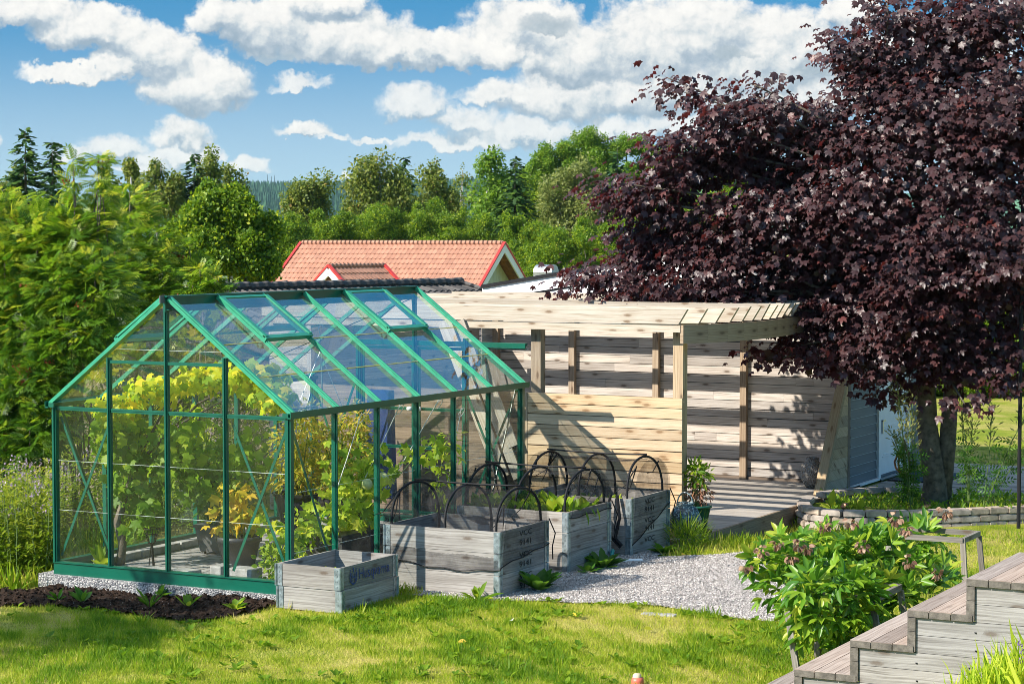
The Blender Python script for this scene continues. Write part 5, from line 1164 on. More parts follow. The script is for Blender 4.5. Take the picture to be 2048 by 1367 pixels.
def block_wall(path, zs, h, seed, w=.15):
    r = random.Random(seed)
    for k, z in enumerate(zs):
        mb = MB()
        for a, b in walk(path, .245, .12 * (k % 2)):
            d = (b - a).normalized(); n = Vector((-d.y, d.x, 0)); q = mb; mi_ = int(r.random() < .35)
            a2, b2 = a + d * .004 + n * r.uniform(-.008, .008), b - d * .004 + n * r.uniform(-.008, .008); zz = z + r.uniform(-.003, .003); e = .014
            # block with rounded rim: three stacked slabs
            for (z0, z1, ins) in ((zz, zz + e, e), (zz + e, zz + h - e, 0), (zz + h - e, zz + h - .003, e)):
                q.hexa([a2 + d * ins - n * (w / 2 - ins) + Vector((0, 0, z0)), b2 - d * ins - n * (w / 2 - ins) + Vector((0, 0, z0)), b2 - d * ins + n * (w / 2 - ins) + Vector((0, 0, z0)), a2 + d * ins + n * (w / 2 - ins) + Vector((0, 0, z0)),
                        a2 + d * ins - n * (w / 2 - ins) + Vector((0, 0, z1)), b2 - d * ins - n * (w / 2 - ins) + Vector((0, 0, z1)), b2 - d * ins + n * (w / 2 - ins) + Vector((0, 0, z1)), a2 + d * ins + n * (w / 2 - ins) + Vector((0, 0, z1))], mi_)
        mb.build('block_course', [M['blocks'], M['blocks2']], pb)
block_wall(path, [-.29, -.21, -.13, -.05, .03], .08, 1)
back = [at(1640, 1000, D=25.7), at(1720, 990, D=26.1), at(1850, 985, D=26.3)]; back = [Vector((p.x, p.y, 0)) for p in back]
block_wall(back, [-.09, -.01, .07], .08, 2)
POLY = [lD(3.45, 24.5), lD(3.6, 24.4), lD(4.6, 24.35), lD(5.7, 24.6), lD(6.4, 24.9), lD(6.4, 26.4), lD(4.9, 26.3), lD(4.0, 26.0), lD(3.5, 25.4)]
inb = inpoly(POLY)
grid_sheet('planting_bed', M['lawn'], np.arange(3.2, 6.6, .08), np.arange(24.2, 26.6, .08), lambda x, y: .02 + 0 * x, inb)
def bedpt(l, D): p = lD(l, D); return Vector((p.x, p.y, .02))
gx = thing('bed_ground_cover', 'low mixed green herbs filling the stone planter bed', 'ground cover'); gx['kind'] = 'stuff'
r = np.random.default_rng(101); n = 1500; l = r.uniform(3.7, 6.2, n); D = r.uniform(24.45, 26.1, n)
X = l * RV[0] + D * FV[0]; Y = l * RV[1] + D * FV[1]
scatter('leaves', T_SLIM, np.stack([X, Y, .02 + r.uniform(0, .07, n)], 1), np.stack([r.normal(0, .7, n), r.normal(0, .7, n), np.ones(n)], 1), np.stack([r.normal(0, 1, n), r.normal(0, 1, n), np.ones(n) * .4], 1), r.uniform(.04, .10, n), LEAF['weed'], gx, seed=9)
rosette('garden_plant', 'pair high broad pale leaves at the left end of the stone planter', bedpt(3.72, 24.9), 9, .24, 103, 'weed', .18, tilt=1.4)
rosette('garden_plant', 'upright broad leaf at the stone rim right of the bed corner', bedpt(4.0, 24.6), 6, .2, 104, 'weed', .2, tilt=1.4)
def mugwort(label, base, hts, seed, mat, spread=.35, lean=(0, 0)):
    r = np.random.default_rng(seed); th = thing('mugwort', label, 'plant', base, 'tall feathery mugwort by the maple trunk'); mb = MB(); P_ = []; T_ = []; P2 = []; T2 = []
    for h in hts:
        top = Vector(base) + Vector((r.normal(lean[0], spread), r.normal(lean[1], spread * .5), h)); mid = (Vector(base) + top) / 2 + Vector((r.normal(0, .04), r.normal(0, .04), .06))
        mb.tube([base, mid, top], [.008, .006, .003], 5)
        for t in np.linspace(.12, 1, 30):
            p = Vector(base).lerp(mid, t * 2) if t < .5 else mid.lerp(top, t * 2 - 1)
            for _ in range(2 if t < .55 else 5):
                d = np.array([r.normal(), r.normal(), .3 if t < .55 else 1.1])
                if t < .55: P_.append(np.array(p)); T_.append(d)
                else: P2.append(np.array(p) + norm(d) * r.uniform(0, .10)); T2.append(d)
    mb.build('stems', M['stem'], th)
    a = np.array(P_); scatter('leaves', t_pinnate(3, .07, .34), a, np.array(T_), r.normal(0, 1, a.shape) + np.array([0, 0, 1.]), r.uniform(.10, .17, len(a)), LEAF['basil'], th, seed=seed)
    a = np.array(P2); scatter('flower_spikes', T_SLIM, a, np.array(T2), r.normal(0, 1, a.shape), r.uniform(.035, .07, len(a)), LEAF[mat], th, seed=seed + 1); return th
LEAF['mug'] = leafmat('dull green flower spike', [(0, (0.16, 0.18, 0.05)), (1, (0.36, 0.34, 0.12))], .4)
mugwort('pale feathery mugwort leaning in front of the maple trunk', bedpt(4.62, 24.75), (1.5, 1.3, 1.1, 1.35, .9), 111, 'mug', .15, (-.12, 0))
mugwort('tall dark mugwort right of the maple trunk against the bright lawn', bedpt(5.3, 24.8), (1.6, 1.3, 1.0), 112, 'mug', .10)
mugwort('arching mugwort leaning right towards the dark pole', bedpt(5.45, 24.75), (1.5, 1.2, 1.0), 113, 'mug', .2, (.35, 0))
# teardrop garden lantern on a stick
b = at(1806, 985, D=25.2); b.z = -.02; la = thing('garden_lantern', 'copper teardrop lantern on a thin stick at the back of the stone planter', 'lantern', b)
M['copper'] = simple('aged copper', (0.20, 0.10, 0.07), .35, .2, metal=.8)
mb = MB(); mb.tube([b, b + Vector((.01, 0, .42))], .006, 6); mb.lathe(b + Vector((.003, 0, .1)), [(0, 0), (.05, .0), (.055, .03), (.02, .05), (0, .05)], 12); mb.build('stick', M['black'], la)
mb = MB(); zc = .42
for k in range(10):
    a = 2 * PI * k / 10; mb.tube([b + Vector((.01 + rr * math.cos(a), rr * math.sin(a), z)) for rr, z in ((.02, zc), (.10, zc + .09), (.115, zc + .16), (.07, zc + .26), (.02, zc + .34), (0, zc + .42))], .012, 5)
mb.build('cage', M['copper'], la)
mb = MB(); mb.lathe(b + Vector((.01, 0, zc + .13)), [(0, -.08), (.06, -.04), (.08, .02), (.05, .08), (0, .1)], 14); mb.build('glass_globe', M['glass_side'], la, smooth=True)
mb = MB(); p0 = at(2037, 1036, D=24.2); p1 = at(2046, 380, D=24.2); mb.tube([p0 - Vector((0, 0, .3)), (p0 + p1) / 2, p1], .022, 8); tag(mb.build('dark_pole', M['black']), 'slim dark pole standing at the right edge before the maple crown', 'pole')
# pumpkin-like striped shell
p = bedpt(3.83, 24.62); mb = MB(); mb.lathe(p + Vector((0, 0, .02)), [(0, 0), (.05, .01), (.055, .05), (.03, .09), (0, .1)], 12, flute=.08, nf=6); tag(mb.build('garden_ornament', M['redbrown'] if 'redbrown' in M else M['copper']), 'small reddish ribbed ornament on the soil at the planter corner', 'ornament')

# ------------------------------------------------------------------ garden stairs
S1 = at(1588, 1336.5, z=.485); RUN, RISE, WID = .365, .218, 1.22
st = thing('garden_stairs', 'weathered timber garden stairs climbing to the right at the lower right corner', 'stairs', (S1.x, S1.y, 0))
NS = 7
for k in range(-1, NS):
    x0 = S1.x + k * RUN; z = S1.z + k * RISE; y0 = S1.y; tr_ = thing_parent = None
    mb = MB(); bw = (RUN + .045) / 3
    for q in range(3):
        j = random.uniform(-.006, .006)
        mb.box(x0 + q * bw + .002, x0 + (q + 1) * bw - .003, y0 + j, y0 + WID, z - .046, z)
    t_ = mb.build('tread', M['stair_wood'], st)
    mb = MB()
    for q in range(3): mb.box(x0 + q * bw + .003, x0 + (q + 1) * bw - .004, y0 - .0045, y0 - .0065 + .001, z - .044, z - .003)
    mb.build('board_ends', M['end_grain'], t_)
    mb = MB(); mb.box(x0 + .004, x0 + .05, y0 + .012, y0 + WID - .02, z - RISE + .002, z - .047); mb.build('riser', M['stair_wood'], st)
    mb = MB()
    for (za, zb) in ((z - .047 - (RISE - .05) * .5, z - .048), (z - RISE - .04, z - .047 - (RISE - .05) * .5 - .003)): mb.box(x0 + .002, x0 + .052, y0 + .0, y0 + .0115, za, zb)
    mb.build('riser_end', M['end_grain'], st)
mb = MB(); zb = S1.z - .5
row = 0; z = S1.z + (NS - 1) * RISE - .05
yS = S1.y + .016
for k in range(-1, NS):                                             # horizontal boards of the side wall, following the steps
    zt = S1.z + k * RISE - .0475
    for q in range(2):
        za = zt - (q + 1) * RISE / 2 + .002; zb_ = zt - q * RISE / 2 - .001
        mb.box(S1.x + k * RUN + .0535, S1.x + (NS + 1) * RUN, yS, yS + .022, za, zb_)
mb.box(S1.x - RUN, S1.x + (NS + 1) * RUN, yS, yS + .022, S1.z - RUN - .6, S1.z - RISE * 2 - .0485)
mb.build('side_cladding', M['clad_wood'], st)
mb = MB()
for k in range(0, NS):
    for q in range(1, 6):
        for dz in (.05, .16): mb.lathe((S1.x + k * RUN + .09 + q * .33 + .03 * dz, yS - .001, S1.z + k * RISE - .06 - dz), [(0, -.003), (.007, -.003), (.007, .003), (0, .003)], 6)
mb.build('screw_heads', M['black'], st)
# ------------------------------------------------------------------ plant support frames and peony
def support(label, corners, foot, wr=.03):
    f = thing('plant_support', label, 'plant support', corners[0], 'wooden frames holding up the peony')
    for i in range(len(corners)):
        a, b = corners[i], corners[(i + 1) % len(corners)]; mb = MB(); mb.beam(a, b, wr, .045); mb.build('rail', M['rack_wood'], f)
    for a, d in zip(corners, foot):
        mb = MB(); e = Vector((a.x + d[0], a.y + d[1], float(ground_h(a.x, a.y)) - .05)); mb.beam(a - Vector((0, 0, .024)), e, .045, .03, (0, 1, 0)); mb.build('leg', M['rack_wood'], f)
a = at(1571, 1184, D=15.55); ux = Vector((.66, 0, 0)); uy = Vector((0, .62, 0))
support('grey wooden plant support under the front of the peony', [a, a + ux, a + ux + uy, a + uy], [(.13, -.05), (.10, -.05), (.06, .08), (.0, .08)])
c = at(1926, 1080, D=18.6); ux = Vector((-.66, 0, 0)); uy = Vector((0, .5, 0))
support('grey wooden plant support frame standing right behind the peony by the stairs', [c, c + ux, c + ux + uy, c + uy], [(.05, -.04), (-.03, -.03), (-.03, .05), (.05, .05)])
LEAF['peony'] = leafmat('peony leaf', [(0, (0.05, 0.15, 0.012)), (0.5, (0.12, 0.26, 0.018)), (0.85, (0.24, 0.37, 0.025)), (1, (0.40, 0.43, 0.04))], 0.38, 0.38, 0.5)
LEAF['dead'] = leafmat('withered flower', [(0, (0.16, 0.075, 0.05)), (0.6, (0.34, 0.20, 0.13)), (1, (0.48, 0.33, 0.22))], .3)
base = gpos(1668, 1295); pe = thing('peony', 'large leafy peony bush with brown withered flower heads beside the stairs', 'bush', base)
PB = [(1530,1130,38,16.05),(1590,1120,55,16.05),(1560,1180,45,15.85),(1640,1150,65,15.95),(1620,1220,50,15.75),(1690,1200,70,15.85),(1700,1120,60,16.15),(1760,1130,60,16.15),(1770,1190,55,15.95),(1820,1150,50,16.15),(1860,1120,45,19.2),(1890,1160,35,16.25),(1680,1270,40,15.65),(1620,1265,30,15.55),(1740,1245,40,15.75),(1640,1085,35,16.45),(1790,1080,45,19.2),(1850,1075,35,19.2),(1560,1100,30,16.35),(1810,1195,30,15.85),(1745,1095,45,16.35),(1620,1180,42,15.15),(1680,1176,46,15.2),(1725,1185,40,15.2),(1605,1215,26,15.2),(1650,1230,36,15.2),(1700,1235,34,15.2)]
r = np.random.default_rng(121); P_ = []; T_ = []; N_ = []; tops = []
for px, py, rad, D in PB:
    c = np.array(at(px, py, D=D)); R = rad / FPX * D; n = int(9 + rad * rad / 78); d = randdir(r, n, .35); p = c + d * (r.uniform(0, 1, n) ** .45)[:, None] * np.array([R, R * 1.2, R])
    P_.append(p); T_.append(d * .9 + r.normal(0, .35, (n, 3)) + np.array([0, 0, -.15])); N_.append(d * .3 + r.normal(0, .35, (n, 3)) + np.array([0, 0, .9])); tops.append(c)
P_ = np.concatenate(P_); P_[:, 2] = np.maximum(P_[:, 2], ground_h(P_[:, 0], P_[:, 1]) + .05)
scatter('leaves', t_trio(.15), P_, np.concatenate(T_), np.concatenate(N_), r.uniform(.10, .175, len(P_)), LEAF['peony'], pe, seed=12)
mb = MB()
for c in tops:
    c = Vector(c); b = Vector(base) + Vector((r.normal(0, .1), r.normal(0, .1), 0)); mb.tube([b, b.lerp(c, .55) + Vector((0, 0, .12)), c], [.009, .007, .004], 5)
mb.build('stems', M['stem'], pe)
HEADS = [(1492,1130),(1522,1102),(1556,1084),(1582,1112),(1612,1094),(1650,1048),(1703,1042),(1724,1090),(1792,1034),(1812,1056),(1818,1120),(1876,1143),(1890,1022),(1600,1085)]
for px, py in HEADS:
    c = np.array(at(px, py, D=15.75)); n = 24; d = randdir(r, n, -.6); T = d + np.array([0, 0, -.8])
    scatter('withered_flower', T_OVAL, c + d * .028, T, r.normal(0, 1, (n, 3)), r.uniform(.025, .055, n), LEAF['dead'], pe, seed=int(px))
# lupin corner, bottom right
b = at(2005, 1330, D=12.3); lp = thing('lupin_clump', 'grassy clump with small violet flowers at the lower right corner below the stairs', 'plant', b); b.z = S1.z + .15
r = np.random.default_rng(131); n = 520; px = r.uniform(1930, 2080, n); c0 = np.array([np.array(at(x, 1375 - .28 * max(0, x - 1950) * 0, D=12.3)) for x in px]); 
T_ = np.stack([r.normal(0, .35, n), r.normal(0, .35, n), np.ones(n)], 1)
scatter('leaves', (np.array([(-.045, 0, 0), (.045, 0, 0), (.03, .6, .05), (-.03, .6, .05), (0, 1, .2)]), [(0, 1, 2, 3), (3, 2, 4)]), c0 + np.stack([r.normal(0, .05, n), r.normal(0, .12, n), r.normal(-.05, .05, n)], 1), T_, r.normal(0, 1, (n, 3)), (.12 + .17 * np.clip((px - 1930) / 110, 0, 1)) * r.uniform(.6, 1.25, n), LEAF['melon'], lp, seed=14)
LEAF['violet'] = leafmat('violet petal', [(0, (0.16, 0.07, 0.32)), (1, (0.36, 0.22, 0.55))], .3)
P_ = np.concatenate([np.array(at(x, y, D=12.25)) + r.normal(0, .012, (9, 3)) for x, y in ((2043, 1303), (2046, 1325), (2040, 1290))]); scatter('violet_flowers', T_OVAL, P_, randdir(r, len(P_), .6), randdir(r, len(P_)), .02, LEAF['violet'], lp, seed=15)
# orange peg at the bottom edge
p = at(1275, 1367, D=15.35); M['orange'] = simple('orange plastic', (0.55, 0.13, 0.08), .45, .1)
M['cream'] = simple('pale tip', (0.62, 0.52, 0.34), .5, .1)
pgx = thing('garden_peg', 'small rounded orange peg with pale greenish tip poking up at the bottom edge', 'peg', (p.x, p.y, 0)); gz = float(ground_h(p.x, p.y)); topz = at(1275, 1345, D=15.35).z
mb = MB(); mb.lathe((p.x, p.y, 0), [(.042, gz - .05), (.045, topz - .055), (.040, topz - .03), (0, topz - .03)], 16); mb.build('peg', M['orange'], pgx, smooth=True)
mb = MB(); mb.lathe((p.x - .004, p.y, 0), [(.032, topz - .0295), (.03, topz - .012), (.018, topz - .001), (0, topz)], 14); mb.build('tip', M['cream'], pgx, smooth=True)
# ------------------------------------------------------------------ purple maple
LEAF['maple'] = leafmat('purple maple leaf', [(0, (0.026, 0.015, 0.018)), (0.5, (0.046, 0.022, 0.025)), (0.85, (0.076, 0.028, 0.028)), (1, (0.13, 0.034, 0.030))], 0.20, 0.44, 0.5, tcol=(0.20, 0.018, 0.014))
tb = gpos(1868, 1040); tb = at(1866, 1036, D=25.4); tb.z = -.05
mp = thing('purple_maple', 'large dark purple leaved maple tree overhanging the pergola from the right', 'tree', tb)
MBL = [(1180,562,42),(1255,545,55),(1330,585,50),(1400,560,70),(1500,590,65),(1600,580,75),(1690,610,80),
 (1230,365,28),(1262,400,45),(1300,470,55),(1330,405,60),(1345,280,45),(1345,160,22),(1385,190,32),(1425,245,40),(1410,320,70),(1500,250,55),(1520,175,26),(1530,205,34),(1550,330,95),(1620,240,60),
 (1660,280,75),(1690,110,28),(1700,80,32),(1745,110,40),(1775,25,36),(1700,400,125),(1800,230,115),(1850,110,100),(1960,60,110),(1950,280,145),(1990,480,140),(1850,540,135),(1500,450,100),
 (1400,480,80),(1620,470,105),(1720,520,100),(1605,650,50),(1680,710,55),(1565,715,24),(1600,690,35),(1750,700,60),(1790,765,36),(1880,690,80),(1985,700,65),(1820,640,90),(1290,500,45),(1445,590,50),
 (1560,600,50),(1240,600,26),(2050,200,100),(2060,600,90),(1760,170,60),(1470,300,45),(1350,350,40),(2010,760,30),(1925,800,20)]
r = np.random.default_rng(141); P_ = []; T_ = []; N_ = []; cents = []
for bx, by, rad in MBL:
    tt = (bx - 1130) / 800
    D0 = 25.35 - 0.7 * max(0, min(1, (bx - 1650) / 250)) + 0.3 * math.sin(bx * .013 + by * .021)
    R = rad / FPX * D0; c = np.array(at(bx, by, D=D0)); nc = max(3, int(rad * rad / 98)); depth = max(R * 1.15, .5)
    cents.append((Vector(c), R))
    for _ in range(nc):
        d = norm(r.normal(0, 1, 3)); rr = r.uniform(0, 1) ** .5
        cc = c + RV * d[0] * rr * R + FV * d[1] * rr * depth + ZV * d[2] * rr * R
        n = r.integers(9, 17); q = r.normal(0, 1, (n, 3)) * np.array([.19, .19, .055]); out = norm(np.array([*(cc - np.array(tb))[:2], .6 * r.normal()]))
        P_.append(cc + q); T_.append(norm(out * .6 + q * 3 + np.array([0, 0, -.75]) + r.normal(0, .3, (n, 3)))); N_.append(norm(np.array([-.15, -.35, .9]) + r.normal(0, .42, 3) + r.normal(0, .24, (n, 3)) + out * .35))
P_ = np.concatenate(P_); n = len(P_); print('maple leaves', n)
scatter('crown', t_palm(.60, 5, 0.97, .20), P_, np.concatenate(T_), np.concatenate(N_), r.uniform(.07, .135, n), LEAF['maple'], mp, rnd=np.clip(r.beta(2, 2.6, n), 0, 1), seed=17)
mb = MB(); top = tb + Vector((-.1, .1, 3.3))
mb.tube([tb - Vector((0, 0, .2)), tb + Vector((.02, 0, .35)), tb + Vector((-.08, 0, 1.0)), tb + Vector((-.12, .05, 1.8)), top], [.20, .135, .12, .10, .06], 12)
mb.tube([tb + Vector((.06, .10, .1)), tb + Vector((.13, .12, .8)), tb + Vector((.18, .1, 1.6)), tb + Vector((.6, .3, 3.0))], [.12, .10, .085, .04], 10); mb.build('trunk', M['bark'], mp, smooth=True)
mb = MB()
for c, R in cents:
    if R < .12: pass
    s = tb + Vector((-.1, .05, 1.5 + min(1.8, max(0, (c.z - 1.5) * .55)))); mid = s.lerp(c, .55) + Vector((r.normal(0, .15), r.normal(0, .15), .25)); mb.tube([s, mid, c, c + (c - mid).normalized() * R * .7], [.042, .02, .010, .004], 6)
mb.build('branches', M['bark'], mp, smooth=True)

ob = lD(-9.6, 14.6, 0); th = thing('birch', 'young birch outside the left picture edge shading the lawn corner', 'tree', ob)
r = np.random.default_rng(149); n = 5200; d = randdir(r, n); cl = randdir(r, 90) * (r.uniform(0, 1, 90) ** .45)[:, None]; q = cl[r.integers(0, 90, n)] + r.normal(0, .10, (n, 3))
P_ = np.array(lD(-9.9, 14.5, 5.3)) + q[:, :1] * RV * 0.95 + q[:, 1:2] * FV * 1.6 + q[:, 2:] * ZV * 0.85
LEAF['birch0'] = leafmat('young birch leaf', [(0, (0.06, 0.11, 0.012)), (1, (0.16, 0.20, 0.03))], .35)
scatter('crown', t_oval(.36, .05), P_, randdir(r, n, -.4), randdir(r, n, .6), r.uniform(.07, .12, n), LEAF['birch0'], th, seed=16)
mb = MB(); mb.tube([ob - Vector((0, 0, .2)), ob + Vector((.1, 0, 2.5)), lD(-9.8, 14.55, 5.0), lD(-9.9, 14.5, 6.0)], [.09, .07, .04, .01], 8); mb.build('trunk', M['birchbark'], th, smooth=True)

# ------------------------------------------------------------------ rowan thicket at the left
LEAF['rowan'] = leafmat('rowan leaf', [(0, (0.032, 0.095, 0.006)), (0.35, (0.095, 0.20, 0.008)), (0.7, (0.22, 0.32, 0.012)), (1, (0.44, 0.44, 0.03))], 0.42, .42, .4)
LEAF['berry'] = leafmat('rowan berry', [(0, (0.20, 0.03, 0.012)), (1, (0.38, 0.07, 0.02))], .1)
TP = t_pinnate(6, .042, .31)
def rowan(label, base, blobs, seed, dens=1.0, berries=6):
    r = np.random.default_rng(seed); th = thing('rowan', label, 'tree', base, 'rowans growing in a thicket left of the greenhouse'); P_ = []; T_ = []; N_ = []; cs = []
    for bx, by, rad, D in blobs:
        c = np.array(at(bx, by, D=D)); R = rad / FPX * D; cs.append((Vector(c), R)); n = int(dens * (20 + rad * rad / 14))
        d = randdir(r, n, .2); p = c + d * (r.uniform(0, 1, n) ** .42)[:, None] * np.array([R, R, R * 1.05]); P_.append(p)
        T_.append(norm(d * np.array([1, 1, .5]) + r.normal(0, .35, (n, 3)) + np.array([0, 0, -.05]))); N_.append(norm(np.array([-.1, -.3, .9]) + d * .3 + r.normal(0, .35, (n, 3))))
    P_ = np.concatenate(P_); n = len(P_)
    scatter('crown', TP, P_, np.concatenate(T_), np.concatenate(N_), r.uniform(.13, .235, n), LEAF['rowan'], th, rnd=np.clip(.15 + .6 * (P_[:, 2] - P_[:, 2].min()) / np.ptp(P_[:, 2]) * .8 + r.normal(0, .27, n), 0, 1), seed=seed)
    mb = MB(); base = Vector(base)
    for c, R in cs:
        b = base + Vector((r.normal(0, .25), r.normal(0, .25), 0)); mb.tube([b, b.lerp(c, .5) + Vector((r.normal(0, .1), r.normal(0, .1), .2)), c, c + Vector((0, 0, R))], [.03, .02, .010, .003] if R > .12 else [.012, .008, .006, .002], 6)
    mb.build('stems', M['bark'], th, smooth=True)
    for i in range(berries):
        c, R = cs[r.integers(len(cs))]; q = np.array(c) + norm(np.array([r.normal() * .6, -.9, r.normal() * .4])) * R * .95; m_ = 26
        scatter('berry_cluster', oct_, q + r.normal(0, .045, (m_, 3)) * np.array([1, 1, .6]), randdir(r, m_), randdir(r, m_, 1), .014, LEAF['berry'], th, seed=seed + i)
def gz(px, D): p = at(px, 900, D=D); return Vector((p.x, p.y, float(ground_h(p.x, p.y)) - .1))
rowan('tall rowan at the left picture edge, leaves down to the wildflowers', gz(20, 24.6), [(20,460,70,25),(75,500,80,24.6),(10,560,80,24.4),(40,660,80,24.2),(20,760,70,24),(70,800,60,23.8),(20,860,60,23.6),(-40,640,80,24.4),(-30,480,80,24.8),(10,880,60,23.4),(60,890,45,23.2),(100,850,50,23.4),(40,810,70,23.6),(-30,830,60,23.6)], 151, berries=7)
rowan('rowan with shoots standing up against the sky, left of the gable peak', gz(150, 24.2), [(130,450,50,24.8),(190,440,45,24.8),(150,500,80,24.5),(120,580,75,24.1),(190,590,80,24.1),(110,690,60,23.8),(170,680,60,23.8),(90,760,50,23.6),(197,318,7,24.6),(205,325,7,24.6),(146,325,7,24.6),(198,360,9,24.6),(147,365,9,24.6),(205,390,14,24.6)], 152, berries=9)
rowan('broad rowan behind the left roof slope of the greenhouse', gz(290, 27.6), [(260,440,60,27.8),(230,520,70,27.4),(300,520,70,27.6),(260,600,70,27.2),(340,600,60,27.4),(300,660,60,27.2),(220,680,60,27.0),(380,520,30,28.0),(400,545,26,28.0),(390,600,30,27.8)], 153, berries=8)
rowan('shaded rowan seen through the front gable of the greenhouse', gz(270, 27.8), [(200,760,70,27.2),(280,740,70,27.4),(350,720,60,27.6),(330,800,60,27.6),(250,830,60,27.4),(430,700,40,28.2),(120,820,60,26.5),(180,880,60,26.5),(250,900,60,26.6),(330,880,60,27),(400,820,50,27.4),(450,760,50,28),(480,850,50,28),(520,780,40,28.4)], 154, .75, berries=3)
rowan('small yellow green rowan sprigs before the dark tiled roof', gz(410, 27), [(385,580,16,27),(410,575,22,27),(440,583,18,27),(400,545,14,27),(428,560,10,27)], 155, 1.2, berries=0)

# wildflowers and goldenrod
wf = thing('wildflower_thicket', 'dense yellow green wildflower stems left of and behind the greenhouse', 'wildflowers', gz(40, 21)); wf['kind'] = 'stuff'
r = np.random.default_rng(161); P_ = []; T_ = []; N_ = []; S_ = []; R_ = []; mb = MB(); FL = []
for _ in range(1500):
    q = r.random()
    if q < .55: px, D, hh = r.uniform(-60, 118), r.uniform(20.2, 23.6), r.uniform(.55, 1.0)
    elif q < .85: px, D, hh = r.uniform(100, 470), r.uniform(22.6, 24.4), r.uniform(.6, 1.2)
    else: px, D, hh = r.uniform(330, 560), r.uniform(25, 28), r.uniform(.8, 1.5)
    b = np.array(at(px, 900, D=D)); b[2] = ground_h(b[0], b[1]); top = b + np.array([r.normal(0, .08), r.normal(0, .08), hh])
    if b[0] > GX0 - .25 and b[1] > 15 and b[1] < 20.3: continue
    n = 15; t = r.uniform(.1, 1, n); P_.append(b + (top - b) * t[:, None]); a = r.uniform(0, 2 * PI, n); T_.append(np.stack([np.cos(a), np.sin(a), r.uniform(.1, .9, n)], 1)); N_.append(np.stack([-np.cos(a), -np.sin(a), np.ones(n) * 1.2], 1)); S_.append(r.uniform(.07, .13, n) * (1.1 - .5 * t)); R_.append(np.clip(.25 + .55 * t + r.normal(0, .15, n), 0, 1))
    if r.random() < .11: FL.append(top + r.normal(0, .03, (10, 3)) + np.array([0, 0, .04]))
    if r.random() < .35: mb.tube([b, (b + top) / 2 + np.array([.02, 0, 0]), top], [.004, .003, .002], 4)
LEAF['wild'] = leafmat('wildflower leaf', [(0, (0.06, 0.13, 0.008)), (0.5, (0.15, 0.23, 0.012)), (1, (0.33, 0.35, 0.03))], .45)
P_ = np.concatenate(P_); scatter('leaves', T_SLIM, P_, np.concatenate(T_), np.concatenate(N_), np.concatenate(S_), LEAF['wild'], wf, rnd=np.concatenate(R_), seed=18)
mb.build('stalks', M['stem'], wf)
LEAF['lilac'] = leafmat('lilac grey flower', [(0, (0.26, 0.18, 0.26)), (1, (0.46, 0.36, 0.43))], .3)
FL = np.concatenate(FL); scatter('lilac_flowers', T_OVAL, FL, randdir(r, len(FL), .5), randdir(r, len(FL)), .028, LEAF['lilac'], wf, seed=19)
grass('tall_grass', 15000, -6.3, -3.0, 18.6, 24.5, .12, .3, 'tall unmown grass beside the left greenhouse wall', 23, lambda x, y: (x < GX0 - .2) & ~in_soil_w(x, y) & (to_lD(x, y)[0] < -3.9))
def edge_keep(px0, py0, px1, py1, w):
    a = gpos(px0, py0); b = gpos(px1, py1); d = np.array([b.x - a.x, b.y - a.y]); L = np.hypot(*d); d /= L
    return lambda x, y: (np.abs((x - a.x) * d[1] - (y - a.y) * d[0]) < w) & ((x - a.x) * d[0] + (y - a.y) * d[1] > 0) & ((x - a.x) * d[0] + (y - a.y) * d[1] < L)
BL2 = BLOCKS[:]; BLOCKS.clear(); BLOCKS += [(-10.40, -9.76, 15.32, 16.24), (-10.13, -8.95, 16.66, 17.59), (-14.2, -8.75, 20.93, 26)]
grass('edge_grass', 9000, -2.4, -.8, 17.5, 19.6, .06, .14, 'longer uncut grass around the feet of the small lettered bed', 24, edge_keep(560, 1215, 830, 1185, .16))
grass('edge_grass', 7000, -1.0, 3.4, 18, 20, .04, .09, 'ragged grass where the lawn meets the gravel', 25, edge_keep(830, 1200, 1560, 1240, .10))
grass('deck_edge_grass', 9000, 1.5, 4.2, 20.5, 25, .06, .16, 'uncut grass along the deck edge and planter foot', 26, lambda x, y: ~in_gravel_w(x, y) & (x > -8.76))
grass('far_lawn_grass', 26000, 4.6, 8.5, 15, 40, .04, .08, 'bright sunlit lawn beyond the side deck', 27, lambda x, y: ~inb(x, y) & ~((x > -8.8) & (x < -4.7) & (y > 24.9) & (y < 29.5)) & (x > -8.6) & ~((x > S1.x - .5) & (y < S1.y + 1.4)))
grass('bank_grass', 16000, 2.2, 6.0, 16.8, 23.7, .04, .09, 'grass between the peony and the stone planter', 28, lambda x, y: ~in_gravel_w(x, y) & (x > -8.7) & ~inb(x, y) & ~((x > S1.x - .4) & (y < S1.y + 1.3)))

# ------------------------------------------------------------------ background trees
LEAF['birch'] = leafmat('birch leaf', [(0, (0.06, 0.11, 0.012)), (0.5, (0.15, 0.19, 0.022)), (0.85, (0.27, 0.28, 0.04)), (1, (0.34, 0.22, 0.06))], 0.40)
LEAF['aspen'] = leafmat('aspen leaf', [(0, (0.06, 0.14, 0.010)), (0.5, (0.14, 0.25, 0.015)), (1, (0.30, 0.38, 0.03))], 0.40)
LEAF['willow'] = leafmat('pale willow leaf', [(0, (0.10, 0.13, 0.03)), (0.6, (0.20, 0.23, 0.05)), (1, (0.30, 0.31, 0.08))], 0.40)
LEAF['bush'] = leafmat('shrub leaf', [(0, (0.04, 0.105, 0.006)), (0.4, (0.11, 0.20, 0.008)), (0.75, (0.26, 0.34, 0.012)), (1, (0.42, 0.44, 0.02))], 0.40)
LEAF['spruce'] = leafmat('spruce needles', [(0, (0.014, 0.045, 0.012)), (0.6, (0.040, 0.095, 0.016)), (1, (0.10, 0.17, 0.02))], 0.18, .6, .2)
TC = t_clump(6, 3)
def bgz(px, D): p = at(px, 600, D=D); return Vector((p.x, p.y, float(ground_h(p.x, p.y)) - .2))
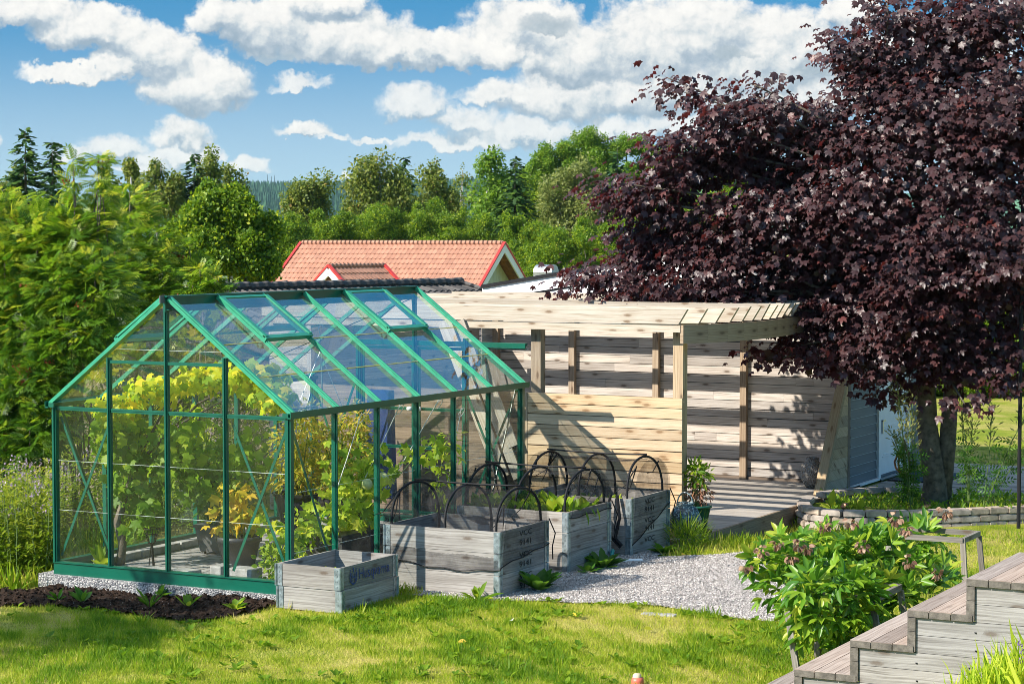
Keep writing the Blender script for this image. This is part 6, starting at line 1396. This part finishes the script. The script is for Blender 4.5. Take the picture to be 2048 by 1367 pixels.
def tree(name, label, cat, group, px, D, blobs, leaf, size, dens, seed, trunk='bark', hang=0.0, lim=True):
    """blobs: (px, py, rx, ry) lobes of the crown"""
    r = np.random.default_rng(seed); base = bgz(px, D); th = thing(name, label, cat, base, group); P_ = []; T_ = []; N_ = []; cs = []
    for bx, by, rx, ry in blobs:
        c = np.array(at(bx, by, D=D)); a, b = rx / FPX * D, ry / FPX * D; ntot = int(dens * rx * ry * 1.15); ns = r.integers(7, 12); cs.append(c)
        sd = randdir(r, ns); sd[:, 2] += .12; sc_ = sd * (r.uniform(.25, 1.0, ns))[:, None]; sr = r.uniform(.22, .55, ns); wgt = sr ** 2 / (sr ** 2).sum()
        for k_ in range(ns):
            n = max(6, int(ntot * wgt[k_])); d = randdir(r, n); q = sc_[k_] + d * (r.uniform(0, 1, n) ** .45)[:, None] * sr[k_] * np.array([1, 1, 1.0 + .25 * r.random() + .5 * hang]) + r.normal(0, .05, (n, 3))
            P_.append(c + q * np.array([a, a, b])); N_.append(norm(d * .7 + r.normal(0, .45, (n, 3)) + np.array([-.1, -.3, .5]))); T_.append(norm(r.normal(0, .5, (n, 3)) + d * .5 + np.array([0, 0, .15 - hang])))
    P_ = np.concatenate(P_); n = len(P_)
    scatter('crown', TC if not hang else t_oval(.3, .05), P_, np.concatenate(T_), np.concatenate(N_), size * r.uniform(.6, 1.3, n), LEAF[leaf], th, seed=seed, rnd=np.clip(r.normal(.45, .22, n), 0, 1))
    if lim:
        mb = MB(); top = Vector(at(blobs[0][0], blobs[0][1] - blobs[0][3] * .7, D=D)); H = top.z - base.z
        mb.tube([base, base.lerp(top, .35) + Vector((r.normal(0, .1), 0, 0)), base.lerp(top, .7) + Vector((r.normal(0, .12), 0, 0)), top], [.02 * H, .015 * H, .008 * H, .002 * H], 7)
        for c in cs:
            s = base.lerp(top, r.uniform(.3, .55)); c = Vector(c); mb.tube([s, s.lerp(c, .5) + Vector((0, 0, .2)), c], [.007 * H, .004 * H, .001 * H], 5)
        mb.build('trunk', M[trunk], th, smooth=True)
    return th
def spruce(label, px, py, w, D, seed, hpx=None):
    r = np.random.default_rng(seed); top = Vector(at(px, py, D=D)); base = bgz(px, D); base.x, base.y = top.x, top.y; th = thing('spruce', label, 'tree', base, 'spruces rising from the wood behind')
    H = top.z - base.z; W = w / FPX * D; P_ = []; T_ = []; N_ = []; hpx = (hpx or 120) / FPX * D
    nw = int(min(H, hpx * 2.4) / .17)
    for k in range(nw):
        z = top.z - .10 - k * .17; f = min(1.0, (k * .17 + .25) / hpx) ** .85; nb = int(5 + 6 * f)
        for _ in range(nb):
            a = r.uniform(0, 2 * PI); L = W * .62 * f * r.uniform(.5, 1.15); m_ = max(2, int(L / .11)); t = (np.arange(m_) + .6) / m_
            d = np.array([math.cos(a), math.sin(a), 0]); p = np.array([top.x, top.y, z]) + d * (L * t)[:, None] + np.array([0, 0, 1]) * (-.34 * L * t + .16 * L * t ** 2)[:, None]
            P_.append(p + r.normal(0, .03, p.shape)); T_.append(np.tile(d, (m_, 1)) + r.normal(0, .3, (m_, 3)) + np.array([0, 0, -.2])); N_.append(np.tile([0, 0, 1.], (m_, 1)) + r.normal(0, .25, (m_, 3)))
    P_ = np.concatenate(P_); n = len(P_)
    scatter('crown', t_needles(), P_, np.concatenate(T_), np.concatenate(N_), r.uniform(.26, .46, n), LEAF['spruce'], th, seed=seed)
    mb = MB(); mb.tube([base, top + Vector((0, 0, .1))], [.02 * H, .004], 7); mb.build('trunk', M['bark'], th); return th
spruce('dark spruce with a dense pointed top, leftmost in the picture', 50, 256, 80, 84, 201, 150)
spruce('slimmer dark spruce just right of the tallest left spruce', 104, 280, 62, 88, 202, 130)
spruce('spruce tip showing between the birches above the gable peak', 388, 304, 70, 107, 203, 130)
spruce('spruce tip behind the drooping birch, left of the lone distant hilltop gap', 808, 312, 60, 127, 204, 120)
spruce('dark narrow spruce between the tall birch and the aspens', 1030, 312, 80, 110, 205, 140)
spruce('olive green spruce in front of the right aspens beside the maple', 1235, 300, 90, 106, 206, 150)
gB = 'birches in the wood behind the houses'
tree('birch', 'thin pale birch far left beside the big spruces', 'tree', gB, 20, 98, [(15,400,34,50),(30,360,14,24)], 'birch', .17, .75, 211, 'birchbark', .5)
tree('birch', 'ragged birch left of the bare topped one', 'tree', gB, 258, 102, [(262,345,26,34),(245,400,40,50),(290,410,36,44)], 'birch', .17, .9, 212, 'birchbark', .6)
tree('birch', 'brownish birch with a bare twig top above the gable', 'tree', gB, 330, 106, [(322,355,30,40),(350,385,30,36),(300,400,36,40),(325,420,60,40)], 'birch', .17, .85, 213, 'birchbark', .6)
tree('birch', 'drooping birch just right of the spruce tip', 'tree', gB, 410, 108, [(420,345,26,34),(400,390,36,44),(385,430,40,40)], 'birch', .17, .9, 214, 'birchbark', .7)
tree('birch', 'small birch clump with a round head left of the hill', 'tree', gB, 465, 110, [(462,350,22,22),(450,375,16,20),(488,380,18,30),(480,420,28,30)], 'birch', .16, .8, 215, 'birchbark', .6)
tree('birch', 'lone birch with a brown left side standing before the distant hill', 'tree', gB, 612, 120, [(628,385,36,42),(600,400,34,44),(640,420,32,40),(580,410,22,28),(610,450,46,40)], 'birch', .18, .85, 216, 'birchbark', .5)
tree('birch', 'large weeping birch, tallest in the middle of the picture', 'tree', gB, 745, 116, [(762,345,40,42),(725,365,36,40),(750,400,62,50),(700,430,40,44),(790,390,36,50),(800,430,40,44),(735,465,60,40)], 'birch', .18, .85, 217, 'birchbark', .7)
tree('birch', 'narrow birch right of the weeping one', 'tree', gB, 872, 118, [(872,345,24,34),(860,380,40,34),(895,400,36,40),(850,430,40,40),(890,450,46,40)], 'birch', .18, .85, 218, 'birchbark', .5)
tree('birch', 'thin brownish birch top with sparse leaves', 'tree', gB, 925, 126, [(925,355,22,22),(930,390,24,34)], 'birch', .15, .45, 219, 'birchbark', .5)
tree('birch', 'bright green upright birch left of the dark spruce', 'tree', gB, 982, 112, [(978,335,30,32),(990,370,42,44),(975,420,50,50),(1005,430,46,50),(985,480,56,44)], 'aspen', .18, .9, 220, 'birchbark', .5)
gA = 'aspens on the right skyline'
tree('aspen', 'tall aspen, left of the three on the right skyline', 'tree', gA, 1112, 120, [(1125,305,26,30),(1095,325,34,36),(1070,350,30,36),(1130,350,40,44),(1080,400,46,50)], 'aspen', .2, .8, 221)
tree('aspen', 'tall rounded aspen in the middle of the right skyline', 'tree', gA, 1185, 120, [(1180,300,36,34),(1200,320,30,40),(1165,330,34,36),(1190,360,48,40)], 'aspen', .2, .8, 222)
tree('aspen', 'wide aspen behind the left twigs of the maple', 'tree', gA, 1290, 120, [(1250,300,30,32),(1290,310,36,36),(1330,330,46,46),(1270,350,46,50),(1370,370,50,56),(1320,400,60,50)], 'aspen', .2, .8, 223)
tree('willow', 'broad pale yellow green willow below the aspens', 'tree', None, 1150, 104, [(1150,360,60,42),(1110,395,44,50),(1190,400,52,54),(1150,440,80,60),(1215,440,46,50),(1250,420,40,40)], 'willow', .16, .85, 224, 'birchbark', .4)
tree('spruce_bush', 'dark green tree mass in shade left of the willow', 'tree', None, 1065, 118, [(1060,380,34,50),(1065,430,44,50)], 'bush', .2, .7, 225)
gS = 'shrubs along the foot of the wood'
SH = [('deep green rounded goat willow left of the tiled house', 440, 50, [(440,412,46,34),(400,440,44,44),(480,430,44,40),(380,480,50,50),(450,480,70,60),(520,470,40,50),(350,500,40,50),(420,530,80,44),(500,530,50,44),(465,395,22,26),(530,520,30,40)], .15, 1.35),
      ('bright green shrub between the goat willow and the tiled roof', 575, 60, [(575,470,50,34),(600,500,46,34),(560,510,40,40)], .15, 1.0),
      ('bright shrub above the left end of the tiled ridge', 660, 66, [(660,460,54,32),(690,480,50,34),(640,490,50,30)], .16, 1.0),
      ('yellow green shrub above the middle of the tiled ridge', 770, 68, [(770,455,56,34),(810,475,50,30),(740,480,50,28)], .16, 1.0),
      ('rounded shrub in front of the narrow birch', 855, 68, [(850,445,46,36),(880,470,50,36)], .16, 1.0),
      ('dark shrub above the right end of the tiled ridge', 940, 68, [(940,465,56,34),(990,500,40,40)], .16, 1.0),
      ('shrub just right of the tiled gable', 1045, 64, [(1045,470,36,46),(1070,500,50,44),(1040,520,34,36)], .16, 1.0),
      ('dark shaded shrub behind the roof vent', 1110, 60, [(1110,510,56,40),(1080,540,50,30),(1140,490,44,36)], .16, .9),
      ('bright yellow green shrub behind the white roof edge', 1190, 62, [(1190,480,50,36),(1220,510,56,34),(1180,525,50,26)], .16, 1.0),
      ('shrub partly hidden by the left twigs of the maple', 1270, 62, [(1270,480,50,50),(1310,470,60,60),(1290,520,60,30)], .16, .9),
      ('large green shrub glimpsed through the maple crown', 1420, 64, [(1400,440,70,70),(1480,430,70,80),(1440,500,90,40)], .18, .6)]
for i, (lab, px, D, bl, sz, dn) in enumerate(SH): tree('shrub', lab, 'shrub', gS, px, D if i == 0 else D + 36, bl + [(px, bl[0][1] + 75, 60, 50), (px - 25, bl[0][1] - 12, 16, 30), (px + 30, bl[0][1] - 6, 14, 26)], 'bush', sz * (1 if i == 0 else 1.0), dn, 231 + i, lim=True)
HB = [('leafy hedge bush at the back of the far lawn, behind the maple trunk', 1830, 43, [(1830,760,70,60),(1760,740,60,60)]), ('leafy hedge bush at the back of the far lawn, right of the maple trunk', 1930, 43, [(1930,745,60,50),(1900,770,50,30)]), ('leafy hedge bush at the right picture edge behind the far lawn', 2040, 43, [(2040,740,70,60),(2000,760,50,36)]),
      ('tall green bush behind the maple crown at the right edge', 2010, 46, [(2000,640,90,80),(1900,660,80,70)])]
for i, (lab, px, D, bl) in enumerate(HB): tree('hedge_bush', lab, 'bush', 'bushes behind the far lawn', px, D, bl, 'bush', .12, .9, 251 + i, lim=False)

# ------------------------------------------------------------------ houses behind
def tiles(name, col, col2, sx, sy):
    m, nt_, out = new_mat(name); uv = uvsock(nt_, 'UVMap'); s = nd(nt_, 'ShaderNodeSeparateXYZ', {0: uv}); u, v = s.outputs[0], s.outputs[1]
    fu = mathn(nt_, 'FRACT', mathn(nt_, 'MULTIPLY', u, 1 / sx)); fv = mathn(nt_, 'FRACT', mathn(nt_, 'MULTIPLY', v, 1 / sy))
    wave = mathn(nt_, 'SINE', mathn(nt_, 'MULTIPLY', u, 2 * PI / sx)); h = mathn(nt_, 'MULTIPLY_ADD', wave, .03, mathn(nt_, 'MULTIPLY', fv, -.05))
    c = mixc(nt_, noise(nt_, objsock(nt_), 1.2, 4), col, col2); cell = nd(nt_, 'ShaderNodeTexWhiteNoise', {'Vector': nd(nt_, 'ShaderNodeCombineXYZ', {0: mathn(nt_, 'FLOOR', mathn(nt_, 'MULTIPLY', u, 1 / sx)), 1: mathn(nt_, 'FLOOR', mathn(nt_, 'MULTIPLY', v, 1 / sy))}).outputs[0]}).outputs[0]
    c = mixc(nt_, 1.0, c, ramp(nt_, cell, [(0, gr(.82)), (1, gr(1.1))]), 'MULTIPLY')
    prin(nt_, out, c, .7, bump(nt_, h, 1.0, 1.0)); return m
M['redtile'] = tiles('red clay tiles', (0.37, 0.165, 0.10), (0.47, 0.245, 0.165), .17, .34)
M['darktile'] = tiles('dark concrete tiles', (0.050, 0.046, 0.045), (0.085, 0.075, 0.070), .22, .34)
M['paleboard'] = simple('pale green boards', (0.50, 0.53, 0.40), .7, .06)
M['creamboard'] = simple('cream boards', (0.66, 0.62, 0.54), .7, .05)
def roofslab(name, a, b, c, d, th, mat, parent, step=0.34):
    """corrugated tile plane a-b ridge, d-c eave, built of courses that really overlap"""
    a, b, c, d = map(Vector, (a, b, c, d)); n = (b - a).cross(d - a).normalized()
    if n.z < 0: n = -n
    W_ = (b - a).length; H_ = (d - a).length; rows = max(1, int(H_ / step)); cols = max(6, int(W_ / .042)); mb = MB()
    per = .17
    for i in range(rows):
        t0, t1 = i / rows, (i + 1) / rows; ids = []
        for j in range(cols + 1):
            s = j / cols; top = a.lerp(b, s).lerp(d.lerp(c, s), t0); bot = a.lerp(b, s).lerp(d.lerp(c, s), min(1, t1 + .02)); w = .022 * math.sin(2 * PI * s * W_ / per)
            k = len(mb.v); mb.v += [top + n * (w + .0), bot + n * (w + .034), bot + n * (w - .01)]; ids.append((k, s * W_))
        for (k0, u0), (k1, u1) in zip(ids[:-1], ids[1:]):
            mb.face([k0, k1, k1 + 1, k0 + 1], [(u0, t0 * H_), (u1, t0 * H_), (u1, t1 * H_ - .01), (u0, t1 * H_ - .01)], (0, 0)); mb.face([k0 + 1, k1 + 1, k1 + 2, k0 + 2], [(u0, t1 * H_ - .01), (u1, t1 * H_ - .01), (u1, t1 * H_ - .01), (u0, t1 * H_ - .01)], (0, 0))
    return mb.build(name, mat, parent, fixn=False)
DH = 78.0; ph = math.radians(19)
ur = Vector(RV * math.cos(ph) - FV * math.sin(ph)); ud = Vector(RV * math.sin(ph) + FV * math.cos(ph)); UZ = Vector((0, 0, 1))
R1 = at(1006, 487, D=DH); RL = 411 / FPX * DH / math.cos(ph) * 1.01; R0 = R1 - ur * RL; R0.z = R1.z
rh = thing('tiled_house', 'house with orange red tiled roof and pale green gable behind the dark roof', 'house', (R1.x, R1.y, -3.2))
HD, TP_ = 4.2, .577
e0, e1 = R0 - ud * HD - UZ * HD * TP_, R1 - ud * HD - UZ * HD * TP_; g0, g1 = R0 + ud * HD - UZ * HD * TP_, R1 + ud * HD - UZ * HD * TP_
roofslab('roof', R0, R1, e1, e0, .05, M['redtile'], rh); roofslab('roof', R1, R0, g0, g1, .05, M['redtile'], rh)
mb = MB(); mb.tube([R0 + UZ * .02, R1 + UZ * .02], .10, 8); mb.build('ridge_tiles', M['redtile'], rh)
for P0, es in ((R0, (e0, g0)), (R1, (e1, g1))):
    s = 1 if P0 is R1 else -1
    for e in es:
        mb = MB(); mb.beam(P0 + ur * s * .06 + UZ * .05, e + ur * s * .06 + UZ * .05, .10, .06); mb.build('verge_cap', M['red'], rh)
        mb = MB(); mb.beam(P0 + ur * s * .05 - UZ * .14, e + ur * s * .05 - UZ * .14, .05, .30); mb.build('bargeboard', M['white'], rh)
INS = .55
def gablewall(P0, half, drop0, nrm_, mat, wall_bot, par, wdir):
    mb = MB(); n_ = int(2 * half / .16)
    for i in range(n_):
        y0, y1 = -half + i * .16, -half + (i + 1) * .16 - .02; zt0 = P0.z - drop0 - abs(y0) * TP_; zt1 = P0.z - drop0 - abs(y1) * TP_
        q = [P0 + wdir * y0, P0 + wdir * y1]
        mb.hexa([Vector((q[0].x, q[0].y, wall_bot)), Vector((q[1].x, q[1].y, wall_bot)), Vector((q[1].x, q[1].y, wall_bot)) + nrm_ * .03, Vector((q[0].x, q[0].y, wall_bot)) + nrm_ * .03,
                 Vector((q[0].x, q[0].y, zt0)), Vector((q[1].x, q[1].y, zt1)), Vector((q[1].x, q[1].y, zt1)) + nrm_ * .03, Vector((q[0].x, q[0].y, zt0)) + nrm_ * .03])
    return mb.build('gable_boards', mat, par)
gablewall(R1 - ur * INS, HD - .5, .12, ur, M['paleboard'], -3.2, rh, ud); gablewall(R0 + ur * INS, HD - .5, .12, -ur, M['paleboard'], -3.2, rh, ud)
mb = MB(); a = R0 + ur * (INS + .06) - ud * (HD - .55); b = R1 - ur * (INS + .06) - ud * (HD - .55); zt = R1.z - (HD - .55) * TP_ - .1
mb.prism([Vector((a.x, a.y, -3.2)), Vector((b.x, b.y, -3.2)), Vector((b.x, b.y, zt)), Vector((a.x, a.y, zt))], ud * (2 * HD - 1.1)); mb.build('wall', M['paleboard'], rh)
# front wing with its own small gable
wz = 3.2 - (533 - 471.6) / FPX * 73; A = at(660, 535, D=73.0); A.z = wz; wl = 7.0; HDw = 1.55
wd = Vector(RV * .74 + FV * .673); wr = Vector(RV * .673 - FV * .74); wl = 2.35
w0, w1 = A, A + wd * wl
roofslab('wing_roof', w0, w1, w1 + wr * HDw - UZ * HDw * .7, w0 + wr * HDw - UZ * HDw * .7, .05, M['redtile'], rh); roofslab('wing_roof', w1, w0, w0 - wr * HDw - UZ * HDw * .7, w1 - wr * HDw - UZ * HDw * .7, .05, M['redtile'], rh)
mb = MB(); mb.tube([w0 + UZ * .02, w1 + UZ * .02], .09, 8); mb.build('wing_ridge_tiles', M['redtile'], rh)
for s in (-1, 1):
    e = w0 + wr * HDw * s - UZ * HDw * .7; mb = MB(); mb.beam(w0 - wd * .05 + UZ * .05, e - wd * .05 + UZ * .05, .12, .07); mb.build('verge_cap', M['red'], rh)
    mb = MB(); mb.beam(w0 - wd * .06 - UZ * .14, e - wd * .06 - UZ * .14, .05, .26); mb.build('bargeboard', M['white'], rh)
for s in (1,):
    e = w1 + wr * HDw * s - UZ * HDw * .7; mb = MB(); mb.beam(w1 + UZ * .06, e + UZ * .06, .12, .08); mb.build('verge_cap', M['red'], rh)
TP_ = .7; gablewall(w1 - wd * .4, HDw - .25, .15, wd, M['creamboard'], -3.2, rh, wr); gablewall(A + wd * .4, HDw - .25, .15, -wd, M['creamboard'], -3.2, rh, wr); TP_ = .577
# dark tiled roof nearer
DD_ = 42.0; k0 = at(372, 584, D=40.0); k1 = at(918, 570, D=45.0); zz = (k0.z + k1.z) / 2 + .03; k0.z = k1.z = zz
kd = (k1 - k0).normalized(); kn = Vector((kd.y, -kd.x, 0)); 
if kn.dot(Vector(FV)) > 0: kn = -kn
do_ = thing('dark_roof_house', 'low building with dark grey tiled roof just beyond the greenhouse ridge', 'house', (k0.x, k0.y, -2.5))
hip = 1.9; dn = 2.4
roofslab('roof', k0, k1, k1 + kn * dn * 1.9 + kd * hip - UZ * dn * .62, k0 + kn * dn * 1.9 - UZ * dn * .62, .05, M['darktile'], do_, .36)
mb = MB(); q = [k1, k1 + kn * dn * 1.9 + kd * hip - UZ * dn * .62, k1 - kn * dn * 1.9 + kd * hip - UZ * dn * .62]; mb.prism(q, -UZ * .05); mb.prism([k0 - UZ * .01, k1 - UZ * .01, k1 - kn * dn * 1.9 + kd * hip - UZ * dn * .62, k0 - kn * dn * 1.9 - UZ * dn * .62], -UZ * .05); mb.build('rear_roof', M['darktile'], do_)
for i in range(15):
    a, b = k0.lerp(k1, i / 15), k0.lerp(k1, (i + 1) / 15 + .01); mb = MB() if i == 0 else mb; mb.tube([a + UZ * .03, b + UZ * .05], [.085, .095], 8)
mb.build('ridge_tiles', M['darktile'], do_)
mb = MB(); mb.tube([k1 + UZ * .05, q[1] + UZ * .05], .06, 6); mb.build('hip_tiles', M['darktile'], do_)
mb = MB(); mb.prism([k0 + kn * 4 - UZ * 5, k1 + kn * 4 + kd * 1.2 - UZ * 5, k1 - kn * 4 + kd * 1.2 - UZ * 5, k0 - kn * 4 - UZ * 5], UZ * 3.5); mb.build('wall', M['brown_wood'], do_)
v = at(440, 570, D=41.0); mb = MB(); mb.tube([v - UZ * .1, v + UZ * .1], .10, 10); mb.tube([v + Vector(RV) * -.14 + UZ * .1, v + Vector(RV) * .14 + UZ * .1], .075, 10); mb.build('roof_vent', M['galv2'], do_)

# ------------------------------------------------------------------ far hill and its forest
def hill_h(x, y):
    l, D = to_lD(x, y)
    return -14 + 82 * np.exp(-((D - 2700) / 800) ** 2) * (0.86 + .10 * np.sin(l / 260 + 1.0) + .05 * np.sin(l / 90)) + 3 * np.sin(l / 41) * np.sin(D / 57)
m, nt_, out = new_mat('far forest floor'); prin(nt_, out, mixc(nt_, maprange(nt_, noise(nt_, objsock(nt_), .006, 4), .45, .6), (0.03, 0.09, 0.045), (0.08, 0.19, 0.075)), .95); M['farfloor'] = m
grid_sheet('far_hills', M['farfloor'], np.linspace(-1500, 1500, 90), np.linspace(900, 3600, 70), hill_h)
r = np.random.default_rng(301); n = 26000; D = r.uniform(1250, 2800, n); l = (r.uniform(-620, 320, n)) / FPX * D; x = l * RV[0] + D * FV[0]; y = l * RV[1] + D * FV[1]
LEAF['farspruce'] = leafmat('distant spruce', [(0, (0.016, 0.065, 0.035)), (1, (0.06, 0.16, 0.065))], .1)
cone = (np.array([(-.2, 0, 0), (.2, 0, 0), (0, 0, .2), (0, 0, -.2), (0, 1, 0), (-.13, .35, .1), (.13, .35, -.1)]), [(0, 1, 4), (2, 3, 4), (0, 2, 4), (1, 3, 4)])
ff = scatter('far_forest', cone, np.stack([x, y, hill_h(x, y) - .5], 1), np.tile([0, 0, 1.], (n, 1)), np.tile(FV, (n, 1)) + r.normal(0, .3, (n, 3)), r.uniform(8, 17, n), LEAF['farspruce'], seed=31)
tag(ff, 'distant blue green spruce forest covering the far hill', 'forest', kind='stuff')
for i, (px, h) in enumerate(((535, 13), (543, 11), (549, 12))):
    b = at(px, 372, D=2690); b.z = float(hill_h(b.x, b.y)); mb = MB(); mb.tube([b, b + UZ * (10 + h)], [.5, .25], 5)
    tag(mb.build('mast', M['darkgrey']), ['thin mast on the far hill, left of three', 'thin mast on the far hill, middle of three', 'thin mast on the far hill, right of three'][i], 'mast', 'masts on the far hill')
# mid distance wood closing the gaps behind the birches
r = np.random.default_rng(303); n = 2600; D = r.uniform(130, 520, n); l = r.uniform(-1100, 420, n) / FPX * D; x = l * RV[0] + D * FV[0]; y = l * RV[1] + D * FV[1]
mw = scatter('middle_wood', TC, np.stack([x, y, ground_h(x, y) + r.uniform(.5, 4.5, n)], 1), randdir(r, n), randdir(r, n, 1), r.uniform(1.5, 3.5, n), LEAF['bush'], seed=33)
tag(mw, 'green wood in the middle distance seen between the tree trunks', 'wood', kind='stuff')

# ------------------------------------------------------------------ air
import os
if True:
    m = bpy.data.materials.new('haze air'); m.use_nodes = True; nt_ = m.node_tree; nt_.nodes.clear(); out = nd(nt_, 'ShaderNodeOutputMaterial')
    pv = nd(nt_, 'ShaderNodeVolumePrincipled', {'Color': (0.55, 0.85, 0.86, 1), 'Density': 0.000075, 'Anisotropy': 0.2}); nt_.links.new(pv.outputs[0], out.inputs['Volume'])
    mb = MB(); mb.box(-2600, 2600, -900, 4300, -40, 95); hz = mb.build('haze', m); tag(hz, 'thin blue haze between the garden and the far hill', 'haze', kind='stuff')
